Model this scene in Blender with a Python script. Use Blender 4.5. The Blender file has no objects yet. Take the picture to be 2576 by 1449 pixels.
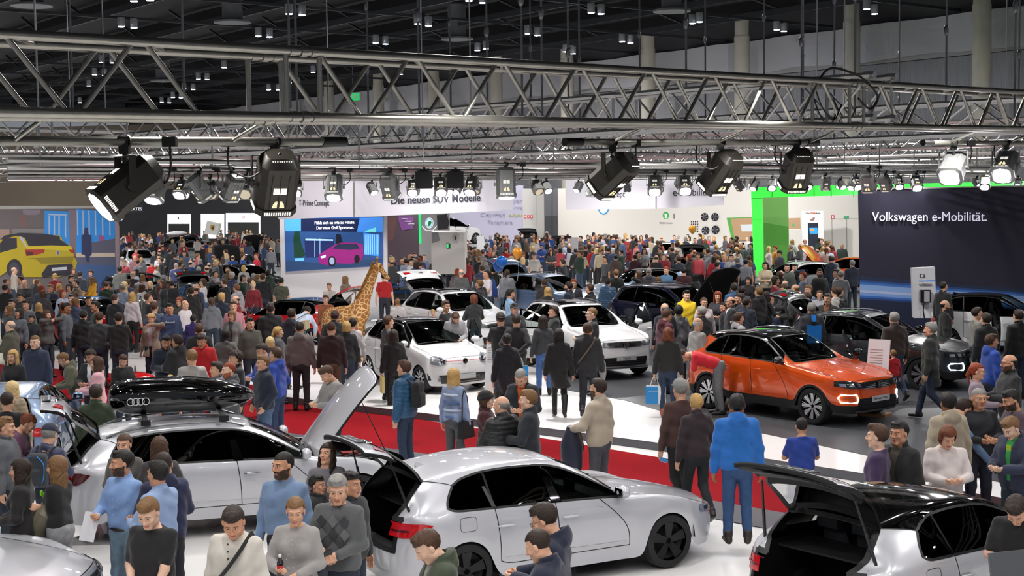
import bpy, math, random
import numpy as np
from mathutils import Matrix, Vector
sc = bpy.context.scene
COL = sc.collection
PI = math.pi
FPX, EYE = 3500.0, 4.4
PITCH, ROLL = math.atan((724.5-490)/FPX), math.radians(0.8)
fw = np.array([0, math.cos(PITCH), -math.sin(PITCH)])
r0 = np.array([1., 0, 0]); u0 = np.cross(r0, fw)
rt = r0*math.cos(ROLL) - u0*math.sin(ROLL)
up = r0*math.sin(ROLL) + u0*math.cos(ROLL)
cd = bpy.data.cameras.new('camera'); cam = bpy.data.objects.new('camera', cd); COL.objects.link(cam)
cd.sensor_width = 36; cd.lens = FPX/2576*36; cd.clip_end = 600; cd.clip_start = .1
mw = Matrix.Identity(4)
for i in range(3):
    mw[i][0] = rt[i]; mw[i][1] = up[i]; mw[i][2] = -fw[i]
mw[2][3] = EYE
cam.matrix_world = mw
sc.camera = cam
cd.dof.use_dof = False
sc.view_settings.view_transform = 'Standard'; sc.view_settings.look = 'None'
sc.view_settings.exposure = 0.0; sc.view_settings.gamma = 1.0
w = bpy.data.worlds.new('hall_air'); sc.world = w; w.use_nodes = True
w.node_tree.nodes['Background'].inputs[0].default_value = (.86, .9, 1, 1)
w.node_tree.nodes['Background'].inputs[1].default_value = .22
sc.cycles.max_bounces = 4; sc.cycles.diffuse_bounces = 2; sc.cycles.glossy_bounces = 2
sc.cycles.transparent_max_bounces = 8; sc.cycles.transmission_bounces = 2
sc.cycles.use_adaptive_sampling = True; sc.cycles.adaptive_threshold = .1; sc.cycles.adaptive_min_samples = 12; sc.cycles.use_denoising = True
sc.cycles.caustics_reflective = False; sc.cycles.caustics_refractive = False
sc.cycles.sample_clamp_indirect = 4.0
AIMED = []
def rig_light(x, y, z=4.95, e=95, size=.5, col=(1, .97, .95), name='rig_light', spread=150):
    l = bpy.data.lights.new(name, 'AREA'); l.shape = 'DISK'; l.size = size; l.energy = e; l.color = col
    l.spread = math.radians(spread)
    o = bpy.data.objects.new(name, l); COL.objects.link(o); o.location = (x, y, z)
    return o
for yy in (5.5, 8, 10.5, 13.5, 16.5, 20, 24, 28.5, 33.5, 39, 45.5, 53, 62, 73):
    hw = 4.5 + yy*.36
    n = 8
    for i in range(n):
        rig_light(-hw + 2*hw*(i+.5)/n + (.9 if int(yy*2) % 2 else -.9), yy, 5.15, e=(16.5 + yy*1.15), size=.15)
for x, y in ((-45, 70), (-20, 60), (5, 70), (20, 60), (-30, 100), (0, 95), (-50, 120), (-20, 120), (22, 45), (-60, 90), (0, 30), (-75, 125), (-48, 135), (-100, 120)):
    rig_light(x, y, 13.6, 1900, 1.2, name='hall_light', spread=175)
for x, y, tx, ty, tz, e in ((-6.5, 39, -6.2, 44, 3.9, 34), (-3.6, 40, -3.4, 44.5, 3.9, 38), (-.8, 41, -1.0, 46.5, 4.0, 42), (2.6, 42, 3.2, 48, 4.2, 42), (6, 42, 5.8, 47, 4.1, 36), (-18, 48, -18, 57, 2.2, 90), (-24, 48, -24, 57, 2.2, 90), (8, 76, 9, 92, 3, 260), (14, 74, 15, 88, 3, 260), (0, 84, 0, 100, 4, 200)):
    o = rig_light(x, y, 5.1, e, .3, name='profile_spot', spread=100)
    o.rotation_euler = Vector((tx-x, ty-y, tz-5.1)).to_track_quat('-Z', 'Y').to_euler()
def ray(px, py):
    return fw*FPX + rt*(px-1288) + up*(724.5-py)
def G(px, py, z=0.0):
    d = ray(px, py); t = (z-EYE)/d[2]
    return np.array([d[0]*t, d[1]*t, z])
def DP(px, py, D):
    d = ray(px, py); t = D/d[1]
    return np.array([d[0]*t, D, EYE+d[2]*t])
def lin(c):
    if isinstance(c, str):
        c = [int(c[i:i+2], 16)/255 for i in (0, 2, 4)]
    return tuple(x/12.92 if x <= .04045 else ((x+.055)/1.055)**2.4 for x in c[:3])
MATS = {}
def mat(name, col='808080', rough=.5, metal=0., emit=0., coat=0., bump=0., bscale=30., var=0., spec=.5, alpha=1., sheen=0., wave=None, backdark=False, coatr=.04):
    key = name
    if key in MATS: return MATS[key]
    m = bpy.data.materials.new(name); m.use_nodes = True
    nt = m.node_tree; b = nt.nodes['Principled BSDF']; L = nt.links.new
    c = (*lin(col), 1)
    b.inputs['Base Color'].default_value = c
    b.inputs['Roughness'].default_value = rough; b.inputs['Metallic'].default_value = metal
    b.inputs['Specular IOR Level'].default_value = spec
    b.inputs['Coat Weight'].default_value = coat; b.inputs['Coat Roughness'].default_value = coatr
    if sheen: b.inputs['Sheen Weight'].default_value = sheen
    if emit:
        b.inputs['Emission Color'].default_value = c; b.inputs['Emission Strength'].default_value = emit
    if var or bump or wave:
        tc = nt.nodes.new('ShaderNodeTexCoord'); nz = nt.nodes.new('ShaderNodeTexNoise')
        nz.inputs['Scale'].default_value = bscale; nz.inputs['Detail'].default_value = 3
        L(tc.outputs['Object'], nz.inputs['Vector'])
        if var:
            mx = nt.nodes.new('ShaderNodeMix'); mx.data_type = 'RGBA'
            d = lin(col)
            mx.inputs[6].default_value = (*[max(0, x*(1-var)) for x in d], 1)
            mx.inputs[7].default_value = (*[min(1, x*(1+var)) for x in d], 1)
            L(nz.outputs['Fac'], mx.inputs[0]); L(mx.outputs[2], b.inputs['Base Color'])
        if bump:
            bp = nt.nodes.new('ShaderNodeBump'); bp.inputs['Strength'].default_value = bump; bp.inputs['Distance'].default_value = .02
            src = nz.outputs['Fac']
            if wave:
                wv = nt.nodes.new('ShaderNodeTexWave'); wv.bands_direction = wave[0]; wv.inputs['Scale'].default_value = wave[1]
                wv.inputs['Distortion'].default_value = wave[2]
                L(tc.outputs['Object'], wv.inputs['Vector']); src = wv.outputs['Fac']
            L(src, bp.inputs['Height']); L(bp.outputs[0], b.inputs['Normal'])
    if backdark:
        g = nt.nodes.new('ShaderNodeNewGeometry'); mx = nt.nodes.new('ShaderNodeMix'); mx.data_type = 'RGBA'
        mx.inputs[6].default_value = c; mx.inputs[7].default_value = (.012, .012, .013, 1)
        L(g.outputs['Backfacing'], mx.inputs[0]); L(mx.outputs[2], b.inputs['Base Color'])
        m2 = nt.nodes.new('ShaderNodeMath'); m2.operation = 'MULTIPLY_ADD'
        m2.inputs[1].default_value = -metal; m2.inputs[2].default_value = metal
        L(g.outputs['Backfacing'], m2.inputs[0]); L(m2.outputs[0], b.inputs['Metallic'])
        m3 = nt.nodes.new('ShaderNodeMath'); m3.operation = 'MULTIPLY_ADD'
        m3.inputs[1].default_value = -coat; m3.inputs[2].default_value = coat
        L(g.outputs['Backfacing'], m3.inputs[0]); L(m3.outputs[0], b.inputs['Coat Weight'])
    MATS[key] = m
    return m
def cloth(col, kind='knit'):
    if kind == 'puff': return mat('puffer_'+col, col, .45, bump=.25, bscale=22, sheen=.1)
    if kind == 'leather': return mat('leather_'+col, col, .35, bump=.3, bscale=14)
    if kind == 'denim': return mat('denim_'+col, col, .85, bump=.3, bscale=16, var=.35)
    return mat('cloth_'+col, col, .85, bump=.35, bscale=9, var=.12, sheen=.15)
def glassmat(name, tint, amt):
    if name in MATS: return MATS[name]
    m = bpy.data.materials.new(name); m.use_nodes = True; nt = m.node_tree; nt.nodes.clear(); L = nt.links.new
    out = nt.nodes.new('ShaderNodeOutputMaterial'); t = nt.nodes.new('ShaderNodeBsdfTransparent'); g = nt.nodes.new('ShaderNodeBsdfGlossy')
    fr = nt.nodes.new('ShaderNodeFresnel'); fr.inputs[0].default_value = 1.5; mx = nt.nodes.new('ShaderNodeMixShader')
    t.inputs[0].default_value = (*[c*amt for c in lin(tint)], 1); g.inputs['Roughness'].default_value = .02
    L(fr.outputs[0], mx.inputs[0]); L(t.outputs[0], mx.inputs[1]); L(g.outputs[0], mx.inputs[2]); L(mx.outputs[0], out.inputs[0])
    MATS[name] = m; return m
def nrm(v):
    v = np.asarray(v, float); return v/max(1e-9, np.linalg.norm(v))
def frame(d):
    d = nrm(d); a = np.array([0, 0, 1.]) if abs(d[2]) < .9 else np.array([1., 0, 0])
    x = nrm(np.cross(a, d)); y = np.cross(d, x)
    return np.stack([x, y, d], 1)
def rotz(a):
    c, s = math.cos(a), math.sin(a); return np.array([[c, -s, 0], [s, c, 0], [0, 0, 1.]])
def rotx(a):
    c, s = math.cos(a), math.sin(a); return np.array([[1., 0, 0], [0, c, -s], [0, s, c]])
def roty(a):
    c, s = math.cos(a), math.sin(a); return np.array([[c, 0, s], [0, 1., 0], [-s, 0, c]])
class MB:
    def __init__(s): s.v = []; s.f = []; s.m = []; s.n = 0; s.mats = []
    def mi(s, m):
        if m is None: return 0
        if m not in s.mats: s.mats.append(m)
        return s.mats.index(m)
    def add(s, V, F, m=None, M=None, t=None):
        V = np.asarray(V, float).reshape(-1, 3)
        if M is not None: V = V@np.asarray(M).T
        if t is not None: V = V+np.asarray(t)
        k = s.mi(m); n = s.n
        s.v.append(V)
        if isinstance(F, np.ndarray): s.f.extend((F+n).tolist())
        else: s.f.extend([[a+n for a in f] for f in F])
        s.m.extend([k]*len(F)); s.n += len(V); return s
    def box(s, c, d, m=None, M=None, t=None, taper=1.0):
        x, y, z = [k/2 for k in d]; V = []
        for dz in (-1, 1):
            q = taper if dz > 0 else 1
            V += [(c[0]-x*q, c[1]-y*q, c[2]+z*dz), (c[0]+x*q, c[1]-y*q, c[2]+z*dz), (c[0]+x*q, c[1]+y*q, c[2]+z*dz), (c[0]-x*q, c[1]+y*q, c[2]+z*dz)]
        return s.add(V, [(3, 2, 1, 0), (4, 5, 6, 7), (0, 1, 5, 4), (1, 2, 6, 5), (2, 3, 7, 6), (3, 0, 4, 7)], m, M, t)
    def poly(s, pts, rad, seg=8, m=None, cap=True, M=None, t=None):
        pts = np.asarray(pts, float); n = len(pts); rad = np.broadcast_to(np.asarray(rad, float), (n,))
        V = []; prev = None
        for i in range(n):
            d = pts[min(i+1, n-1)]-pts[max(i-1, 0)]; B = frame(d)
            if prev is not None:
                x = prev-np.dot(prev, B[:, 2])*B[:, 2]
                if np.linalg.norm(x) > 1e-6: x = nrm(x); B = np.stack([x, np.cross(B[:, 2], x), B[:, 2]], 1)
            prev = B[:, 0]
            for k in range(seg):
                a = 2*PI*k/seg; V.append(pts[i]+rad[i]*(math.cos(a)*B[:, 0]+math.sin(a)*B[:, 1]))
        F = [(i*seg+k, i*seg+(k+1) % seg, (i+1)*seg+(k+1) % seg, (i+1)*seg+k) for i in range(n-1) for k in range(seg)]
        if cap: F += [tuple(range(seg))[::-1], tuple((n-1)*seg+k for k in range(seg))]
        return s.add(V, F, m, M, t)
    def tube(s, a, b, r, seg=8, m=None, r2=None, cap=True, M=None, t=None):
        return s.poly([a, b], [r, r if r2 is None else r2], seg, m, cap, M, t)
    def lathe(s, prof, seg=24, m=None, M=None, t=None):   # prof: (r,z) list, about z
        V = []; n = len(prof)
        for r, z in prof:
            for k in range(seg):
                a = 2*PI*k/seg; V.append((r*math.cos(a), r*math.sin(a), z))
        F = [(i*seg+k, i*seg+(k+1) % seg, (i+1)*seg+(k+1) % seg, (i+1)*seg+k) for i in range(n-1) for k in range(seg)]
        return s.add(V, F, m, M, t)
    def sphere(s, c, r, m=None, seg=12, rings=8, M=None, t=None):
        r = np.broadcast_to(np.asarray(r, float), (3,)); V = []
        for i in range(rings+1):
            th = PI*i/rings
            for k in range(seg):
                a = 2*PI*k/seg; V.append((c[0]+r[0]*math.sin(th)*math.cos(a), c[1]+r[1]*math.sin(th)*math.sin(a), c[2]-r[2]*math.cos(th)))
        F = [(i*seg+k, i*seg+(k+1) % seg, (i+1)*seg+(k+1) % seg, (i+1)*seg+k) for i in range(rings) for k in range(seg)]
        return s.add(V, F, m, M, t)
    def prism(s, pts, z0, z1, m=None, M=None, t=None):   # 2-D outline (x,y) extruded in z
        n = len(pts); V = [(p[0], p[1], z0) for p in pts]+[(p[0], p[1], z1) for p in pts]
        F = [tuple(range(n))[::-1], tuple(range(n, 2*n))]+[(i, (i+1) % n, n+(i+1) % n, n+i) for i in range(n)]
        return s.add(V, F, m, M, t)
    def mesh(s, name, smooth=True, angle=40):
        me = bpy.data.meshes.new(name)
        V = np.concatenate(s.v) if s.v else np.zeros((0, 3))
        me.from_pydata(V.tolist(), [], s.f)
        for m in s.mats: me.materials.append(m)
        if s.m: me.polygons.foreach_set('material_index', s.m)
        if smooth:
            me.shade_smooth()
            if angle: me.set_sharp_from_angle(angle=math.radians(angle))
        me.update(); return me
    def obj(s, name, mat=None, parent=None, smooth=True, angle=40, loc=None):
        if mat is not None and not s.mats: s.mats = [mat]
        return link(name, s.mesh(name, smooth, angle), parent, loc)
def link(name, data, parent=None, loc=None, rz=0):
    o = bpy.data.objects.new(name, data); COL.objects.link(o)
    if parent: o.parent = parent
    if loc is not None: o.location = loc
    if rz: o.rotation_euler = (0, 0, rz)
    return o
def tag(o, label=None, cat=None, group=None, kind=None):
    if label: o['label'] = label
    if cat: o['category'] = cat
    if group: o['group'] = group
    if kind: o['kind'] = kind
    return o
def thing(name, label, cat, loc=(0, 0, 0), rz=0, group=None):
    return tag(link(name, None, None, tuple(loc), rz), label, cat, group)
def copy_tree(o, parent=None):
    c = o.copy(); COL.objects.link(c)
    if parent: c.parent = parent
    for ch in CHILD.get(o.name, []) or [x for x in o.children]: copy_tree(ch, c)
    return c
CHILD = {}
def struct(name, mb, m=None, smooth=False):
    o = mb.obj(name, m, smooth=smooth); o['kind'] = 'structure'; return o
TXT = {}
def textmesh(txt, size, m, ext=.004, align='CENTER', wx=1.0, bold=0):
    cu = bpy.data.curves.new('lettering', 'FONT'); cu.body = txt; cu.size = size; cu.extrude = ext; cu.align_x = align; cu.align_y = 'CENTER'
    cu.offset = bold; cu.resolution_u = 3
    o = bpy.data.objects.new('lettering', cu); COL.objects.link(o)
    me = bpy.data.meshes.new_from_object(o.evaluated_get(bpy.context.evaluated_depsgraph_get()))
    bpy.data.objects.remove(o); me.materials.clear(); me.materials.append(m)
    if wx != 1: me.transform(Matrix.Diagonal((wx, 1, 1, 1)))
    return me
def textobj(name, txt, size, m, parent, M, ext=.004, align='CENTER', wx=1.0, bold=0):
    me = textmesh(txt, size, m, ext, align, wx, bold)
    o = link(name, me, parent); o.matrix_local = M; return o
def basis(origin, xdir, zup=(0, 0, 1)):
    """text frame: x along xdir, y up, z toward the viewer side"""
    x = nrm(xdir); y = nrm(np.asarray(zup, float)-np.dot(zup, x)*x); z = np.cross(x, y)
    M = Matrix.Identity(4)
    for i in range(3):
        M[i][0] = x[i]; M[i][1] = y[i]; M[i][2] = z[i]; M[i][3] = origin[i]
    return M
# ================================================================ THE SETTING
white_gloss = mat('white_gloss_floor', 'f2f1f0', .16, spec=.6, var=.02, bscale=.7)
def floorpoly(name, pix, z0, z1, m, side=None):
    mb = MB(); pts = [G(x, y, z1)[:2] for x, y in pix]
    a = sum(pts[i][0]*pts[(i+1) % len(pts)][1]-pts[(i+1) % len(pts)][0]*pts[i][1] for i in range(len(pts)))
    if a < 0: pts = pts[::-1]
    n = len(pts)
    mb.add([(p[0], p[1], z1) for p in pts], [tuple(range(n))], m)
    if side: mb.add([(p[0], p[1], z) for z in (z0, z1) for p in pts], [(i, (i+1) % n, n+(i+1) % n, n+i) for i in range(n)], side)
    return struct(name, mb)
mb = MB(); mb.add([(-140, -3, 0), (60, -3, 0), (90, 190, 0), (-140, 190, 0)], [(0, 1, 2, 3)], white_gloss)
struct('floor', mb)
carpet = mat("red_carpet", "8e121b", .95, bump=.5, bscale=160, var=.12, spec=.1)
step_dark = mat('dark_step_edge', '55565b', .35, var=.2, bscale=3)
grey_floor = mat('dark_grey_floor', '47484c', .38, var=.12, bscale=.5, spec=.4)
PLAT = .14
cp = [(-150, 960), (640, 1075), (1075, 1143), (1430, 1197), (1775, 1256), (2010, 1296), (2700, 1425), (2700, 1290), (2010, 1210), (1430, 1112), (1075, 1058), (640, 968), (200, 932), (-150, 905)]
floorpoly('floor_carpet', cp, 0, .006, carpet)
for nm, off in (('floor_kerb_near', [(1430, 1197), (1775, 1256), (2010, 1296), (2700, 1425), (2700, 1480), (2010, 1345), (1775, 1300), (1430, 1232), (640, 1095), (-150, 975), (-150, 958), (640, 1075)]),):
    floorpoly(nm, off, 0, .012, step_dark)
vw = [(650, 990), (1075, 1040), (1400, 1080), (1697, 1119), (2150, 1187), (2576, 1262), (2900, 1330), (3300, 700), (2200, 640), (1500, 640), (1000, 690), (860, 800)]
floorpoly('floor_stand', vw, 0, PLAT, mat('white_stand_floor', 'f0efee', .2, spec=.6, var=.02), step_dark)
gp = [(1383, 974), (1573, 1007), (1697, 1044), (1920, 1090), (2184, 1146), (2576, 1225), (3000, 1305), (3200, 800), (2500, 690), (1950, 690), (1560, 730), (1440, 800), (1395, 880)]
floorpoly('floor_grey', gp, PLAT, PLAT+.006, grey_floor)

mb = MB(); mb.add([(-190, -5, 16.2), (90, -5, 16.2), (90, 200, 16.2), (-190, 200, 16.2)], [(3, 2, 1, 0)], mat('ceiling_black', '191a1d', .9))
struct('ceiling', mb)
A = np.array([25.6, 76.]); B = np.array([-17, 132.]); dw = (B-A)/8.0
wl = [A-dw*4, A+dw*14]
nrmw = nrm([dw[1], -dw[0]])*-1
def wallquad(mb, p, q, z0, z1, m, off=0.):
    n2 = np.array([-dw[1], dw[0]]); n2 = n2/np.linalg.norm(n2)
    if n2[1] > 0: n2 = -n2
    p = p+n2*off; q = q+n2*off
    mb.add([(p[0], p[1], z0), (q[0], q[1], z0), (q[0], q[1], z1), (p[0], p[1], z1)], [(0, 1, 2, 3)], m)
n2 = np.array([dw[1], -dw[0]]); n2 /= np.linalg.norm(n2)
if n2[1] < 0: n2 = -n2   # points away from the camera
mb = MB()
corr = mat('corrugated_wall', '8e8f93', .6, bump=.8, wave=('X', 5.0, 0), var=.06, bscale=1)
a2, b2 = wl[0]+n2*2.2, wl[1]+n2*2.2
wallquad(mb, a2, b2, 0, 11.9, corr)
wallquad(mb, a2, b2, 11.9, 12.3, mat('wall_ledge', 'a09f9f', .7), .3)
wallquad(mb, a2, b2, 14.1, 16.3, mat('dark_fascia', '3a3a3e', .8), .2)
struct('wall_back', mb)
mb = MB(); NN = 160; V = []
for i in range(NN+1):
    p = a2+(b2-a2)*i/NN - n2*.6
    s = (i % 10)/10
    sag = .35*math.sin(PI*s)
    for j in range(5):
        f = j/4; V.append((p[0]-n2[0]*.25*math.sin(i*.9+f), p[1]-n2[1]*.25*math.sin(i*.9+f), 14.2-f*(2.0)+sag*(-1 if j else 0)*.5))
mb.add(V, [(i*5+j, (i+1)*5+j, (i+1)*5+j+1, i*5+j+1) for i in range(NN) for j in range(4)], mat('white_cloth_drape', 'b4b4b8', .8, bump=.4, bscale=1.5))
struct('wall_drape', mb, smooth=True)
for k in range(-2, 10):
    p = A+dw*k; mb = MB(); mb.lathe([(0, 0), (.5, 0), (.5, 14.3), (.46, 14.3), (.46, 16.2)], 20, mat('concrete_column', 'b1ada1', .8, bump=.3, bscale=2, var=.1), t=(p[0], p[1], 0))
    struct('column_%d' % (k+3), mb, smooth=True)
mb = MB(); tan = mat('beige_far_wall', '776d5f', .8, var=.08, bscale=.3)
mb.add([(-120, 150, 0), (-32, 152, 0), (-32, 152, 12.7), (-120, 150, 11.4)], [(0, 1, 2, 3)], tan)
mb.add([(-32, 152, 0), (-17, 136, 0), (-17, 136, 12.4), (-32, 152, 12.7)], [(0, 1, 2, 3)], mat('grey_far_wall', '77757a', .8))
struct('wall_far', mb)
beam_m = mat('ceiling_steel', '34363b', .55, metal=.3); dark_m = mat('ceiling_duct', '101114', .8)
da = nrm([*dw, 0])[:2]; db = np.array([-da[1], da[0]])
if db[1] < 0: db = -db
def beam(mb, p, q, z, wd, ht, m):
    d = q-p; L = np.linalg.norm(d); a = math.atan2(d[1], d[0])
    mb.box((L/2, 0, 0), (L, wd, ht), m, rotz(a), (p[0], p[1], z))
O = np.array([0., 60.])
for k in range(-9, 16):
    mb = MB(); c = O+db*k*6.5
    beam(mb, c-da*70, c+da*110, 14.85, .14, .35, beam_m)
    beam(mb, c-da*70+db*1.4, c+da*110+db*1.4, 15.6, .5, .7, dark_m)
    for i in range(-8, 14):
        q = c+da*i*8
        mb.tube((q[0], q[1], 15.0), (q[0]+da[0]*3, q[1]+da[1]*3, 16.2), .09, 5, beam_m)
    struct('ceiling_beam_%d' % (k+10), mb)
for k in range(-7, 13):
    mb = MB(); c = O+da*k*9
    beam(mb, c-db*60, c+db*110, 14.45, .12, .16, beam_m)
    struct('ceiling_rail_%d' % (k+8), mb)
for k, (x, y) in enumerate([(80, 16), (585, 58), (1150, 100), (1690, 30), (410, 205)]):
    p = G(x, y, 13.9); mb = MB()
    mb.lathe([(0, 0), (1.0, 0), (1.0, .1), (.55, .16), (.55, 2.1)], 20, mat('vent_grey', '66686c', .5))
    o = mb.obj('ceiling_vent', loc=p); tag(o, 'round grey air outlet under the dark ceiling, '+['above the truss far left', 'second from left', 'over the near truss middle', 'above the concept banner', 'seen through the truss'][k], 'air vent')
dl = MB(); dl.lathe([(0, 0), (.19, 0), (.2, .02), (.2, .5), (0, .5)], 14, mat('downlight_case', '8e9094', .4, metal=.4))
de = MB(); de.lathe([(0, -.03), (.17, -.02), (.185, .03)], 14, mat('downlight_glow', 'cfe0ff', .3, emit=70))
dl_me, de_me = dl.mesh('case'), de.mesh('lens')
DLP = [(727, 30), (760, 33), (305, 62), (337, 65), (337, -2), (378, -4), (650, 86), (678, 88), (945, 103), (970, 106), (1050, 55), (1078, 60), (1201, 122), (1222, 118), (1328, 80), (1352, 84), (1423, 125), (1442, 130), (1487, 27), (1512, 30), (1565, 100), (1586, 103), (1742, 54), (1760, 50), (1954, 70), (1972, 74), (2180, 18), (2200, 30), (256, 152), (283, 153), (238, 183), (263, 185), (224, 211), (201, 253), (407, 252), (426, 253), (435, 240), (455, 241), (463, 219), (486, 220), (499, 194), (521, 195), (564, 165), (728, 203), (750, 205), (788, 177), (676, 221), (700, 221), (1008, 182), (1180, -3), (1215, 2)]
lm = ['above the thick truss', 'near the ceiling beams', 'seen through the truss lattice']
for i, (x, y) in enumerate(DLP):
    z = 13.9
    p = G(x, y+5, z)
    if p[1] < 0 or p[1] > 175: p = DP(x, y+5, 150)
    o = thing('ceiling_downlight', 'small white cylindrical downlight glowing under the dark hall ceiling', 'ceiling light', p, group='paired downlights under the hall ceiling')
    link('case', dl_me, o); link('lens', de_me, o)
# ================================================================ STAND WALLS, BANNERS, SCREENS
class Panel:
    def __init__(s, name, corners, th, m, label, cat='wall panel', kind=None, back=None):
        s.c = [DP(*c) for c in corners]     # TL TR BR BL
        s.n = nrm(np.cross(s.c[1]-s.c[3], s.c[0]-s.c[2]))
        if np.dot(s.n, np.array([0, 0, EYE])-s.c[0]) < 0: s.n = -s.n
        s.o = s.c[0]; s.k = 0
        mb = MB(); f = [p for p in s.c]; b = [p-s.n*th for p in s.c]
        mb.add(f+b, [(0, 1, 2, 3), (7, 6, 5, 4), (0, 4, 5, 1), (1, 5, 6, 2), (2, 6, 7, 3), (3, 7, 4, 0)], m)
        s.obj = mb.obj(name, smooth=False)
        if kind: s.obj['kind'] = kind
        else: tag(s.obj, label, cat)
    def at(s, px, py, off=0.):
        d = ray(px, py); E = np.array([0, 0, EYE])
        t = np.dot(s.o+s.n*off-E, s.n)/np.dot(d, s.n); return E+d*t
    def decal(s, pix, m, name='graphic', lift=None, parent=None):
        s.k += 1; lift = .012+.002*s.k if lift is None else lift
        P_ = [s.at(x, y, lift) for x, y in pix]; Q = [p-s.n*(lift-.002) for p in P_]; n = len(P_)
        mb = MB(); mb.add(P_+Q, [tuple(range(n)), tuple(range(n, 2*n))[::-1]]+[(i, (i+1) % n, n+(i+1) % n, n+i) for i in range(n)], m)
        return mb.obj(name, parent=parent or s.obj, smooth=False)
    def ell(s, cx, cy, rx, ry, m, name='graphic', lift=None, n=24, a0=0, a1=2*PI):
        return s.decal([(cx+rx*math.cos(a0+(a1-a0)*i/n), cy+ry*math.sin(a0+(a1-a0)*i/n)) for i in range(n)], m, name, lift)
    def text(s, txt, px, py, hpx, m, wpx=None, bold=0, rot=0., font=None, ext=.008, name='lettering', two=None):
        o = s.at(px, py, .03); r = s.at(px+40*math.cos(rot), py-40*math.sin(rot), .03); u = s.at(px, py-40, .03)
        xd = nrm(r-o); size = hpx*np.linalg.norm(u-o)/40/.72
        z = s.n; y = np.cross(z, xd)
        M = Matrix.Identity(4)
        for i in range(3): M[i][0] = xd[i]; M[i][1] = y[i]; M[i][2] = z[i]; M[i][3] = o[i]
        me = textmesh(txt, size, m, ext, bold=bold*size)
        if wpx:
            xs = [v.co.x for v in me.vertices]; wd = (max(xs)-min(xs)); tgt = wpx*np.linalg.norm(r-o)/40
            me.transform(Matrix.Diagonal((tgt/wd, 1, 1, 1)))
        ob = link(name, me, s.obj); ob.matrix_local = M; return ob
wall_white = mat('panel_white', 'e6e3e6', .6); ink = mat('ink_dark', '3a3b45', .6)
banner_m = mat('banner_white', 'e9e5ef', .55)
P1 = Panel('banner', [(700, 440, 44), (887, 445, 43.5), (888, 545, 43.5), (700, 552, 44)], .08, banner_m, 'white hanging banner reading T-Prime Concept above the blue video wall', 'banner')
P1.text('T-Prime Concept', 790, 511, 15, ink, 76)
P2 = Panel('banner', [(893, 440, 43.6), (1290, 436, 48), (1290, 529, 48), (893, 546, 43.6)], .08, banner_m, 'long white hanging banner reading Die neuen SUV Modelle', 'banner')
P2.text('Die neuen SUV Modelle', 1099, 501, 20, ink, 222, rot=.035, bold=.01)
P2.decal([(888, 460), (892, 460), (892, 547), (888, 547)], mat('seam_grey', '8d8a83', .5), 'seam')
P3 = Panel('banner', [(1422, 436, 48), (1648, 436, 47), (1649, 525, 47), (1423, 527, 48)], .15, banner_m, 'white hanging banner with the word Concept partly hidden by a floodlight', 'banner')
P3.text('T-Roc Concept', 1522, 489, 17, ink, 100)
P4 = Panel('banner', [(1652, 436, 47), (1820, 436, 47.5), (1821, 516, 47.5), (1653, 525, 47)], .15, banner_m, 'white hanging banner reading e-Mobilität', 'banner')
P4.text('e-Mobilität', 1742, 484, 20, ink, 98, rot=.02)
for px, D in ((740, 44), (850, 43.6), (990, 44.6), (1120, 46), (1250, 47.5), (1460, 48), (1600, 47.2), (1700, 47.2), (1800, 47.5)):
    p = DP(px, 438, D); mb = MB(); mb.tube(p, (p[0], p[1], 5.3), .02, 6, mat('hanger_steel', '9a9a9c', .4, metal=.8))
    tag(mb.obj('banner_hanger'), 'thin steel rod holding up a white banner', 'hanger rod', 'rods that hold up the white banners')
blue = lambda n, c, e=1.0: mat('screen_'+n, c, .4, emit=e)
SW = Panel('video_wall', [(703, 545, 47), (972, 541, 47), (974, 770, 47), (709, 790, 47)], .4, wall_white, 'white stand wall carrying a large blue video screen', 'video wall')
SW.decal([(715, 548), (963, 546), (964, 668), (719, 683)], blue('blue', '1c4f96', .7), 'screen')
SW.decal([(715, 549), (757, 549), (757, 581), (717, 581)], blue('sky', '4b9be0', .9))
SW.decal([(757, 549), (905, 550), (898, 583), (757, 582)], blue('navy', '0e1f4a', .4))
SW.decal([(905, 548), (963, 547), (963, 585), (898, 583)], blue('mid', '3d83d8', .8))
SW.decal([(717, 583), (960, 583), (962, 660), (720, 672)], blue('dusk', '2a4f86', .55))
SW.decal([(766, 598), (840, 600), (840, 648), (768, 648)], blue('glass', '15265c', .5))
SW.decal([(768, 600), (838, 602), (838, 606), (768, 605)], blue('lit', '9cc4e8', .9))
for x in (791, 804): SW.decal([(x, 600), (x+1.5, 600), (x+1.5, 646), (x, 646)], blue('lit', '9cc4e8', .9))
SW.decal([(741, 582), (753, 581), (757, 610), (768, 640), (760, 648), (740, 648), (738, 600)], blue('tree', '12402e', .35))
SW.decal([(845, 588), (857, 590), (860, 606), (872, 612), (845, 614)], blue('tree2', '131a30', .35))
SW.decal([(914, 585), (955, 592), (953, 645), (916, 640)], blue('slats', '2f7fdc', .9))
for i in range(8): SW.decal([(918+i*4.6, 590), (919.5+i*4.6, 590), (919+i*4.6, 640), (917.6+i*4.6, 640)], blue('lit2', '8cc0f4', 1.0))
SW.decal([(922, 580), (945, 572), (946, 584), (916, 584)], blue('cyan', '6fd0d0', .8))
SW.decal([(719, 655), (800, 662), (962, 650), (962, 668), (719, 682)], blue('plaza', '28446c', .45))
SW.decal([(741, 650), (764, 649), (764, 656), (742, 657)], blue('bench', '5fa8f0', 1.1))
pu = blue('magenta', '8c1a72', .6)
SW.decal([(800, 650), (803, 640), (822, 628), (843, 615), (860, 610), (895, 610), (912, 615), (914, 645), (905, 660), (875, 664), (842, 662), (838, 655), (823, 668), (803, 662)], pu, 'pictured_car')
SW.decal([(836, 625), (850, 614), (897, 613), (905, 625), (880, 629)], blue('carglass', '1d2a48', .5))
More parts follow.
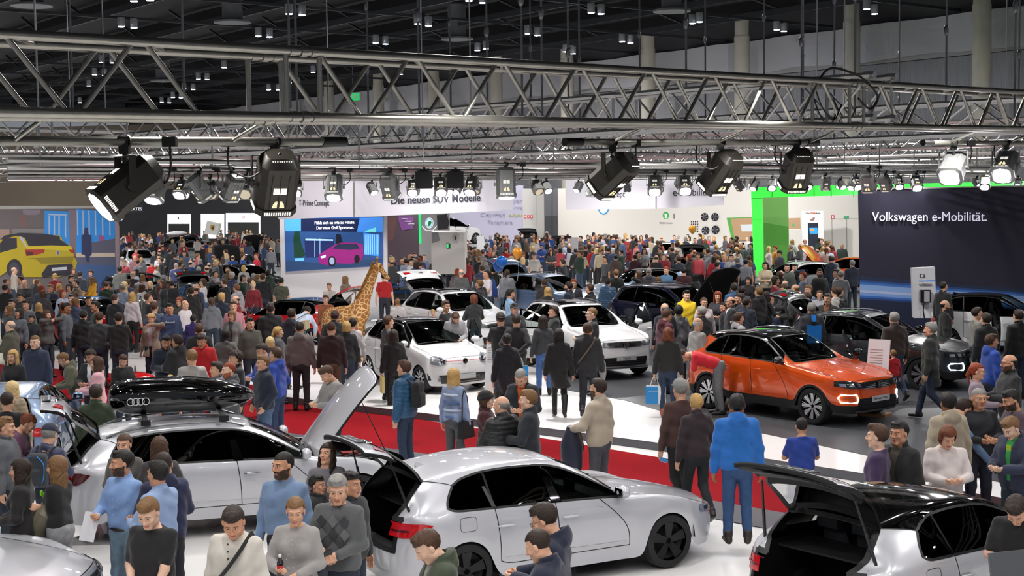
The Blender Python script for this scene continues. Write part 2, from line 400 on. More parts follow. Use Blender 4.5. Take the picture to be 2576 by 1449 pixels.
SW.decal([(806, 645), (820, 641), (819, 648), (808, 650)], blue('lamp', 'a8d0ff', 1.2))
SW.ell(835, 657, 10, 13, blue('tyre', '14141c', .2)); SW.ell(835, 657, 6.5, 9, blue('rim', '9aa8c8', .6)); SW.ell(898, 652, 7, 11, blue('tyre', '14141c', .2))
tw = mat('screen_text', 'ffffff', .5, emit=1.3)
SW.text('Fühlt sich an wie zu Hause.', 842, 560, 8, tw, 101, bold=.008, rot=.02); SW.text('Der neue Golf Sportsvan.', 843, 573, 8, tw, 94, bold=.008, rot=.02)
nv = mat('navy_print', '2b2a3c', .55, var=.05, bscale=3)
VW = Panel('sign_wall', [(2158, 477, 40), (2760, 464, 38), (2768, 880, 38), (2166, 862, 40)], .5, nv, 'tall dark navy wall lettered Volkswagen e-Mobilität with a blue light streak', 'sign wall')
VW.text('Volkswagen e-Mobilität.', 2337, 546, 24, mat('sign_letter', 'f2f0ff', .4, emit=.5), 290, ext=.03)
for i, (a, b, c) in enumerate([(0, 9, '24324f'), (9, 14, '2c4f8c'), (14, 20, '3f74c4'), (20, 34, '8fb2e6'), (34, 40, 'b9c6e8'), (40, 48, '7fa4e2'), (48, 53, '3a6ec0'), (53, 58, '25447f'), (58, 190, '1b2340')]):
    VW.decal([(2163, 695+a), (2750, 742+a*.8), (2750, 742+b*.8), (2163, 695+b)], mat('streak_'+c, c, .6), 'light_streak', lift=.02)
VW.decal([(2158, 474.5), (2700, 463.5), (2700, 467), (2158, 478)], mat('top_trim', 'a8a49c', .4), 'top_trim')
EP = Panel('charging_pillar', [(2294, 675, 37.4), (2352, 672, 37.3), (2356, 800, 37.3), (2298, 800, 37.4)], .35, mat('pillar_white', 'e8e8ec', .5), 'white charging pillar marked e-Station with a black wall charger', 'charging station')
EP.text('e-Station', 2328, 715, 6, ink, 32); EP.decal([(2311, 706), (2352, 705), (2352, 706.5), (2311, 707.5)], blue('line', '3d7fd0', .4))
EP.ell(2319, 694, 6, 5, ink); EP.ell(2320, 694, 4.2, 3.4, mat('pillar_white')); EP.decal([(2322, 691), (2327, 691), (2327, 692.5), (2322, 692.5)], ink); EP.decal([(2322, 695.5), (2327, 695.5), (2327, 697), (2322, 697)], ink)
mb = MB(); c = EP.at(2327, 745, .1); mb.box((0, 0, 0), (.26, .16, .34), mat('black_plastic', '17181a', .35), t=c); mb.box((.02, -.1, 0), (.14, .04, .28), mat('silver_plastic', 'b9bcc2', .3), t=c)
mb.poly([c+np.array([-.05, -.05, -.15]), c+np.array([-.08, -.12, -.4]), c+np.array([-.02, -.1, -.7]), c+np.array([-.06, -.05, -1.0])], .018, 6, mat('black_plastic'))
mb.obj('charger', parent=EP.obj)
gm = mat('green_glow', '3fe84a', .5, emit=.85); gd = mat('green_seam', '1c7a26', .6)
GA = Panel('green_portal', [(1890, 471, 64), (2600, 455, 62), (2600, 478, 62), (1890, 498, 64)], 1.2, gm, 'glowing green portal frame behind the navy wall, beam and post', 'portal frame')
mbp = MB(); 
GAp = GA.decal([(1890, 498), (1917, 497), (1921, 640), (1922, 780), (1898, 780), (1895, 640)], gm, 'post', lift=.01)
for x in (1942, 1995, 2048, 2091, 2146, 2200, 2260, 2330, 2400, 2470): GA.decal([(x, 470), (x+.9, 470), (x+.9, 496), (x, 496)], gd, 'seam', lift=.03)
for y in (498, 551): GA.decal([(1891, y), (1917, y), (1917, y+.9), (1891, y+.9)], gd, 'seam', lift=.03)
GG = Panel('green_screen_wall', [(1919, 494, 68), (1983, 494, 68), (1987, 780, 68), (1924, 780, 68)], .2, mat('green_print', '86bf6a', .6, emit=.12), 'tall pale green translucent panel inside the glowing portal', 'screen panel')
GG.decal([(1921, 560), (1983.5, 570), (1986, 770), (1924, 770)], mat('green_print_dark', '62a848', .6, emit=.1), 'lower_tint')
cream = mat('cream_wall', 'dcd8d0', .6)
CW = Panel('exhibition_wall', [(1403, 474, 98), (1895, 462, 86), (1900, 700, 86), (1405, 700, 98)], .4, cream, 'long cream exhibition wall with a green round logo and four mounted wheels', 'exhibition wall')
gl = mat('logo_green', '46b35a', .5); CW.ell(1675, 542, 8, 9.5, gl); CW.decal([(1671, 538), (1679, 538), (1677, 544), (1678, 549), (1672, 549), (1673, 544)], mat('logo_white', 'f4f6f4', .5)); CW.text('ŠKODA Connect', 1675, 561, 3.4, ink, 33)
CW.decal([(1694, 537), (1697, 537), (1697, 550), (1694, 550)], mat('grey_mark', '77787c', .6))
CW.ell(1518, 522, 14, 18, mat('logo_ring_blue', '3b83b8', .4, emit=.3)); CW.ell(1518, 522, 11, 14.5, mat('logo_face', 'bfe8f4', .4, emit=.7))
for i in range(4):
    for j in range(5): CW.ell(1739+i*5, 558+j*6, 1.5, 1.8, mat('dot_red', 'a03040', .5) if (j == 3 and i in (1, 2)) else mat('dot_dark', '2f3036', .5), n=8, name='sample_button')
for x, y in ((1772, 546), (1798, 546), (1774, 580), (1799, 578)):
    CW.ell(x, y, 9, 10.5, mat('wheel_dark', '222226', .4), name='mounted_wheel')
    for k in range(6):
        a = k*PI/3+x; CW.decal([(x+1*math.cos(a+1), y+1*math.sin(a+1)), (x+8*math.cos(a-.13), y+9.5*math.sin(a-.13)), (x+8*math.cos(a+.13), y+9.5*math.sin(a+.13))], mat('spoke_silver', 'c9cbd0', .3, metal=.6), 'wheel_spoke')
CW.decal([(1828, 548), (1892, 546), (1896, 640), (1850, 640)], mat('niche_green', '5aa84a', .6), 'niche')
CW.decal([(1838, 550), (1892, 548), (1896, 640), (1856, 640)], mat('niche_wood', 'b99672', .6), 'niche'); CW.decal([(1862, 565), (1893, 564), (1893, 582), (1866, 582)], mat('niche_print', 'd7dde0', .6), 'picture')
RW = Panel('exhibition_wall', [(1975, 490, 84), (2175, 486, 82), (2180, 760, 82), (1980, 760, 84)], .3, cream, 'cream room wall with two doors inside the glowing green portal', 'exhibition wall')
RW.decal([(1983, 549), (2013, 548), (2014, 577), (1984, 577)], mat('niche_wood'), 'shelf_back'); RW.decal([(1983, 576), (2013, 576), (2013, 578), (1983, 578)], mat('shelf_white', 'efe9df', .5), 'shelf')
RW.decal([(1991, 569), (1996, 561), (2001, 569)], gl, 'plant')
sg = lambda n, c: mat('sign_'+n, c, .5, emit=.3)
RW.decal([(2091, 541), (2099, 541), (2099, 551), (2091, 551)], sg('red', 'b22430'), 'fire_sign'); RW.decal([(2093, 544), (2097, 544), (2097, 549), (2093, 549)], mat('logo_white'), 'fire_sign')
RW.decal([(2123, 544), (2135, 543), (2135, 550), (2123, 551)], sg('green', '1d8a58'), 'exit_sign'); RW.text('+', 2129, 547, 6, mat('logo_white'))
for q in ([(2092, 551), (2093, 551), (2094, 640), (2093, 640)], [(2129, 551), (2130, 551), (2131, 640), (2130, 640)], [(2092, 550.5), (2170, 549.5), (2170, 550.4), (2092, 551.4)]): RW.decal(q, mat('door_line', '8c8882', .6), 'door_line')
WA = Panel('info_totem', [(2017, 531, 79), (2071, 530, 79), (2074, 700, 79), (2020, 700, 79)], .4, mat('totem_white', 'eceae8', .5), 'white information wall lettered Das WeltAuto. with a small screen', 'info wall')
WA.text('Das', 2032, 536, 4.5, ink, 11); WA.text('Welt', 2045, 536, 4.5, mat('orange_ink', 'd2562c', .5), 13, bold=.02); WA.text('Auto.', 2058, 536, 4.5, ink, 13)
WA.decal([(2038, 553), (2044, 548), (2051, 546), (2048, 552), (2050, 554), (2040, 556)], mat('grey_ink', '8a6a66', .6)); WA.decal([(2032, 561), (2058, 561), (2058, 640), (2034, 640)], mat('kiosk_black', '1c2233', .4), 'kiosk')
WA.decal([(2036, 573), (2056, 573), (2057, 588), (2037, 588)], blue('kiosk', '2f7fd4', .9), 'screen'); WA.decal([(2039, 576), (2047, 576), (2047, 581), (2039, 581)], mat('screen_orange', 'e08a4c', .5, emit=.5))
PW = Panel('exhibition_wall', [(1130, 470, 104), (1316, 466, 102), (1318, 720, 102), (1134, 720, 104)], .3, mat('lilac_wall', 'b9b6ca', .6), 'lilac grey wall with faint script words Cayman e-hybrid Panamera', 'exhibition wall')
gi = mat('script_grey', '9c9bb2', .6)
for t_, x, y, m_ in (('Cayman', 1240, 541, gi), ('Panamera', 1258, 560, gi), ('Cayenne', 1302, 506, gi), ('Carrera', 1302, 523, gi)): PW.text(t_, x, y, 11, m_, 62)
PW.text('e-hybrid', 1302, 542, 8, mat('script_lime', 'aab04c', .5), 44)
FP = Panel('exhibition_wall', [(1314, 474, 97), (1349, 474, 97), (1352, 720, 97), (1317, 720, 97)], 1.2, mat('pale_grey_wall', 'b9b7b4', .7), 'broad pale grey pillar bearing three small red fire signs', 'pillar')
for i in range(3): FP.decal([(1318+i*8, 541), (1324+i*8, 541), (1324+i*8, 549), (1318+i*8, 549)], sg('red', 'b22430'), 'fire_sign'); FP.decal([(1320+i*8, 543), (1322+i*8, 543), (1322+i*8, 547), (1320+i*8, 547)], mat('logo_white'), 'fire_sign')
Panel('exhibition_wall', [(1349, 474, 96), (1368, 474, 96), (1371, 720, 96), (1352, 720, 96)], 1.2, mat('grey_pillar', 'a3a29c', .7), 'narrow olive grey pillar beside the red fire signs', 'pillar')
Panel('exhibition_wall', [(1368, 474, 100), (1404, 474, 100), (1406, 720, 100), (1371, 720, 100)], .3, mat('gate_grey', '6c6d72', .7), 'dark grey ribbed gate between pillar and cream wall', 'gate').decal([(1370, 543), (1402, 543), (1403, 640), (1371, 640)], mat('gate_dark', '4c4d52', .7), 'door')
UP = Panel('poster_wall', [(970, 535, 74), (1052, 533, 74), (1056, 720, 74), (974, 720, 74)], .3, mat('poster_dark', '45363f', .6), 'dark purple poster wall behind the crowd with small white words', 'poster wall')
UP.decal([(1000, 545), (1040, 545), (1040, 575), (1010, 580)], mat('poster_purple', '6a3a7a', .6)); UP.decal([(975, 548), (998, 546), (990, 600), (977, 610)], mat('poster_brown', '5a3b3a', .6))
for i in range(3): UP.text(['SIMPLY', 'CLEVER', 'DRIVE'][i], 1018+i*8, 551+i*6, 3, mat('logo_white'), 16)
KP = Panel('poster_wall', [(1052, 535, 66), (1130, 530, 66), (1134, 720, 66), (1056, 720, 66)], .3, mat('poster_grey', 'a6a5a6', .6), 'grey stand wall with round green winged-arrow logo and green light bar', 'poster wall')
KP.decal([(1053, 536), (1058, 536), (1060, 612), (1055, 612)], mat('green_bar', '00e060', .5, emit=1.4), 'light_bar')
KP.ell(1080, 561, 10.5, 13.5, mat('logo_white2', 'f2f8fa', .4, emit=.5)); KP.ell(1080, 561, 8.8, 11.4, mat('logo_ring_blue')); KP.ell(1080, 561, 7.6, 10, mat('logo_face')); KP.decal([(1077, 569), (1076, 562), (1079, 556), (1083, 555), (1086, 560), (1083, 566), (1080, 569)], mat('logo_green2', '28a858', .4), 'logo')
KP.decal([(1062, 568), (1073, 579), (1088, 579), (1098, 568), (1099, 570), (1089, 581), (1072, 581), (1061, 570)], mat('logo_white2'), 'logo')
KP.decal([(1099, 541), (1124, 539), (1130, 560), (1126, 576), (1101, 578)], mat('poster_black', '2a2a2e', .5))
mb = MB(); q = DP(1128, 600, 78); mb.box((q[0], q[1], .85), (4.6, 5, 1.7), mat('stage_grey', '9a9a9c', .6)); tag(mb.obj('raised_stage', smooth=False), 'grey raised stage behind the white display block', 'stage')
WB = Panel('display_block', [(1084, 584, 52), (1168, 585, 52), (1170, 690, 52), (1086, 690, 52)], 3., mat('block_white', 'd8d3cf', .6), 'white display block with a drawn sun and louvre, car on top', 'display block')
WB.decal([(1086, 585), (1102, 585), (1107, 605), (1087, 612)], mat('louvre_grey', '8b8b8d', .6)); WB.ell(1146, 598, 2.5, 5, ink)
for k in range(10):
    a = k*PI/5; WB.decal([(1146+3*math.cos(a), 598+6*math.sin(a)), (1146+10*math.cos(a), 598+14*math.sin(a)), (1146.6+10*math.cos(a), 598.6+14*math.sin(a))], ink)
WB.decal([(1124, 612), (1133, 613), (1133, 625), (1124, 625)], mat('block_black', '1c1c1e', .5)); WB.decal([(1125, 614), (1128, 614), (1128, 623), (1125, 623)], mat('green_bar'))
BW = Panel('exhibition_wall', [(295, 478, 126), (720, 470, 124), (722, 720, 124), (297, 720, 126)], .5, mat('black_wall', '15171c', .6), 'huge black exhibition wall with three brightly lit doorways', 'exhibition wall')
bw = mat('booth_white', 'e6ecf8', .5, emit=1.1)
for x0, x1, y0, y1, in ((421, 480, 539, 600), (505, 564, 538, 600), (568, 655, 536, 600)): BW.decal([(x0, y0), (x1, y0), (x1, y1), (x0, y1)], bw, 'lit_doorway')
bk = mat('booth_dark', '202420', .6); BW.decal([(424, 563), (477, 563), (477, 600), (424, 600)], bk, 'doorway'); BW.decal([(573, 559), (651, 559), (651, 600), (573, 600)], bk, 'doorway')
BW.ell(449, 549, 1.5, 3, ink, n=8); BW.ell(612, 546, 5, 3, sg('red', 'b22430')); BW.ell(612, 546, 3.5, 1.8, bw)
EK = Panel('hanging_sign', [(322, 514, 122), (358, 512, 122), (358, 534, 122), (322, 536, 122)], .2, mat('sign_black', '26282c', .5), 'small black sign lettered EKTES hanging on the black wall', 'sign'); EK.text('EKTES', 343, 526, 8, mat('logo_white2'), 27)
PO = Panel('crest_sign', [(521, 556, 104), (552, 563, 104), (546, 592, 104), (513, 588, 104)], .8, mat('cube_white', 'dcdcd6', .5), 'tilted white square sign with a gold crest above the crowd', 'sign')
PO.decal([(530, 565), (540, 567), (538, 578), (533, 580), (529, 575)], mat('crest_gold', 'a89034', .5)); PO.decal([(534, 570), (539, 571), (537, 577), (534, 576)], mat('crest_red', '70201c', .5))
MU = Panel('mural_wall', [(-160, 520, 56), (300, 522, 58), (303, 790, 58), (-160, 800, 56)], .4, mat('mural_grey', '62595b', .6), 'large printed mural wall of a yellow car seen from behind before blue windows', 'mural wall')
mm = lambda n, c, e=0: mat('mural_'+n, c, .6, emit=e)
D_ = MU.decal
D_([(-160, 518), (303, 518), (303, 524), (-160, 527)], mm('rail', 'a8a6a0'), 'top_rail')
D_([(57, 527), (102, 527), (101, 537), (90, 541), (68, 541), (58, 537)], mm('lampshade', '7d7080'))
D_([(50, 540), (65, 540), (65, 570), (49, 569)], mm('brown', '74544f')); D_([(0, 577), (24, 577), (24, 597), (0, 605)], mm('rose', '9c8078')); D_([(30, 575), (112, 575), (112, 592), (30, 592)], mm('grey2', '7d7678'))
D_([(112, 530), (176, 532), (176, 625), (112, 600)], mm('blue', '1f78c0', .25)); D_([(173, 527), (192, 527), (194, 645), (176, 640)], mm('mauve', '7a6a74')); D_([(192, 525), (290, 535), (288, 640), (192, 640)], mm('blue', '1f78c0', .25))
for x in (122, 135, 147, 163): D_([(x, 543), (x+3.5, 543), (x+3.5, 600), (x, 592)], mm('white', 'a9bcd8'))
D_([(120, 537), (168, 539), (168, 543), (120, 541)], mm('white', 'a9bcd8'))
for x in (193, 207, 222, 238, 256, 274): D_([(x, 530), (x+3.5, 530), (x+4.5, 592), (x+1, 592)], mm('white', 'a9bcd8'))
D_([(248, 590), (262, 596), (268, 625), (250, 622)], mm('magenta', 'a04a7c')); D_([(230, 610), (289, 600), (289, 636), (230, 636)], mm('street', '56566a'))
D_([(192, 636), (289, 636), (289, 647), (192, 647)], mm('sill', 'c8b8a8')); D_([(289, 530), (300, 570), (301, 690), (290, 690)], mm('mauve2', '94838a'))
D_([(190, 647), (291, 648), (292, 700), (190, 690)], mm('stone', '545870')); D_([(190, 665), (292, 668), (298, 760), (180, 760)], mm('bluefloor', '3c5a8c'))
D_([(213, 573), (220, 573), (223, 590), (230, 593), (231, 640), (226, 645), (224, 660), (218, 658), (213, 641), (205, 640), (205, 594), (211, 588)], mm('figure', '262c58'), 'silhouette')
ye = mm('yellow', 'b09c12'); yl = mm('yellow_light', 'c8b41e'); bl = mm('black', '22202c')
D_([(-60, 640), (0, 603), (15, 590), (45, 587), (100, 590), (150, 592), (160, 608), (180, 620), (187, 645), (194, 660), (190, 680), (150, 697), (60, 697), (50, 672), (30, 655), (22, 680), (0, 695), (-60, 690)], ye, 'pictured_car')
D_([(0, 603), (12, 592), (50, 586), (110, 588), (150, 594), (151, 602), (175, 619), (130, 617), (72, 619), (62, 598), (40, 593), (10, 602)], bl, 'pictured_car')
D_([(0, 612), (10, 600), (42, 598), (43, 624), (0, 636)], bl, 'pictured_car'); D_([(48, 594), (56, 596), (68, 620), (71, 622), (66, 622), (50, 600)], mm('silver', 'b4b0bc'))
D_([(66, 620), (178, 619), (186, 632), (100, 626), (72, 628)], yl, 'pictured_car'); D_([(62, 628), (113, 627), (110, 636), (88, 642), (66, 644)], mm('lampred', '9c2a22')); D_([(172, 628), (186, 628), (187, 638), (178, 635)], mm('lampred', '9c2a22'))
D_([(66, 633), (84, 634), (84, 642), (67, 643)], mm('lampdark', '4c1a1c')); MU.ell(146, 636, 5, 6, mm('silver', 'b4b0bc'), n=16); MU.ell(146, 636, 3.6, 4.6, mm('badge', '5c5c74'), n=16)
D_([(68, 650), (188, 645), (180, 661), (104, 664), (90, 652)], mm('shadow', '857614')); D_([(120, 667), (182, 663), (186, 690), (108, 698), (104, 690)], bl); D_([(130, 674), (168, 671), (168, 679), (130, 682)], mm('plate', 'c0c0cc'), 'plate')
MU.ell(36, 676, 19, 24, bl); MU.ell(36, 678, 13, 18, mm('rim', '3c3c44'))
MU.text('T-ROC', 148, 652, 3.5, mm('silver', 'b4b0bc'), 20); MU.text('WOB VW 174', 149, 677, 5, bl, 34)
p = DP(888, 243, 118); mb = MB(); mb.box((0, 0, 0), (1.1, .15, .62), mat('exit_green', '1fae5a', .5, emit=1.0)); mb.box((.2, -.08, 0), (.18, .02, .4), mat('logo_white')); mb.box((-.2, -.08, .05), (.3, .02, .1), mat('logo_white')); mb.tube((0, 0, .3), (0, 0, 16.1-p[2]), .03, 6, mat('hanger_steel'))
tag(mb.obj('exit_sign', loc=p), 'green emergency exit sign seen through the near truss', 'exit sign')
# ================================================================ LIGHTING RIG
alu = mat('truss_aluminium', 'd0d0ce', .38, metal=.65, var=.12, bscale=4)
alu_near = mat('truss_aluminium_worn', 'a6a39a', .3, metal=.8, var=.22, bscale=9, bump=.1)
def truss_pts(c, sgn, s0, s1, z):
    """sgn +1: runs right and away (y-x=c); -1: runs left and away (x+y=c)"""
    d = nrm([sgn, 1, 0]); o = np.array([-sgn*c/2, c/2, 0]) if sgn > 0 else np.array([c/2, c/2, 0])
    return o, d
def truss(name, o, d, s0, s1, z0, tilt=0., W=.35, r=.025, rb=.012, step=.7, m=None, seg=6, label='', near=None, off=0.):
    p = np.array([-d[1], d[0], 0])
    if p[1] < 0: p = -p
    P_ = lambda s, a, b: o+d*s+p*(a*W)+np.array([0, 0, z0+tilt*s+b*W])
    m = m or alu
    if near is None:
        mb = MB()
        for a in (0, 1):
            for b in (0, 1): mb.tube(P_(s0, a, b), P_(s1, a, b), r, seg, m)
        n = int((s1-s0)/step)
        for k in range(n):
            s = s0+k*step
            for a in (0, 1):
                mb.tube(P_(s, a, 1), P_(s+step/2, a, 0), rb, 5, m); mb.tube(P_(s+step/2, a, 0), P_(s+step, a, 1), rb, 5, m)
            for b in (0, 1): mb.tube(P_(s, 0, b), P_(s+step/2, 1, b), rb*.8, 4, m)
            if k % 4 == 0:
                for a in (0, 1):
                    for b in (0, 1): mb.tube(P_(s-.05, a, b), P_(s+.05, a, b), r*1.35, seg, m)
                    mb.tube(P_(s, a, 0), P_(s, a, 1), rb*1.2, 5, m)
        return tag(mb.obj(name), label, 'truss'), P_
    root = thing(name, label, 'truss', P_(0, 0, 0))
    org = P_(0, 0, 0)
    for a in (0, 1):
        for b in (0, 1):
            mb = MB(); pts = [P_(s, a, b)-org for s in np.linspace(s0, s1, 12)]
            mb.poly(pts, r, 16, m); 
            for js in near[1]:
                for e in (-.07, .07): mb.tube(P_(js+e-.02, a, b)-org, P_(js+e+.02, a, b)-org, r*1.18, 16, m)
                mb.tube(P_(js-.02, a, b)-org, P_(js+.02, a, b)-org, r*1.3, 16, m)
            mb.obj('chord', parent=root)
    for a in (0, 1):
        for t_ in near[0]:
            for u in (-1, 1):
                if any(min(t_, t_+u*.355)-.0 < js < max(t_, t_+u*.355) for js in near[1]): continue
                mb = MB(); mb.tube(P_(t_+u*.03, a, 1)-org, P_(t_+u*.325, a, 0)-org, rb, 10, m); mb.obj('brace', parent=root)
        for js in near[1]:
            for e in (-.11, .11):
                mb = MB(); mb.tube(P_(js+e, a, 0)-org, P_(js+e, a, 1)-org, rb*1.05, 10, m); mb.obj('upright', parent=root)
    for b in (0, 1):
        for t_ in near[0]:
            mb = MB(); mb.tube(P_(t_, 0, b)-org, P_(t_+.355, 1, b)-org, rb*.8, 8, m); mb.obj('cross_brace', parent=root)
    return root, P_
d1 = nrm([1, 1, 0]); near_o = np.array([-2.32, 6.3, 0])
tops = [.742-.71*k for k in range(4)]+[1.79+.71*k for k in range(0, 8)]+[7.62+.71*k for k in range(0, 8)]
NT, NP = truss('lighting_truss', near_o, d1, -3.5, 13.2, 4.805, .0165, near=(tops, [1.72, 7.3]), m=alu_near, rb=.0135, label='thick aluminium box truss crossing the whole view closest to the camera')
ti = 0
names1 = ['aluminium truss behind the floodlights, parallel to the nearest one', 'aluminium truss above the white compact cars, second row back', 'distant aluminium truss above the video wall', 'farthest aluminium truss in front of the banners', 'aluminium truss between the first and second rows of spotlights', 'aluminium truss between the second and third truss behind the nearest']
for i, c in enumerate((20.2, 31.8, 43.4, 25.6, 37)):
    o = np.array([-c/2, c/2, 0]); truss('lighting_truss', o, d1, .22*c, min(1.62*c, (42-c/2)*1.414+.5), 5.03, 0, step=.7 if i < 2 else 1.0, label=names1[i])
d2 = nrm([-1, 1, 0])
names2 = ['aluminium truss joining the nearest truss and running off to the left', 'aluminium cross truss above the orange car row', 'aluminium cross truss far back on the right', 'distant cross truss behind all other trusses', 'aluminium cross truss over the small white car', 'aluminium cross truss over the blue grey SUV']
for i, c in enumerate((14.6, 26.2, 37.8, 49.4, 20.4, 32)):
    o = np.array([c/2, c/2, 0]); truss('lighting_truss', o, d2, -.33*c if i else 6.1, min(1.62*c, (42-c/2)*1.414+.5), 5.0, 0, step=.7 if i < 2 else 1.0, label=names2[i])
pm = mat('pipe_grey', '8f8d84', .4, metal=.6, var=.1, bscale=3)
pm2 = mat('pipe_silver', 'b4b3b0', .3, metal=.85); capm = mat('rubber_black', '121213', .5)
PO_ = np.array([-2.58, 7.0, 0])
def Pp(s, z=None): return PO_+d1*s+np.array([0, 0, 4.705+.0155*s if z is None else z])
for s0, s1, lab in ((-3, 2.2, 'grey lamp pipe under the truss ending in a black cap near the vent slots lamp'), (4.22, 7.45, 'grey lamp pipe carrying three dark floodlights, middle of the truss'), (9.35, 13, 'grey lamp pipe at the far right carrying two bright floodlights')):
    mb = MB(); mb.tube(Pp(s0), Pp(s1), .025, 14, pm)
    o = tag(mb.obj('lamp_pipe'), lab, 'pipe')
    for se, sg_ in ((s0, 1), (s1, -1)):
        if se in (-3, 13): continue
        mb = MB(); mb.tube(Pp(se-.02*sg_), Pp(se+.16*sg_), .031, 12, capm); mb.obj('end_cap', parent=o)
    for sh in np.arange(s0+.5, s1, 1.3):
        mb = MB(); q = Pp(sh); mb.tube(q, q+np.array([.24, -.24, .10+.001*sh]), .012, 8, alu_near); mb.obj('hanger', parent=o)
LINES = [(15., 4.73), (19., 4.735), (23.5, 4.77), (27.6, 4.78), (33., 4.8), (39., 4.83)]
for i, (c, z) in enumerate(LINES):
    for j, (u0_, u1_) in enumerate(((-.36, -.05), (-.05, .23), (.23, .36))):
        # range along tan angle t=x/y ; y=c/(1-t)
        pts = [(t*c/(1-t), c/(1-t)) for t in (u0_, u1_)]
        mb = MB(); mb.tube((*pts[0], z), (*pts[1], z), .024, 8, pm2)
        for f in (.06, .23, .41, .59, .77, .95):
            x = pts[0][0]*(1-f)+pts[1][0]*f; y = pts[0][1]*(1-f)+pts[1][1]*f; mb.tube((x, y, z), (x, y, z+.34 if f not in (.06, .95) else 16.1), .008, 6, pm2)
        tag(mb.obj('lamp_pipe'), ['left', 'middle', 'right'][j]+' silver lamp pipe in the %s row of small spotlights' % ['first', 'second', 'third', 'fourth', 'fifth', 'sixth', 'seventh', 'farthest'][i], 'pipe')
case_d = mat('lamp_case_dark', '3a3731', .4, metal=.35); case_g = mat('lamp_case_grey', '8e8f8e', .45, metal=.3)
lens_m = mat('lamp_lens', 'f6f2ff', .3, emit=30); lens_off = mat('lamp_lens_soft', 'e8dcc0', .3, emit=.5); slot_m = mat('lamp_slot', 'fff6e8', .4, emit=3.5)
blk = mat('lamp_black', '161616', .5)
def lamp_parts(case, slot_m=slot_m):
    H = MB()
    oct_ = [(-.115, -.06), (-.08, -.1), (.08, -.1), (.115, -.06), (.115, .06), (.08, .1), (-.08, .1), (-.115, .06)]
    H.prism(oct_, -.14, .17, case)
    V = [(x*1.08, y*1.08, -.14) for x, y in oct_]+[(x*1.08, y*1.08, -.185) for x, y in oct_]+[(x*.86, y*.86, -.2) for x, y in oct_]
    H.add(V, [(i, (i+1) % 8, 8+(i+1) % 8, 8+i) for i in range(8)]+[(8+i, 8+(i+1) % 8, 16+(i+1) % 8, 16+i) for i in range(8)]+[tuple(range(8))], case)
    H.add([(x, y, .17) for x, y in oct_]+[(x*.7, y*.6, .23) for x, y in oct_], [(i, (i+1) % 8, 8+(i+1) % 8, 8+i) for i in range(8)]+[tuple(range(8, 16))], case)
    for x in (-.05, 0, .05): H.box((x, -.102, 0), (.006, .008, .26), case)
    for x in (-.05, 0, .05): H.box((x, .102, 0), (.006, .008, .26), case)
    S = MB()
    for sy in (-1, 1):
        for i in range(8): S.box((-.035+i*.01, sy*.1015, .01), (.006, .006, .045), slot_m)
        for i in range(5):
            w_ = .028*math.cos(i*.28)
            for sx in (-1, 1): S.box((sx*(.008+w_/2), sy*.1015, -.115+i*.011), (w_, .006, .006), mat('lamp_slot_warm', 'f0dcae', .4, emit=1.2))
    for i in range(9):
        S.box((-.055+i*.0135, -.045, .216), (.006, .05, .006), slot_m)
        S.box((-.055+i*.0135, .03, .214), (.006, .045, .006), slot_m)
    for sx in (-1, 1):
        for i in range(10): S.box((sx*.1245, -.045+i*.01, -.163), (.004, .005, .022), slot_m)
    for sy in (-1, 1):
        for i in range(12): S.box((-.075+i*.0135, sy*.1085, -.163), (.006, .004, .022), slot_m)
    Lz = MB(); Lz.lathe([(.0, -.203), (.086, -.203), (.092, -.196)], 24, lens_m)
    Lo = MB(); Lo.lathe([(.0, -.203), (.086, -.203), (.092, -.196)], 24, lens_off)
    Y = MB()
    for sx in (-1, 1):
        Y.box((sx*.135, 0, .1), (.006, .035, .22), case)
        Y.lathe([(0, 0), (.028, 0), (.028, .02), (0, .02)], 14, case, roty(PI/2*sx), (sx*.12, 0, 0))
    Y.box((0, 0, .21), (.276, .035, .006), case)
    K = MB(); K.box((0, 0, .0), (.05, .045, .07), blk); K.lathe([(.038, -.022), (.038, .022)], 12, blk, rotx(PI/2), (0, 0, .03)); K.box((0, 0, -.05), (.02, .02, .07), blk)
    return [x.mesh(n) for x, n in ((H, 'housing'), (S, 'vent_slots'), (Lz, 'lens'), (Lo, 'lens'), (Y, 'yoke'), (K, 'clamp'))]
LPD, LPG = lamp_parts(case_d), lamp_parts(case_g, mat('lamp_slot_dim', 'f0ece4', .4, emit=.9))
def lookM(d, roll=0.):
    """rotation taking local -Z to d"""
    z = -nrm(d); x = nrm(np.cross([0, 0, 1.], z)) if abs(z[2]) < .98 else np.array([1., 0, 0])
    y = np.cross(z, x); M = np.stack([x, y, z], 1)@rotz(roll); return M
def to4(R, t=(0, 0, 0)):
    M = Matrix.Identity(4)
    for i in range(3):
        for j in range(3): M[i][j] = float(R[i][j])
        M[i][3] = float(t[i])
    return M
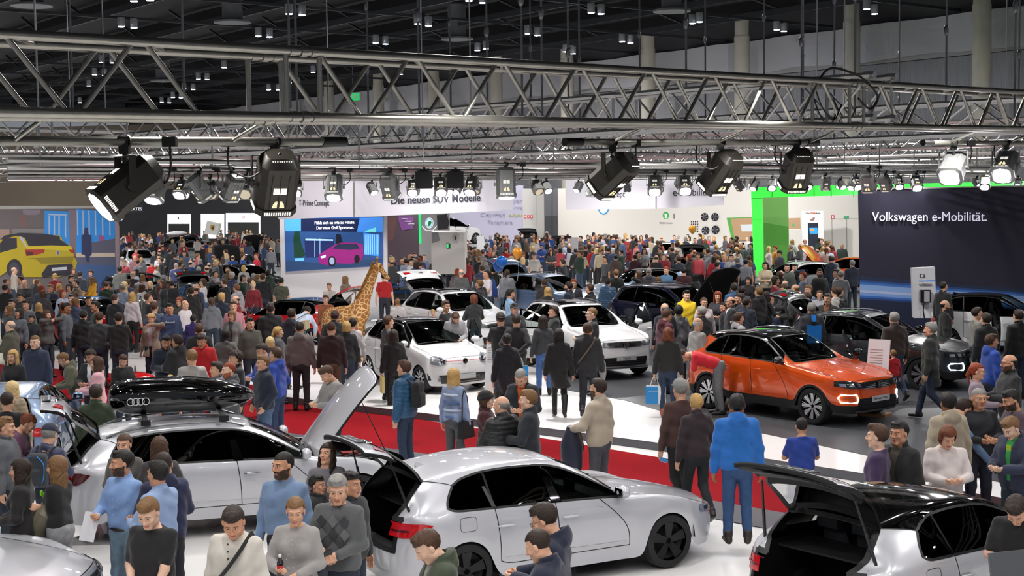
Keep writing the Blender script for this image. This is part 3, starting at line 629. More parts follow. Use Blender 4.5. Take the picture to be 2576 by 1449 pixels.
def lamp(pos, d, parts, label, group=None, on=True, full=True, scale=1., cable=None):
    root = thing('floodlight', label, 'stage light', pos, 0, group)
    root.scale = (scale,)*3
    az = math.atan2(d[1], d[0])-PI/2
    link('clamp', parts[5], root, (0, 0, -.03))
    y = link('yoke', parts[4], root, (0, 0, -.235)); y.scale = (1, 1, .75); y.rotation_euler = (0, 0, az+PI)
    R = lookM(d); h = link('housing', parts[0], root); h.matrix_local = to4(R@np.diag([.95, .95, .84]), (0, 0, -.235))
    if full: link('vent_slots', parts[1], h)
    link('lens', parts[2] if on else parts[3], h)
    if cable:
        mb = MB(); c0 = np.array([cable[0], cable[1], -.02]); e = np.array([0, 0, -.235])+R@np.array([0, 0, .2])
        pts = [c0, c0+np.array([0, 0, -.12]), c0*.6+e*.4+np.array([0, 0, -.16]), e*.8+c0*.2+np.array([0, 0, -.06]), e]
        pts = [np.array(p) for p in bez(pts, 16)]
        mb.poly(pts, .006, 6, capm); mb.box(c0+np.array([0, 0, .015]), (.07, .05, .05), capm, None, None); mb.obj('cable', parent=root)
    return root
def bez(P, n):
    out = []
    P = [P[0]]+list(P)+[P[-1]]
    m = len(P)-3
    for i in range(m):
        for k in range(n//m+1):
            t = k/(n//m+1); a, b, c, d = P[i], P[i+1], P[i+2], P[i+3]
            out.append(.5*((2*b)+(-a+c)*t+(2*a-5*b+4*c-d)*t*t+(-a+3*b-3*c+d)*t**3))
    out.append(P[-1]); return out
near_l = [(.72, (-.70, -.42, -.62), True, 'dark floodlight tilted steeply left with glowing lens edge, by the mural', (.22, .05)),
          (1.70, (-.22, .5, -.84), False, 'large dark boxy floodlight with rows of glowing vent slots, over the crowd', (-.24, -.1)),
          (4.72, (-.66, .42, -.62), False, 'dark floodlight pointing down left away from view over the Concept banner', (.18, .18)),
          (6.05, (-.42, .5, -.72), False, 'dark floodlight with looping cable over the e-Mobilität banner', (-.2, -.15)),
          (7.14, (-.1, .55, -.82), False, 'dark floodlight with two glowing rear slot rows above the green portal', (-.2, -.15)),
          (9.95, (-.5, -.75, -.66), True, 'bright floodlight tilted left over the top edge of the navy wall', (.2, .1)),
          (11.1, (-.5, -.7, -.64), True, 'bright floodlight closest to the right end of the lamp pipe', (-.15, -.1))]
for s, d, on, lab, cab in near_l: lamp(Pp(s), np.array(d), LPD if s < 7.5 else LPG, lab, None, on, True, 1.05, cab)
def on_line(px, c, z): t = (px-1288)/FPX; return np.array([t*c/(1-t), c/(1-t), z])
mid = [(397, 1, (-.12, -.3, -.95), 1, 'grey floodlight with bright oval lens left of the EKTES sign'), (463, 3, (-.2, -.5, -.85), 1, 'pale floodlight glowing round above the black wall'),
       (508, 1, (.5, .25, -.8), 0, 'grey floodlight tilted right above the black wall'), (590, 1, (-.4, .4, -.8), 0, 'grey floodlight angled left beside the big boxy one'),
       (845, 1, (0, -.35, -.93), 1, 'grey floodlight hanging upright before the T-Prime banner'), (985, 1, (.15, .4, -.9), 0, 'grey boxy floodlight covering the left of the SUV banner'),
       (1043, 3, (0, -.5, -.85), 1, 'small bright floodlight above the word neuen'), (1112, 2, (.1, -.45, -.85), 1, 'bright floodlight between two black speakers'),
       (1190, 2, (-.2, -.4, -.85), 1, 'bright floodlight left of the upright grey one'), (1276, 0, (.02, -.12, -.99), 1, 'upright grey floodlight with thin glowing lens at the SUV banner end'),
       (1500, 1, (-.1, .4, -.9), 0, 'grey floodlight half hidden behind the dark tilted one'), (1650, 1, (-.1, -.45, -.85), 1, 'bright floodlight over the seam of the right banners'),
       (1724, 1, (0, -.5, -.85), 1, 'bright round floodlight above e-Mobilität'), (1860, 3, (.5, .2, -.8), 0, 'small grey floodlight beside the looping cable lamp'),
       (2078, 2, (0, .3, -.9), 0, 'grey floodlight over the green beam, lens unseen'), (2155, 2, (.2, -.5, -.8), 1, 'bright floodlight at the corner of the navy wall'),
       (2228, 1, (.4, .4, -.8), 0, 'grey floodlight tilted right over the navy wall'), (2262, 2, (-.1, -.5, -.85), 1, 'bright floodlight over the word Volkswagen'),
       (2305, 1, (0, -.5, -.85), 1, 'very bright round floodlight over the navy wall middle'), (2478, 1, (-.3, -.5, -.8), 1, 'bright floodlight behind the rightmost dark one'),
       (2185, 0, (.3, .5, -.8), 0, 'grey floodlight nearer than its neighbours over the green beam')]
for px, li, d, on, lab in mid:
    c, z = LINES[li]; lamp(on_line(px, c, z), np.array(d)*np.array([1, 1.7 if on else 1, 1]), LPG, lab, None, bool(on), True, .92, (.2, .1) if li < 2 else None)
rnd = random.Random(5)
for li in range(2, 6):
    c, z = LINES[li]; t = -.36
    while t < .37:
        t += (1.2+rnd.random()*1.1)*(1-t)**2/c*(1.15 if li < 4 else 1.0)
        px = 1288+t*FPX
        if any(abs(px-m_[0]) < 28 for m_ in mid) and li < 3 or (px > 2130 and c > 30): continue
        a = rnd.random()*2*PI; d = np.array([.45*math.cos(a), -.5-abs(.6*math.sin(a)) if rnd.random() < .8 else .5, -.8])
        lamp(on_line(px, c, z), d, LPG, 'small grey spotlight in the far rows of the lighting rig', 'small spotlights in the far lamp rows', rnd.random() < .85, False, .95)
for px, lab in ((1072, 'black speaker box left of the bright floodlight'), (1150, 'black speaker box right of the bright floodlight')):
    p = on_line(px, 19., 4.735); mb = MB(); mb.prism([(-.11, -.09), (.11, -.09), (.08, .1), (-.08, .1)], -.24, -.02, mat('speaker_black', '1b1b1d', .6)); mb.tube((0, 0, -.03), (0, 0, .03), .02, 8, capm)
    tag(mb.obj('loudspeaker', loc=p), lab, 'loudspeaker')
mb = MB(); b0 = NP(6.9, 0, 1)
pts = [b0+np.array([-.1, 0, .0]), b0+np.array([0, 0, .1]), b0+np.array([.2, .15, .08]), b0+np.array([.35, .3, .03]), b0+np.array([.5, .45, -.1]), b0+np.array([.42, .4, -.2]), b0+np.array([.3, .3, -.12])]
mb.poly([np.array(q) for q in bez(pts, 40)], .009, 6, capm)
tag(mb.obj('cable'), 'black cable looped over the top of the nearest truss', 'cable')
for k, (s, a, ln) in enumerate(((6.7, 0, .22), (7.2, 1, .25), (7.5, 1, .2))):
    mb = MB(); b0 = NP(s, a, .75); mb.poly([np.array(q) for q in bez([b0, b0+np.array([.06, .03, -ln*.6]), b0+np.array([.16, .1, -ln]), b0+np.array([.25, .2, -ln*.4])], 14)], .006, 6, capm)
    tag(mb.obj('cable'), 'thin black cable hanging inside the truss, %s of three' % ['first', 'second', 'third'][k], 'cable')
wm = mat('steel_wire', '75777a', .4, metal=.6)
for px, D in [(182, 40), (190, 12), (270, 30), (470, 9.5), (735, 11), (752, 11.5), (830, 30), (930, 20), (1058, 14), (1137, 22), (1229, 15.5), (1316, 13), (1338, 26), (1366, 14), (1432, 18), (1460, 19), (1611, 24), (1727, 15), (1775, 25), (1922, 22), (2016, 17), (2020, 28), (2098, 20), (2150, 13), (2260, 28), (2378, 16), (2550, 14), (2560, 19)]:
    a = DP(px, 440, D); mb = MB(); mb.tube((a[0], a[1], 5.1), (a[0]+.02, a[1], 16.1), .006+.0004*D, 5, wm)
    for zz in (6.2, 7.1): mb.sphere((a[0], a[1], zz), (.03, .03, .07), wm, 6, 5)
    tag(mb.obj('hanging_wire'), 'thin steel wire holding the lighting rig from the ceiling', 'wire', 'steel wires between the trusses and the ceiling')
# ================================================================ PEOPLE: smooth distance-field bodies turned into meshes
def snets(fn, lo, hi, h, proj=True):
    lo = np.array(lo, float); n = (np.ceil((np.array(hi)-lo)/h)+1).astype(int)
    ax = [lo[i]+h*np.arange(n[i]) for i in range(3)]
    P = np.stack(np.meshgrid(*ax, indexing='ij'), -1).reshape(-1, 3).astype(np.float32)
    D = fn(P).reshape(n); S = D < 0
    c = np.zeros(n-1, np.int8)
    for i in (0, 1):
        for j in (0, 1):
            for k in (0, 1): c += S[i:n[0]-1+i, j:n[1]-1+j, k:n[2]-1+k]
    act = (c > 0) & (c < 8); ijk = np.argwhere(act); idx = -np.ones(n-1, int); idx[act] = np.arange(len(ijk))
    pos = np.zeros((len(ijk), 3)); cnt = np.zeros(len(ijk))
    cs = np.array([(i, j, k) for i in (0, 1) for j in (0, 1) for k in (0, 1)])
    I = ijk[:, None, :]+cs[None]; Dv = D[I[..., 0], I[..., 1], I[..., 2]]
    for a in range(8):
        for b in range(a+1, 8):
            if np.abs(cs[a]-cs[b]).sum() != 1: continue
            da_, db_ = Dv[:, a], Dv[:, b]; m = (da_ < 0) != (db_ < 0)
            t = np.where(m, da_/np.where(m, da_-db_, 1), 0)[:, None]
            pos += np.where(m[:, None], cs[a]*(1-t)+cs[b]*t, 0); cnt += m
    V = lo+h*(ijk+pos/cnt[:, None])
    F = []
    for a in range(3):
        b, c_ = (a+1) % 3, (a+2) % 3
        s0 = [slice(1, n[i]-1) for i in range(3)]; s0[a] = slice(0, n[a]-1); s1 = list(s0); s1[a] = slice(1, n[a])
        A_, B_ = S[tuple(s0)], S[tuple(s1)]; E_ = np.argwhere(A_ != B_)
        if not len(E_): continue
        off = np.array([1, 1, 1]); off[a] = 0; E = E_+off
        def q(db_, dc_):
            t = E.copy(); t[:, b] -= db_; t[:, c_] -= dc_; return idx[t[:, 0], t[:, 1], t[:, 2]]
        Q = np.stack([q(1, 1), q(0, 1), q(0, 0), q(1, 0)], 1)
        fl = A_[tuple(E_.T)]; Q[~fl] = Q[~fl][:, ::-1]; F.append(Q)
    F = np.concatenate(F) if F else np.zeros((0, 4), int)
    F = F[(F >= 0).all(1)]
    if proj:
        e = h*.25; d0 = fn(V.astype(np.float32)); g = np.stack([fn((V+np.eye(3)[i]*e).astype(np.float32))-d0 for i in range(3)], 1)/e
        V = V-(np.clip(d0, -h*.5, h*.5)/np.maximum((g**2).sum(1), .1))[:, None]*g
    return V, F
def cap(P, a, b, ra, rb=None):
    a = np.asarray(a, np.float32); b = np.asarray(b, np.float32); rb = ra if rb is None else rb
    ba = b-a; L = max(1e-9, float(ba@ba)); t = np.clip((P-a)@ba/L, 0, 1)
    return np.linalg.norm(P-a-t[:, None]*ba, axis=1)-(ra+(rb-ra)*t)
def ell(P, c, r, R=None):
    q = P-np.asarray(c, np.float32)
    if R is not None: q = q@R
    r = np.asarray(r, np.float32); k0 = np.linalg.norm(q/r, axis=1); k1 = np.linalg.norm(q/(r*r), axis=1)
    return k0*(k0-1)/np.maximum(k1, 1e-6)
def bx(P, c, h_, r=.01, R=None):
    q = P-np.asarray(c, np.float32)
    if R is not None: q = q@R
    q = np.abs(q)-np.asarray(h_, np.float32)+r
    return np.linalg.norm(np.maximum(q, 0), axis=1)+np.minimum(q.max(1), 0)-r
def smin(a, b, k):
    h_ = np.clip(.5+.5*(b-a)/k, 0, 1); return b*(1-h_)+a*h_-k*h_*(1-h_)
def smax(a, b, k): return -smin(-a, -b, k)
def head_fn(fem=0, w=1.0, jaw=1.0, nose=1.0, beard=0):
    def f(P):
        P = P*np.array([1/w, 1, 1], np.float32)
        d = ell(P, (0, -.012, .03), (.076, .096, .088))
        d = smin(d, ell(P, (0, .022, -.035), (.060*jaw, .070, .080)), .03)
        d = smin(d, cap(P, (-.014*jaw, .066, -.103), (.014*jaw, .066, -.103), .018 if not fem else .015), .03)
        d = smin(d, cap(P, (-.05*jaw, .0, -.07), (.05*jaw, .0, -.07), .02), .04)
        X = np.abs(P[:, :1]); Q = np.concatenate([X, P[:, 1:]], 1)
        d = smin(d, cap(Q, (.012, .088, .024), (.044, .076, .026), .009), .014)
        d = smax(d, -ell(Q, (.031, .096, .004), (.021, .017, .014)), .012)
        d = smin(d, ell(Q, (.031, .077, .004), (.0135, .0135, .0125)), .004)
        d = smin(d, ell(Q, (.042, .064, -.028), (.02, .018, .018)), .02)
        d = smin(d, cap(P, (0, .092, .012), (0, .110*1, -.030), .006, .011*nose), .012)
        d = smin(d, ell(Q, (.011, .097, -.034), (.009, .010, .008)), .006)
        d = smin(d, ell(P, (0, .086, -.062), (.024, .012, .007)), .006)
        d = smin(d, ell(P, (0, .084, -.073), (.020, .012, .007)), .006)
        d = smax(d, -ell(P, (0, .100, -.0675), (.02, .008, .0016)), .003)
        d = smin(d, ell(Q, (.080, -.006, -.008), (.009, .019, .031)), .008)
        d = smin(d, cap(P, (0, -.012, -.06), (0, -.03, -.2), .056 if not fem else .047), .03)
        return d
    return f
HEADS = {}
def head_mesh(key):
    if key in HEADS: return HEADS[key]
    typ, lod = key
    arg = {'m': (0, 1., 1., 1.), 'm2': (0, 1.04, 1.08, 1.15), 'm3': (0, .97, .95, 1.1), 'f': (1, .95, .86, .85), 'f2': (1, .98, .9, .9), 'c': (1, .97, .85, .7)}[typ]
    h = (.0056, .009, .014, .022)[lod]
    V, F = snets(head_fn(*arg), (-.1, -.13, -.215), (.1, .13, .13), h)
    c = V[F].mean(1); ax_ = np.abs(c[:, 0])
    k = np.zeros(len(F), int)     # 0 skin 1 lips 2 eye white 3 iris 4 brow/beard
    k[(c[:, 1] > .078) & (ax_ < .023) & (c[:, 2] < -.057) & (c[:, 2] > -.079)] = 1
    e = (np.abs(ax_-.031) < .0115) & (np.abs(c[:, 2]-.004) < .0046) & (c[:, 1] > .07); k[e] = 2
    e = (np.abs(ax_-.031) < .0058) & (np.abs(c[:, 2]-.004) < .0058) & (c[:, 1] > .07); k[e] = 3
    e = (ax_ > .012) & (ax_ < .05) & (np.abs(c[:, 2]-.026+.1*np.maximum(ax_-.04, 0)*3) < (.0048 if typ[0] == 'm' else .0032)) & (c[:, 1] > .06); k[e] = 4
    bd = (c[:, 2] < -.045+.6*np.maximum(ax_-.04, 0)) & (c[:, 2] > -.125) & (c[:, 1] > -.005) & ~((c[:, 1] > .078) & (ax_ < .023) & (c[:, 2] < -.057) & (c[:, 2] > -.079)) | ((c[:, 2] < -.045) & (c[:, 2] > -.058) & (ax_ < .03) & (c[:, 1] > .08))
    HEADS[key] = (V, F, k, bd); return HEADS[key]
def hair_fn(style):
    def f(P):
        X = np.abs(P[:, 0]); n = .0012*np.sin(P[:, 0]*150+3*np.sin(P[:, 2]*40))+.001*np.sin(P[:, 1]*130+P[:, 2]*90)
        th = {'buzz': .004, 'bald': .004, 'short': .012, 'quiff': .012, 'curly': .026, 'long': .014, 'pony': .009, 'bun': .009, 'bob': .018}[style]
        d = ell(P, (0, -.013, .031), (.077+th, .098+th, .089+th))+n*(1 if style != 'buzz' else .4)
        if style == 'curly': d = d+.008*np.sin(P[:, 0]*120)*np.sin(P[:, 1]*120)*np.sin(P[:, 2]*120)
        if style == 'quiff': d = smin(d, ell(P, (0, .045, .105), (.06, .05, .028))+n*2, .02)
        if style == 'short': d = smin(d, ell(P, (.01, .03, .105), (.06, .055, .016))+n*2, .02)
        hl = .062 if style not in ('bald',) else .2
        # face cut: in front of ears below hairline
        fc = np.minimum(P[:, 1]-(-.002+.35*np.clip(P[:, 2], 0, .1)), (hl+.0-.22*np.maximum(X-.03, 0)*0)-P[:, 2])
        if style in ('long', 'bob'): fc = np.minimum(fc, .070-X+.25*np.clip(-P[:, 2], 0, .1))
        d = smax(d, fc, .006)
        if style == 'bald': d = smax(d, P[:, 2]-.045, .01)
        nape = -.062 if style not in ('bald',) else -.05
        if style in ('long', 'bob', 'pony', 'bun'): nape = -.08
        d = smax(d, nape+.25*np.clip(P[:, 1]+.02, 0, .1)-P[:, 2], .01)
        if style in ('short', 'buzz', 'quiff', 'bald', 'pony', 'bun', 'curly'):   # leave ears free
            d = smax(d, -ell(np.stack([X, P[:, 1], P[:, 2]], 1), (.09, .004, -.022), (.03, .022, .040)), .006)
        if style == 'long':
            cur = ell(P, (0, -.052, -.13), (.092, .052, .20))+n*2.5
            fr = ell(np.stack([X, P[:, 1], P[:, 2]], 1), (.080, .0, -.10), (.024, .042, .16))+n*2
            d = smin(d, smin(cur, fr, .02), .02); d = smax(d, -(cap(P, (0, .02, -.05), (0, .03, -.3), .058)), .008)
        if style == 'bob':
            cur = ell(P, (0, -.03, -.045), (.094, .072, .085))+n*2
            d = smin(d, cur, .02); d = smax(d, -(cap(P, (0, .045, .0), (0, .05, -.3), .066)), .008)
        if style == 'pony':
            d = smin(d, cap(P, (0, -.105, .03), (0, -.13, -.05), .022, .026)+n*2, .015); d = smin(d, cap(P, (0, -.13, -.05), (0, -.11, -.18), .026, .010)+n*2, .02)
        if style == 'bun': d = smin(d, ell(P, (0, -.105, .06), (.036, .034, .034))+n*2, .01)
        return d
    return f
def cap_fn(style):
    def f(P):
        if style == 'beanie':
            d = ell(P, (0, -.013, .04), (.094, .114, .103)); d = smax(d, .028-P[:, 2]+.25*P[:, 1], .008)
            return smin(d, np.maximum(np.abs(ell(P, (0, -.013, .035), (.097, .117, .103)))-.006, np.abs(P[:, 2]-.042-.2*P[:, 1])-.02), .004)
        d = ell(P, (0, -.013, .04), (.092, .112, .098)); d = smax(d, .035-P[:, 2], .006)
        v = np.maximum(ell(P, (0, .085, .045), (.072, .085, .03)), np.abs(P[:, 2]-.05+.35*(P[:, 1]-.08))-.006)
        return smin(d, v, .006)
    return f
HAIRS = {}
def hair_mesh(style, lod):
    k = (style, lod)
    if k not in HAIRS:
        if style in ('cap', 'beanie'): HAIRS[k] = snets(cap_fn(style), (-.12, -.15, -.02), (.12, .2, .16), (.007, .011, .016, .024)[lod])
        else: HAIRS[k] = snets(hair_fn(style), (-.13, -.18, -.36 if style == 'long' else -.21), (.13, .13, .17), (.0065, .010, .016, .024)[lod], True)
    return HAIRS[k]
def hand_fn(pose):
    curl = {'relax': .35, 'grip': 1.25, 'flat': .06, 'point': .9}[pose]
    ch = []
    for i, (x, L, r) in enumerate(((.030, .072, .0086), (.010, .080, .0088), (-.010, .075, .0085), (-.029, .060, .0076))):
        c = curl*(1+.12*i) if not (pose == 'point' and i == 0) else .05
        p = np.array([x*.9, 0, -.088]); a = .15*c; pts = [p]
        for s_, l in enumerate((.45, .3, .25)):
            a += c*(.55 if s_ == 0 else .75); p = p+np.array([x*.12*(1-c*.5), math.sin(a), -math.cos(a)])*L*l; pts.append(p)
        ch.append((pts, r))
    tp = [np.array([.026, .006, -.028]), np.array([.046, .018, -.052]), np.array([.050-.012*curl, .030+.008*curl, -.078]), np.array([.046-.024*curl, .038+.01*curl, -.098])]
    def f(P):
        d = smin(bx(P, (0, 0, -.052), (.039, .0125, .042), .012), cap(P, (0, 0, 0), (0, 0, -.03), .026, .026), .02)
        d = smin(d, cap(P, (0, 0, .05), (0, 0, 0), .029, .0255), .02)
        for pts, r in ch:
            e = cap(P, pts[0], pts[1], r*1.08, r)
            e = np.minimum(e, cap(P, pts[1], pts[2], r, r*.93)); e = np.minimum(e, cap(P, pts[2], pts[3], r*.93, r*.8))
            d = smin(d, e, .005)
        e = smin(cap(P, tp[0], tp[1], .014, .0115), cap(P, tp[1], tp[2], .0105, .0095), .004); e = smin(e, cap(P, tp[2], tp[3], .0095, .008), .003)
        return smin(d, e, .008)
    return f
HANDS = {}
def hand_mesh(pose, lod):
    k = (pose, lod)
    if k not in HANDS: HANDS[k] = snets(hand_fn(pose), (-.07, -.04, -.2), (.08, .10, .06), (.0042, .007, .011, .018)[lod])
    return HANDS[k]
ARMS = {'down': ((.27, .02, .84), 'relax'), 'swing': ((.25, .18, .88), 'relax'), 'swingb': ((.26, -.16, .88), 'relax'), 'pocket': ((.21, .09, .93), 'relax'),
        'hold': ((.10, .30, 1.13), 'grip'), 'phone': ((.06, .32, 1.20), 'grip'), 'cross': ((-.08, .20, 1.18), 'flat'), 'belly': ((.08, .22, 1.06), 'relax'),
        'bent': ((.20, .30, 1.08), 'grip'), 'face': ((.08, .20, 1.50), 'relax'), 'reach': ((.24, .48, 1.05), 'flat'), 'back': ((.09, -.18, 1.0), 'relax'), 'point': ((.2, .5, 1.35), 'point'), 'bag': ((.29, .05, .82), 'grip'), 'low': ((.16, .35, .75), 'relax'),
        'coat': ((.12, .22, 1.05), 'grip'), 'hang': ((.17, .50, 1.36), 'relax')}
def two_bone(a, b, l1, l2, hint):
    a = np.array(a, float); b = np.array(b, float); d = b-a; L = np.linalg.norm(d)
    if L > (l1+l2)*.995: b = a+d/L*(l1+l2)*.995; d = b-a; L = np.linalg.norm(d)
    u = d/L; x = (l1*l1-l2*l2+L*L)/(2*L); hgt = math.sqrt(max(0, l1*l1-x*x))
    hp = np.array(hint, float); hp = hp-hp@u*u; hp = hp/max(1e-6, np.linalg.norm(hp))
    return a+u*x+hp*hgt, b
def skeleton(L='down', R='down', legs='stand', lean=0., hp=0., hy=0., twist=0., wide=1.0, roll=0.):
    J = {}
    J['hipL'] = np.array([-.088, 0, .90]); J['hipR'] = np.array([.088, 0, .90])
    fl = {'stand': ((-.10, .02, .49, -.115, -.03, .09), (.10, .02, .49, .115, -.03, .09)),
          'relax': ((-.10, .03, .49, -.13, -.02, .09), (.11, .07, .50, .14, .05, .09)),
          'walk': ((-.09, .13, .51, -.09, .20, .10), (.09, .0, .49, .09, -.30, .17)),
          'stride': ((-.09, -.02, .49, -.09, -.32, .18), (.09, .15, .51, .09, .24, .10)),
          'bend': ((-.11, .0, .49, -.12, -.06, .09), (.11, .05, .49, .13, .0, .09))}[legs]
    for s, f in zip('LR', fl): J['kn'+s] = np.array(f[:3]); J['an'+s] = np.array(f[3:])
    T = rotx(-lean)@rotz(twist); pv = np.array([0, 0, .93])
    up_ = lambda p: T@(np.array(p, float)-pv)+pv
    J['T'] = T; J['pv'] = pv; J['up'] = up_
    sh = .168*wide
    J['shL'] = up_((-sh, -.005, 1.395)); J['shR'] = up_((sh, -.005, 1.395)); J['neck'] = up_((0, -.01, 1.47))
    for s, nm, sg in (('L', L, -1), ('R', R, 1)):
        t, hd = ARMS[nm]; w = up_((t[0]*sg, t[1], t[2]))
        hint = T@np.array([sg*.7, -.75, -.35]) if nm not in ('back',) else T@np.array([sg, -.2, 0])
        J['el'+s], J['wr'+s] = two_bone(J['sh'+s], w, .285, .255, hint); J['hd'+s] = hd; J['nm'+s] = nm
    Hr = T@rotz(hy)@rotx(-hp)@roty(roll); J['Hr'] = Hr; base = up_((0, .0, 1.465))
    J['head'] = base+Hr@np.array([0, .012, .155]); J['wide'] = wide
    return J
def torso(P, J, t=0., fem=0, belly=0., wide=1.):
    q = (P-J['pv'].astype(np.float32))@J['T'].astype(np.float32)+J['pv'].astype(np.float32)
    c = lambda z, hw, r, y=0.: cap(q, (-hw*wide, y, z), (hw*wide, y, z), r)
    if fem:
        d = c(1.345, .092, .088); d = smin(d, c(1.255, .075, .097, .018), .06); d = smin(d, c(1.12, .055, .085, 0), .07); d = smin(d, c(1.0, .078, .098, 0), .07)
        Q = np.stack([np.abs(q[:, 0]), q[:, 1], q[:, 2]], 1); d = smin(d, ell(Q, (.07, .085, 1.27), (.055, .05, .055)), .03)
    else:
        d = c(1.35, .092, .090); d = smin(d, c(1.26, .090, .104, .012), .06); d = smin(d, c(1.13, .082, .100, .008+belly*.3), .07); d = smin(d, c(1.01, .080, .102, belly*.3), .07)
    if belly: d = smin(d, ell(q, (0, .05+belly, 1.10), (.13, .09+belly, .14)), .08)
    d = smin(d, cap(q, (-.11*wide, -.01, 1.395), (0, -.02, 1.47), .043, .052), .05); d = smin(d, cap(q, (.11*wide, -.01, 1.395), (0, -.02, 1.47), .043, .052), .05)
    return d-t, q
def armsd(P, J, t=0., k=1., end=1.):
    d = None
    for s in 'LR':
        w = J['el'+s]+(J['wr'+s]-J['el'+s])*end
        e = smin(cap(P, J['sh'+s], J['el'+s], .054*k+t, .043*k+t), cap(P, J['el'+s], w, .043*k+t, (.034 if end >= 1 else .038)*k+t), .02)
        d = e if d is None else np.minimum(d, e)
    return d
def legsd(P, J, t=0., k=1.):
    d = cap(P, (-.062, 0, .93), (.062, 0, .93), .106+t)
    d = smin(d, cap(P, (-.05, -.03, .88), (.05, -.03, .88), .095+t), .04)
    for s in 'LR':
        a = J['hip'+s]+np.array([0, 0, -.03])
        d = smin(d, smin(cap(P, a, J['kn'+s], .086*k+t, .058*k+t), cap(P, J['kn'+s], J['an'+s], .058*k+t, .045+t), .03), .035)
    return d
def bounds(J, m=.16):
    A_ = np.array([v for k, v in J.items() if isinstance(v, np.ndarray) and v.shape == (3,)]); return A_.min(0)-m, A_.max(0)+m
RES = (.013, .02, .034, .05)
BODY = {}
HS = 1.06
def body_geo(pk):
    """all mesh pieces of one person; pk = frozen dict"""
    if pk in BODY: return BODY[pk]
    p = dict(pk); lod = p['lod']; h = RES[lod]
    J = skeleton(p.get('L', 'down'), p.get('R', 'down'), p.get('legs', 'stand'), p.get('lean', 0), p.get('hp', 0), p.get('hy', 0), p.get('twist', 0), p.get('wide', 1.) * (.9 if p.get('fem') else 1))
    lo, hi = bounds(J); lo[2] = -.01
    top = p.get('top', 'sweater'); fem = p.get('fem', 0); belly = p.get('belly', 0); wide = p.get('wide', 1.)*(.9 if fem else 1.)
    thick = {'tee': .014, 'shirt': .014, 'sweater': .022, 'hoodie': .030, 'jacket': .034, 'puffer': .048, 'suit': .024, 'coat': .034, 'cardigan': .022, 'vest': .04, 'cape': .03}[top]
    hem = {'tee': .90, 'shirt': .93, 'sweater': .88, 'hoodie': .86, 'jacket': .84, 'puffer': .84, 'suit': .82, 'coat': .60, 'cardigan': .72, 'vest': .88, 'cape': .95}[top]
    short = top == 'tee'; out = {}
    up_ = J['up']
    # --- skin: head + neck + arms + hidden core + hands, one body
    hv, hf, hk, bd = head_mesh((p.get('head', 'm'), lod)); V = hv*HS@J['Hr'].T+J['head']
    hk = hk.copy()
    if p.get('beard'): hk[bd & (hk == 0)] = 5
    parts = [(V, hf, hk)]
    ch = .016 if (short and lod == 0) else h*1.15
    f = lambda P: smin(torso(P, J, -.012, fem, belly*.8, wide)[0], np.minimum(armsd(P, J, 0., .95), cap(P, J['neck'], up_((0, -.005, 1.40)), .05, .06)), .03)
    lz = lo.copy(); lz[2] = .9; v, q = snets(f, lz, hi, ch); parts.append((v, q, np.zeros(len(q), int)))
    for s, sg in (('L', -1), ('R', 1)):
        hv, hf = hand_mesh(J['hd'+s], lod)
        fa = nrm(J['wr'+s]-J['el'+s]); nm = J['nm'+s]
        pal = J['T']@np.array({'down': (-sg, .3, 0), 'swing': (-sg, .2, 0), 'swingb': (-sg, .2, 0), 'pocket': (-sg, 0, 0), 'cross': (0, -1, .2), 'belly': (0, -1, 0), 'hold': (-sg, .0, .6), 'phone': (-sg*.4, -.8, .4), 'face': (-sg*.3, -1, 0), 'back': (0, -1, 0), 'bag': (-sg, 0, 0)}.get(nm, (-sg*.6, 0, -.8)), float)
        z = -fa; y = nrm(pal-pal@z*z); x = np.cross(y, z)
        v = hv.copy(); thumb = np.cross(y, z)
        fl = (sg < 0)  # mirror so that thumb side points forward/inward
        if not fl: v[:, 0] *= -1
        if nm in ('down', 'swing', 'swingb', 'bag', 'pocket') :
            want = J['T']@np.array([0, 1., 0]);
            if (x@want)*(1 if fl else -1) < 0: v[:, 0] *= -1; fl = not fl
        R = np.stack([x, y, z], 1); v = v@R.T+J['wr'+s]+fa*.008
        parts.append((v, hf if fl else hf[:, ::-1], np.zeros(len(hf), int)))
    out['body'] = merge(parts, [0, 1, 2, 3, 4])
    # --- top
    def ftop(P):
        d, q = torso(P, J, thick*.8, fem, belly, wide)
        if top == 'coat' or top == 'cardigan': d = smin(d, cap(P, (-.06, 0, .93), (.06, 0, hem), .135+thick*.4, .17), .06)
        elif top in ('jacket', 'puffer', 'hoodie', 'suit', 'sweater'): d = smin(d, cap(q, (-.065, 0, .93), (.065, 0, .93), .118+thick*.5), .05)
        if top == 'puffer': d = d-.010*np.abs(np.sin(q[:, 2]*48))
        if top == 'cape': d = smin(d, smax(cap(q, (0, 0, 1.40), (0, .02, .98), .10, .31), -(1.43-0*q[:, 2]-q[:, 2])*-1, .05), .05)
        d = smax(d, (hem-q[:, 2]) if top not in ('coat', 'cardigan') else hem-P[:, 2], .012)
        nk = {'tee': 1.462, 'sweater': 1.475}.get(top, 1.485)
        # neck opening
        d = smax(d, q[:, 2]-nk-.25*np.clip(-q[:, 1]-.02, -.1, .1), .01)
        if top != 'vest' or True:
            a = armsd(P, J, thick*.62, 1.0 if lod else 1.0, .42 if short and False else 1.)
            if short:
                a = None
                for s in 'LR':
                    e = cap(P, J['sh'+s], J['sh'+s]*.25+J['el'+s]*.75, .062, .058); a = e if a is None else np.minimum(a, e)
            if top == 'puffer':
                for s in 'LR':
                    ax_ = nrm(J['el'+s]-J['sh'+s]); a = a-.0035*np.abs(np.sin((P@ax_.astype(np.float32))*52))
            d = smin(d, a, .035)
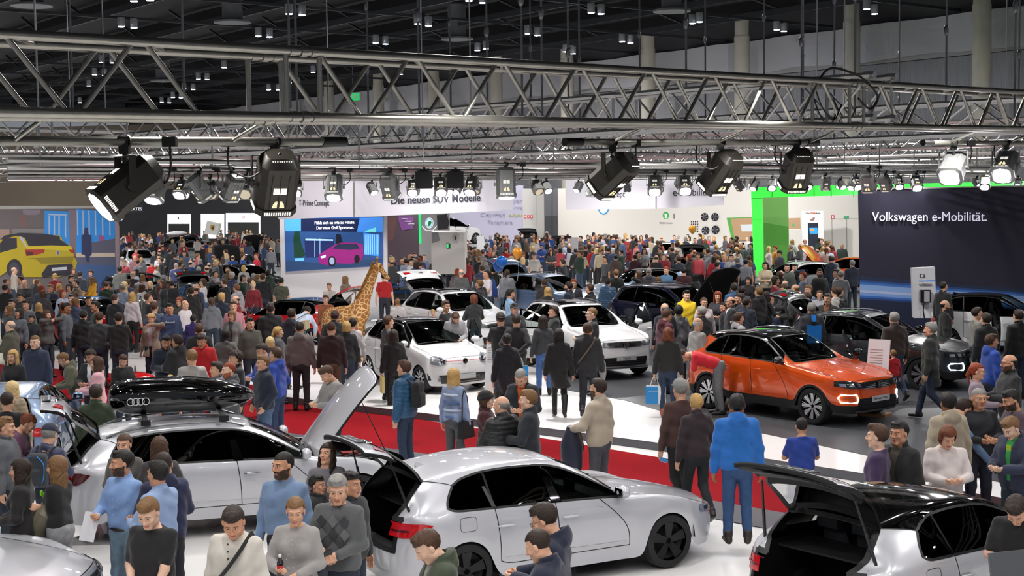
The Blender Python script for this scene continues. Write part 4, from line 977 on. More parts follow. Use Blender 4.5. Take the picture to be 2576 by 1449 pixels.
        if top in ('jacket', 'puffer', 'suit', 'coat', 'shirt', 'vest'):
            col = np.abs(cap(q, (0, -.012, 1.455), (0, -.008, 1.50), .072 if top != 'shirt' else .064, .078 if top != 'shirt' else .064))-.008
            col = np.maximum(col, np.maximum(q[:, 2]-(1.525 if top != 'shirt' else 1.505)+.35*q[:, 1], 1.44-q[:, 2])); d = smin(d, col, .01)
        if top == 'hoodie' or p.get('hood'):
            d = smin(d, ell(q, (0, -.10, 1.455), (.115, .055, .075)), .03); d = smin(d, np.maximum(np.abs(cap(q, (0, -.01, 1.44), (0, -.03, 1.5), .085, .095))-.012, np.maximum(q[:, 2]-1.50+.5*q[:, 1], 1.40-q[:, 2])), .02)
        if p.get('open'):
            d = smax(d, -np.maximum(np.abs(q[:, 0])-(.035+.16*np.clip(q[:, 2]-1.30, 0, .2)), -q[:, 1]), .008)
        elif top in ('suit',): d = smax(d, -np.maximum(np.abs(q[:, 0])-.35*np.clip(q[:, 2]-1.26, 0, .22), -q[:, 1]), .006)
        # cloth folds
        if lod < 2: d = d+.0034*np.sin(q[:, 2]*38+7*q[:, 0]+4*np.sin(9*q[:, 1]+6*q[:, 0]))
        return d
    lt = lo.copy(); lt[2] = max(.0, min(hem, 2)-.35 if p.get('lean', 0) > .5 else hem-.06); out['top'] = snets(ftop, lt, hi, h)
    if p.get('open') or top == 'suit':
        def fin(P):
            d, q = torso(P, J, thick*.55, fem, belly, wide); return smax(smax(d, .86-q[:, 2], .01), q[:, 2]-1.475, .01)
        l3 = lo.copy(); l3[2] = .8; out['under'] = snets(fin, l3, hi, h*1.2)
    # --- legs
    bt = p.get('bot', 'jeans')
    def fleg(P):
        d = legsd(P, J, .010 if bt != 'leggings' else .003, 1.0 if not fem else .96)
        if bt == 'skirt': d = smin(d, cap(P, (0, 0, .95), (0, 0, .62), .13, .17), .03)
        d = smax(d, .075-P[:, 2], .01); d = smax(d, P[:, 2]-1.0, .01)
        if lod < 2: d = d+.002*np.sin(P[:, 2]*45+9*P[:, 0])
        return d
    if not p.get('nolegs'):
        l2, h2 = lo.copy(), hi.copy(); l2[2] = 0; h2[2] = 1.04; l2[:2] = np.minimum(l2[:2], [-.3, -.45]); h2[:2] = np.maximum(h2[:2], [.3, .4]); out['trousers'] = snets(fleg, l2, h2, h*1.12)
        sh = MB(); vv = []
        for s, sg in (('L', -1), ('R', 1)):
            a = J['an'+s]; tilt = 0 if a[2] < .12 else .5
            def fs(P, tilt=tilt):
                q = P@rotx(-tilt).astype(np.float32)
                d = smin(cap(q, (0, -.045, -.045), (0, .10, -.052), .042, .036), cap(q, (0, .15, -.058), (0, .16, -.058), .030), .03)
                d = smin(d, cap(q, (0, -.02, .0), (0, -.015, .04 if not p.get('boots') else .3), .047, .05 if not p.get('boots') else .058), .03)
                return smax(d, -.088-q[:, 2], .006)
            v, q = snets(fs, (-.08, -.12, -.14), (.08, .26, .10 if not p.get('boots') else .4), max(h*.7, .012)); vv.append((v@rotz(-sg*.15).T+a, q, np.zeros(len(q), int)))
        out['shoes'] = merge(vv, [0])[:2]
    # --- hair
    hs = p.get('hair', 'short')
    if hs != 'none':
        v, q = hair_mesh(hs if hs not in ('cap', 'beanie') else 'short', lod); out['hair'] = (v*HS@J['Hr'].T+J['head'], q)
    if p.get('hat'):
        v, q = hair_mesh(p['hat'], lod); Rr = J['Hr']@(rotz(PI) if p.get('hatback') else np.eye(3)); out['hat'] = (v*HS@Rr.T+J['head'], q)
    BODY[pk] = (out, J); return BODY[pk]
def merge(parts, _):
    V = []; F = []; K = []; n = 0
    for v, f, k in parts: V.append(v); F.append(f+n); K.append(k); n += len(v)
    return np.concatenate(V), np.concatenate(F), np.concatenate(K)
def np_mesh(name, V, F, mats, K=None):
    me = bpy.data.meshes.new(name)
    me.vertices.add(len(V)); me.vertices.foreach_set('co', np.asarray(V, np.float32).ravel())
    me.loops.add(F.size); me.loops.foreach_set('vertex_index', F.astype(np.int32).ravel())
    me.polygons.add(len(F)); me.polygons.foreach_set('loop_start', np.arange(len(F), dtype=np.int32)*4)
    for m in mats: me.materials.append(m)
    if K is not None: me.polygons.foreach_set('material_index', K.astype(np.int32))
    me.update(calc_edges=True); me.validate(); me.shade_smooth(); return me
SKIN = {'l': 'dba98c', 'm': 'c99475', 'p': 'e6bca2', 'd': '9a6a4c', 'k': '5d3d2c'}
HAIRC = {'bk': '17130f', 'db': '2b1e16', 'br': '4a3222', 'lb': '7b5a38', 'bl': 'c09a5f', 'pb': 'd8bc86', 'gr': '8d8a86', 'wh': 'cfccc8', 'rd': '8a3a1c', 'au': '6e3a20'}
def mixc(a, b, t):
    return tuple((int(a[i:i+2], 16)*(1-t)+int(b[i:i+2], 16)*t)/255 for i in (0, 2, 4))
def skinmats(sk, hc):
    s = mat('skin_'+sk, SKIN[sk], .5, spec=.4, bump=.08, bscale=60); li = lin(SKIN[sk])
    lips = mat('lips_'+sk, tuple(min(1, x) for x in (int(SKIN[sk][:2], 16)/255*.85, int(SKIN[sk][2:4], 16)/255*.62, int(SKIN[sk][4:], 16)/255*.62)), .45)
    return [s, lips, mat('eye_white', 'd8d4cf', .3), mat('eye_iris', '2c2018', .2), mat('brow_'+hc+sk, mixc(HAIRC[hc], SKIN[sk], .35), .8), mat('beard_'+hc+sk, mixc(HAIRC[hc], SKIN[sk], .3), .9, bump=.5, bscale=160, var=.5)]
def hairmat(hc): return mat('hair_'+hc, HAIRC[hc], .5, bump=.5, var=.35, bscale=90, spec=.35)
MESHC = {}
PEOPLE = []
def make_person(pk, sk='l', hc='br', tc='333333', bc='2c3444', uc='c8c8c8', sc_='1c1a1a', kind='', hatc='222222'):
    """returns list of (name, mesh, materials) for a body type; meshes are shared, colours sit on the objects"""
    geo, J = body_geo(pk); lod = dict(pk)['lod']
    if pk not in MESHC:
        d = {}
        for k, g in geo.items():
            V, F = g[0], g[1]; K = g[2] if len(g) > 2 else None
            d[k] = np_mesh(k, V, F, [mat('blank', '808080')]*(6 if k == 'body' else 1), K)
        MESHC[pk] = d
    m = MESHC[pk]
    def put(k, nm, mats, parent=None):
        o = link(nm, m[k], parent)
        for i, mt in enumerate(mats): o.material_slots[i].link = 'OBJECT'; o.material_slots[i].material = mt
        return o
    root = put('body', 'person', skinmats(sk, hc))
    nm = {'tee': 't_shirt', 'suit': 'suit_jacket'}.get(dict(pk).get('top', 'sweater'), dict(pk).get('top', 'sweater'))
    if 'under' in m: put('under', 'inner_shirt', [cloth(uc)], root)
    put('top', nm, [cloth(tc, kind)], root)
    if 'trousers' in m: put('trousers', 'trousers', [cloth(bc, 'denim' if dict(pk).get('bot', 'jeans') == 'jeans' else 'knit')], root); put('shoes', 'shoes', [mat('shoe_'+sc_, sc_, .45)], root)
    if 'hair' in m: put('hair', 'hair', [hairmat(hc)], root)
    if 'hat' in m: put('hat', 'hat', [cloth(hatc)], root)
    return root, J
def head_top(J, pk):
    e = .012
    return J['head']+J['Hr']@np.array([0, -.01, .136])
def place(px, py, zf, height, yaw, pk, label=None, **kw):
    """stand a person on the floor at height zf so that the crown of the head is seen at px,py"""
    root, J = make_person(pk, **kw); s = height/1.75
    ht = head_top(J, pk)*s; R = rotz(math.radians(yaw)); o = R@ht
    if zf == 'auto':
        g = G(px, py, ht[2]+PLAT)-o; zf = PLAT if inside_vw(g[:2]) else 0.
    g = G(px, py, ht[2]+zf); pos = np.array([g[0]-o[0], g[1]-o[1], zf+.004])
    root.location = pos; root.rotation_euler = (0, 0, math.radians(yaw)); root.scale = (s, s, s)
    root['category'] = 'person'
    PEOPLE.append(dict(o=root, px=px, py=py, D=pos[1], pos=pos, label=label, J=J, s=s, yaw=yaw)); root['label'] = label or ''
    return root, J, s
VWP = [G(x, y, 0)[:2] for x, y in vw]
def inside_vw(p):
    c = False; n = len(VWP)
    for i in range(n):
        a, b = VWP[i], VWP[(i+1) % n]
        if (a[1] > p[1]) != (b[1] > p[1]) and p[0] < (b[0]-a[0])*(p[1]-a[1])/(b[1]-a[1])+a[0]: c = not c
    return c
# ================================================================ CARS
from mathutils.bvhtree import BVHTree
black_tr = mat('trim_black', '101113', .45); black_gl = mat('gloss_black', '050506', .08, coat=1.); chrome = mat('chrome', 'd9dadd', .12, metal=1.)
tyre_m = mat('tyre_rubber', '18181a', .8, bump=.2, bscale=60); alloy = mat('alloy_silver', 'b9bbc0', .25, metal=.9); alloy_k = mat('alloy_black', '1a1b1d', .3, metal=.5)
clad = mat('cladding_black', '1b1c1e', .6); inner_m = mat('interior_dark', '131416', .8); inner_g = mat('interior_grey', '3a3b3d', .8); carpet_k = mat('boot_carpet', '1b1b1d', .95)
gl_clear = glassmat('glass_clear', 'd4e0da', .9); gl_dark = glassmat('glass_privacy', '2a2e30', .10); gl_ws = glassmat('glass_windscreen', 'bcd0c6', .62)
redl = mat('tail_red', 'b00d16', .15, coat=1., emit=.12); redd = mat('tail_dark_red', '4a0a10', .15, coat=1.); headc = mat('headlamp', 'c8ccd4', .12, metal=.7); headd = mat('headlamp_dark', '24262a', .1, coat=1.)
drl = mat('daylight_strip', 'dff4ff', .4, emit=7); plate_m = mat('plate_grey', 'b9babb', .5); intm = mat('disc_steel', '77787a', .35, metal=.9)
def paint(name, col, metal=.0, rough=.28): return mat('paint_'+name, col, rough, metal=metal, coat=1., backdark=True, coatr=.03)
SP = {
 'a3': dict(L=4.31, W=1.785, H=1.43, wb=2.636, fo=.86, R=.325, zs=.19, zh0=.70, zcowl=.965, xcowl=.80, xhead=.02, zhead=1.375, xre=-1.72, zre=1.335, xgb=-2.02, zgb=1.0, bf=.935, br=1.0, xwf=.66, xwr=-1.60, xwrt=-1.28, xB=-.18, xC=-.98, rails=0, clad=0),
 'a4': dict(L=4.75, W=1.842, H=1.45, wb=2.818, fo=.88, R=.345, zs=.24, zh0=.72, zcowl=.985, xcowl=.86, xhead=.05, zhead=1.385, xre=-1.95, zre=1.36, xgb=-2.26, zgb=1.02, bf=.96, br=1.02, xwf=.72, xwr=-1.88, xwrt=-1.62, xB=-.18, xC=-1.12, rails=1, clad=0),
 'q2': dict(L=4.19, W=1.794, H=1.51, wb=2.60, fo=.80, R=.34, zs=.24, zh0=.82, zcowl=1.06, xcowl=.74, xhead=-.02, zhead=1.44, xre=-1.62, zre=1.40, xgb=-1.92, zgb=1.08, bf=1.04, br=1.10, xwf=.60, xwr=-1.42, xwrt=-1.12, xB=-.2, xC=-.98, rails=0, clad=1),
 'troc': dict(L=4.234, W=1.819, H=1.56, wb=2.59, fo=.83, R=.345, zs=.25, zh0=.86, zcowl=1.08, xcowl=.78, xhead=.02, zhead=1.49, xre=-1.62, zre=1.46, xgb=-1.94, zgb=1.10, bf=1.06, br=1.13, xwf=.62, xwr=-1.50, xwrt=-1.2, xB=-.18, xC=-.98, rails=1, clad=1),
 'up': dict(L=3.60, W=1.645, H=1.49, wb=2.407, fo=.60, R=.30, zs=.17, zh0=.78, zcowl=1.0, xcowl=.86, xhead=.10, zhead=1.44, xre=-1.42, zre=1.42, xgb=-1.66, zgb=.95, bf=.96, br=1.06, xwf=.74, xwr=-1.32, xwrt=-1.16, xB=-.12, xC=-.86, rails=0, clad=0),
 'tig': dict(L=4.49, W=1.839, H=1.64, wb=2.68, fo=.87, R=.355, zs=.25, zh0=.92, zcowl=1.14, xcowl=.80, xhead=.05, zhead=1.56, xre=-1.80, zre=1.56, xgb=-2.08, zgb=1.14, bf=1.11, br=1.16, xwf=.66, xwr=-1.76, xwrt=-1.52, xB=-.18, xC=-1.04, rails=1, clad=0),
 'golf': dict(L=4.26, W=1.79, H=1.46, wb=2.62, fo=.86, R=.32, zs=.19, zh0=.74, zcowl=1.0, xcowl=.78, xhead=.02, zhead=1.40, xre=-1.72, zre=1.375, xgb=-1.98, zgb=1.0, bf=.97, br=1.02, xwf=.64, xwr=-1.50, xwrt=-1.24, xB=-.18, xC=-.98, rails=0, clad=0),
}
def cage(S):
    w = S['W']/2; xf, xr = S['wb']/2, -S['wb']/2; nose = xf+S['fo']; tail = nose-S['L']; R = S['R']; Ra = R+.055
    zs = S['zs']; cl = S['clad']; fx = math.sqrt(Ra**2-(R-zs)**2)
    P = np.zeros((16, 9, 3))
    def up8(x, z, cx, crown, ys, dz=(0, 0, 0)):
        out = []
        for y, d in zip((*ys, 0), (*dz, 0)): out.append((x-cx*(y/w)**2.2, y, z-crown*(y/w)**2+d))
        return out    # r5? caller slices
    # lower rows
    lx = [nose-.30, xf+fx, xf+Ra*.74, xf, xf-Ra*.74, xf-fx, xf-Ra-.11, (xf-Ra-.1+S['xB'])/2, S['xB'], (S['xB']+xr+fx)/2, xr+fx, xr+Ra*.74, xr, xr-Ra*.74, xr-fx, tail+.20]
    top_ = S['zh0']; belt = lambda x: np.interp(x, [S['xwr'], S['xwf']], [S['br'], S['bf']])
    for k in range(16):
        x = lx[k]; wh = xf if k < 7 else xr; a = k in (1, 2, 3, 4, 5, 10, 11, 12, 13, 14)
        z0 = zs
        if k in (3, 12): z0 = R+Ra
        if k in (2, 4, 11, 13): z0 = R+Ra*.67
        zr = [z0, max(zs+.15, z0+.045), max(R+.26, z0+.10), 0, 0]
        b = belt(min(max(x, S['xwr']), S['xwf'])) if 4 < k < 13 else (S['zh0']+(S['zcowl']-S['zh0'])*(nose-x)/(nose-S['xcowl'])-.03 if k <= 4 else S['br']-.02)
        b = max(b, z0+.19); zr[4] = b; zr[3] = max(b-.13, zr[2]+.05)
        ww = {0: .86, 15: .86, 1: .965, 14: .965}.get(k, 1.)
        yy = [.95*w, .975*w, w, .99*w, .955*w]
        if a and k not in (1, 14): yy[0] = w*.995; yy[1] = w*1.0
        if k in (6, 7, 8, 9): yy = [.93*w, .955*w, .985*w, .985*w, .945*w]
        for j in range(5): P[k, j] = (x, yy[j]*ww, zr[j])
    # corner columns
    c0 = [zs+.0, zs+.14, zs+.32, S['zh0']-.09, S['zh0']-.015]
    for j in range(5): P[0, j] = (nose-.26-(.02 if j > 2 else 0), w*(.84 if j else .80), c0[j])
    c15 = [zs+.04, zs+.2, zs+.42, (zs+.42+S['zgb'])/2+.03, S['zgb']-.05]
    for j in range(5): P[15, j] = (tail+(.17, .16, .16, .19, .22)[j], w*(.82, .86, .87, .86, .80)[j], c15[j])
    # belt x
    bx_ = {5: S['xwf'], 6: S['xwf']-.30, 7: (S['xwf']-.3+S['xB'])/2, 8: S['xB'], 9: (S['xB']+S['xC'])/2, 10: S['xC'], 11: (S['xC']+S['xwr'])/2, 12: S['xwr'], 13: (S['xwr']+S['xgb'])/2+.02, 14: S['xgb']+.10}
    for k, x in bx_.items():
        P[k, 4, 0] = x; P[k, 3, 0] = x*.6+lx[k]*.4
        if k < 13: P[k, 4, 2] = belt(x)
    P[4, 4] = (S['xcowl']+.0, .95*w, S['zcowl']-.045); P[13, 4, 1] = .93*w; P[14, 4, 1] = .90*w; P[14, 4, 2] = S['zgb']-.02; P[13, 4, 2] = S['br']-.0; P[14, 3, 1] = .95*w
    # upper rows 5..8
    hx = [nose-.07, nose-.07-(nose-S['xcowl'])*.30, nose-.07-(nose-S['xcowl'])*.60, nose-.07-(nose-S['xcowl'])*.82]
    for k in range(4):
        f = (nose-.07-hx[k])/(nose-.07-S['xcowl']); z = S['zh0']+(S['zcowl']-S['zh0'])*(f**.75)+.01*math.sin(PI*f)
        cx = .22*(1-f)+.12*f; ys = [(.74+.06*f)*w, (.58+.08*f)*w, .30*w]
        P[k, 5:] = up8(hx[k], z, cx, .07, ys)
        if k: P[k, 4, 2] = max(P[k, 4, 2], z-.09)
        if k: P[k, 5, 2] = max(P[k, 5, 2], 0)
    zc, zh = S['zcowl'], S['zhead']
    for k, f in ((4, 0.), (5, .33), (6, .67), (7, 1.)):
        x = S['xcowl']+(S['xhead']-S['xcowl'])*f; z = zc+(zh-zc)*(f+.10*math.sin(PI*f)); ys = [(.84-.17*f)*w, (.745-.145*f)*w, (.38-.07*f)*w]
        P[k, 5:] = up8(x, z, .20-.10*f, .05+.02*(1-f), ys)
        P[k, 5, 2] -= .02+.02*f
    P[4, 5] = (S['xcowl']-.10, .865*w, zc-.035); P[5, 5] = (S['xwf']-.02, .90*w, P[5, 4, 2]+.03)
    P[6, 5, 1] = .80*w; P[6, 5, 2] = (P[5, 5, 2]+zh-.08)/2+.03; P[6, 5, 0] = (P[5, 5, 0]+S['xhead']-.1)/2+.02
    rx = [S['xB']-.05, (S['xB']+S['xC'])/2-.02, S['xC']-.05, (S['xC']+S['xre'])/2-.05, S['xre']]
    H = S['H']
    for k in range(8, 13):
        x = rx[k-8]; f = (x-S['xhead'])/(S['xre']-S['xhead']); z = zh+(S['zre']-zh)*f+(H-max(zh, S['zre'])*.5-min(zh, S['zre'])*.5)*math.sin(PI*min(1, f*.95+.08))*1.05
        ys = [(.672-.02*f)*w, (.60-.02*f)*w, .31*w]
        P[k, 5:] = up8(x, z, (.02 if k < 12 else -.08), .06, ys); P[k, 5, 2] -= .035
    P[12, 5] = (S['xre']+.0, .64*w, P[12, 6, 2]-.05)
    P[11, 5, 0] = S['xwrt']+.1; P[12, 5, 0] = S['xwrt']-.06; P[12, 5, 1] = .67*w; P[12, 5, 2] = P[11, 5, 2]-.035
    for k, f in ((13, .5), (14, 1.)):
        x = S['xre']+(S['xgb']-S['xre'])*f-.04*math.sin(PI*f); z = S['zre']+(S['zgb']-S['zre'])*f
        ys = [(.70+.12*f)*w, (.60+.08*f)*w, .32*w]; P[k, 5:] = up8(x, z, -.12, .03*(1-f)+.01, ys); P[k, 5, 0] += .06
    for i, y in enumerate((.70*w, .56*w, .28*w, 0)): P[15, 5+i] = (tail+.09+.13*(y/w)**2.2, y, S['zgb']-.055)
    # caps: rows i=0..4, cols c=0..4 (corner -> centre)
    CF = np.zeros((5, 5, 3)); CR = np.zeros((5, 5, 3))
    fxn = [nose-.05, nose, nose-.005, nose-.03, None]; rxn = [tail+.06, tail, tail+.0, tail+.045, None]
    ys = [None, .70*w, .53*w, .28*w, 0]
    for i in range(5):
        CF[i, 0] = P[0, i]; CR[i, 0] = P[15, i]
        for c in range(1, 5):
            y = ys[c]
            if i == 4: CF[i, c] = P[0, 4+c]; CR[i, c] = P[15, 4+c]
            else:
                CF[i, c] = (fxn[i]-.17*(y/w)**2.6*1.0, y, c0[i]+.01*(i > 1)*(1-(y/w)**2)); CR[i, c] = (rxn[i]+.10*(y/w)**2.6, y, c15[i])
    return P, CF, CR
REG = ['body', 'hood', 'windscreen', 'doorFL', 'doorFR', 'doorRL', 'doorRR', 'winFL', 'winFR', 'winRL', 'winRR', 'quarterL', 'quarterR', 'roof', 'rearglass', 'tailgate', 'cladding', 'pillar']
def region(kind, k, j, sd, S):
    s = 'L' if sd > 0 else 'R'
    if kind == 'side':
        if j >= 5 and k < 4: return 'hood'
        if j >= 6 and 4 <= k < 7: return 'windscreen'
        if j == 4 and 5 <= k < 8: return 'winF'+s
        if j == 4 and 8 <= k < 10: return 'winR'+s
        if j == 4 and 10 <= k < 12: return 'quarter'+s
        if 7 <= k < 12 and j >= 5: return 'roof'
        if j == 5 and 5 <= k < 7: return 'pillar'
        if j >= 6 and 12 <= k < 14: return 'rearglass'
        if j >= 6 and k == 14: return 'tailgate'
        if j == 0: return 'cladding' if S['clad'] else 'body'
        if 1 <= j < 4 and 6 <= k < 8: return 'doorF'+s
        if 1 <= j < 4 and 8 <= k < 10: return 'doorR'+s
        return 'body'
    if kind == 'front': return 'cladding' if (S['clad'] and j == 0) else 'body'
    return 'tailgate' if (j >= 2 and k >= 1) else ('cladding' if (S['clad'] and j == 0) else 'body')
GEO = {}
def car_geo(typ, lev):
    if (typ, lev) in GEO: return GEO[(typ, lev)]
    S = SP[typ]; P, CF, CR = cage(S); V = []; ids = {}
    def vid(p):
        key = tuple(round(float(q), 5) for q in p)
        if key not in ids: ids[key] = len(V); V.append(key)
        return ids[key]
    F = []; K = []; cre = {}
    def edge(a, b, c):
        if a != b: cre[tuple(sorted((a, b)))] = max(c, cre.get(tuple(sorted((a, b))), 0))
    for sd in (1, -1):
        m = np.array([1, sd, 1.])
        G_ = [[vid(P[k, j]*m) for j in range(9)] for k in range(16)]
        for k in range(15):
            for j in range(8):
                f = [G_[k][j], G_[k+1][j], G_[k+1][j+1], G_[k][j+1]]
                F.append(f if sd < 0 else f[::-1]); K.append(REG.index(region('side', k, j, sd, S)))
        for k in range(15):
            if 5 <= k < 12: edge(G_[k][4], G_[k+1][4], .9); edge(G_[k][5], G_[k+1][5], .9)
            if k < 4: edge(G_[k][4], G_[k+1][4], .35)
            if 4 <= k < 7: edge(G_[k][6], G_[k+1][6], .85)
            if 12 <= k < 14: edge(G_[k][6], G_[k+1][6], .7)
            edge(G_[k][3], G_[k+1][3], .25); edge(G_[k][0], G_[k+1][0], .0)
            if 7 <= k < 12: edge(G_[k][6], G_[k+1][6], .3)
        for j in range(5, 8): edge(G_[0][j], G_[0][j+1], .55)
        for j in range(6, 8): edge(G_[4][j], G_[4][j+1], .8); edge(G_[7][j], G_[7][j+1], .8); edge(G_[12][j], G_[12][j+1], .9); edge(G_[14][j], G_[14][j+1], .7)
        edge(G_[12][4], G_[12][5], .8); edge(G_[15][4], G_[15][5], .4)
        for C_, rear in ((CF, 0), (CR, 1)):
            H_ = [[vid(C_[i, c]*m) for c in range(5)] for i in range(5)]
            for i in range(4):
                for c in range(4):
                    f = [H_[i][c], H_[i][c+1], H_[i+1][c+1], H_[i+1][c]]
                    if (sd > 0) == bool(rear): f = f[::-1]
                    F.append(f); K.append(REG.index(region('rear' if rear else 'front', c, i, sd, S)))
            if rear:
                for c in range(4): edge(H_[2][c], H_[2][c+1], .4)
            else:
                for c in range(4): edge(H_[1][c], H_[1][c+1], .2)
    me = bpy.data.meshes.new('cage'); me.from_pydata(V, [], F)
    for _ in REG: me.materials.append(None)
    me.polygons.foreach_set('material_index', K)
    at = me.attributes.new('crease_edge', 'FLOAT', 'EDGE')
    vals = [cre.get(tuple(sorted(e.vertices)), 0.) for e in me.edges]; at.data.foreach_set('value', vals)
    o = bpy.data.objects.new('cage', me); COL.objects.link(o)
    md = o.modifiers.new('s', 'SUBSURF'); md.levels = lev; md.render_levels = lev; md.use_limit_surface = True
    ev = bpy.data.meshes.new_from_object(o.evaluated_get(bpy.context.evaluated_depsgraph_get()))
    n = len(ev.vertices); VV = np.zeros(n*3, np.float32); ev.vertices.foreach_get('co', VV); VV = VV.reshape(-1, 3).astype(float)
    nf = len(ev.polygons); FF = np.zeros(nf*4, np.int32); ev.loops.foreach_get('vertex_index', FF); FF = FF.reshape(-1, 4)
    KK = np.zeros(nf, np.int32); ev.polygons.foreach_get('material_index', KK)
    bpy.data.objects.remove(o); bpy.data.meshes.remove(me); bpy.data.meshes.remove(ev)
    # normals check
    t = VV[FF]; nn = np.cross(t[:, 2]-t[:, 0], t[:, 3]-t[:, 1]); cc = t.mean(1)
    if ((nn*(cc-np.array([0, 0, .7]))).sum(1) < 0).mean() > .5: FF = FF[:, ::-1]; nn = -nn
    ln = np.linalg.norm(nn, axis=1, keepdims=True); nn = nn/np.maximum(ln, 1e-9)
    vn = np.zeros_like(VV)
    for i in range(4): np.add.at(vn, FF[:, i], nn)
    vn /= np.maximum(np.linalg.norm(vn, axis=1, keepdims=True), 1e-9)
    bvh = BVHTree.FromPolygons(VV.tolist(), FF.tolist())
    GEO[(typ, lev)] = dict(V=VV, F=FF, K=KK, N=vn, bvh=bvh, S=S, P=P); return GEO[(typ, lev)]
def sub(g, names, solid=0., mask=None):
    ks = [REG.index(n) for n in names]; sel = np.isin(g['K'], ks)
    if mask is not None: sel &= mask
    F = g['F'][sel]; u, inv = np.unique(F, return_inverse=True); F = inv.reshape(-1, 4); V = g['V'][u]; N = g['N'][u]
    return V, F, N
def part(g, name, names, m, parent, solid=0., inner=None):
    V, F, N = sub(g, names)
    if not len(F): return None
    if solid:
        n = len(V); e = np.sort(np.stack([F, np.roll(F, -1, 1)], -1).reshape(-1, 2), 1); ue, ix, cn = np.unique(e, axis=0, return_index=True, return_counts=True)
        dr = np.stack([F, np.roll(F, -1, 1)], -1).reshape(-1, 2)[ix[cn == 1]]
        V2 = np.concatenate([V, V-N*solid]); side = np.stack([dr[:, 1], dr[:, 0], dr[:, 0]+n, dr[:, 1]+n], 1)
        F2 = np.concatenate([F, F[:, ::-1]+n, side]); K = np.concatenate([np.zeros(len(F), int), np.ones(len(F)+len(side), int)])
        return link(name, np_mesh(name, V2, F2, [m, inner or inner_m], K), parent)
    return link(name, np_mesh(name, V, F, [m]), parent)
def gapmesh(g, groups, r=.0045, m=None, skip=None):
    """thin dark lines along the edges of panels"""
    mb = MB()
    for names in groups:
        ks = [REG.index(n) for n in names]; F = g['F'][np.isin(g['K'], ks)]
        e = np.stack([F, np.roll(F, -1, 1)], -1).reshape(-1, 2); es = np.sort(e, 1); ue, cn = np.unique(es, axis=0, return_counts=True); be = ue[cn == 1]
        A_, B_ = g['V'][be[:, 0]], g['V'][be[:, 1]]; NA, NB = g['N'][be[:, 0]], g['N'][be[:, 1]]
        d = B_-A_; L_ = np.linalg.norm(d, axis=1, keepdims=True); d = d/np.maximum(L_, 1e-6); s = np.cross(d, NA); s /= np.maximum(np.linalg.norm(s, axis=1, keepdims=True), 1e-6); s2 = np.cross(d, NB); s2 /= np.maximum(np.linalg.norm(s2, axis=1, keepdims=True), 1e-6)
        o = .0018; Q = np.stack([A_-s*r+NA*o-d*r*.6, B_-s2*r+NB*o+d*r*.6, B_+s2*r+NB*o+d*r*.6, A_+s*r+NA*o-d*r*.6], 1).reshape(-1, 3); n = len(be)
        mb.add(Q, np.arange(4*n).reshape(n, 4), m or black_tr)
    return mb
def hit(g, o, d):
    r = g['bvh'].ray_cast(Vector(o), Vector(d)); return (np.array(r[0]), np.array(r[1])) if r[0] is not None else (None, None)
def patch(g, mb, top, bot, ax, off, m, nu=10, nv=3):
    """surface patch between two polylines given in (y,z) [ax x+/x-] or (x,z) [ax y+/y-], laid on the body"""
    def rs(pl, t):
        pl = np.array(pl, float); s = np.r_[0, np.cumsum(np.linalg.norm(np.diff(pl, axis=0), axis=1))]; s /= s[-1]; return np.array([np.interp(t, s, pl[:, i]) for i in (0, 1)])
    V = []
    for i in range(nu+1):
        a, b = rs(top, i/nu), rs(bot, i/nu)
        for j in range(nv+1):
            q = a+(b-a)*j/nv
            if ax == 'x+': o, d = (4, q[0], q[1]), (-1, 0, 0)
            elif ax == 'x-': o, d = (-4, q[0], q[1]), (1, 0, 0)
            elif ax == 'y+': o, d = (q[0], 3, q[1]), (0, -1, 0)
            elif ax == 'y-': o, d = (q[0], -3, q[1]), (0, 1, 0)
            else: o, d = (q[0], q[1], 3), (0, 0, -1)
            p, n = hit(g, o, d)
            if p is None: p = np.array(V[-1]) if V else np.array([0, 0, 0.]); V.append(p); continue
            if np.dot(n, d) > 0: n = -n
            V.append(p+n*off-np.array(d)*off*.5)
    F = [(i*(nv+1)+j, (i+1)*(nv+1)+j, (i+1)*(nv+1)+j+1, i*(nv+1)+j+1) for i in range(nu) for j in range(nv)]
    V = np.array(V); a = V[F[0][1]]-V[F[0][0]]; b = V[F[0][3]]-V[F[0][0]]
    ref = {'x+': (1, 0, 0), 'x-': (-1, 0, 0), 'y+': (0, 1, 0), 'y-': (0, -1, 0), 'z': (0, 0, 1)}[ax]
    if np.dot(np.cross(a, b), ref) < 0: F = [f[::-1] for f in F]
    mb.add(V, F, m)
WHL = {}
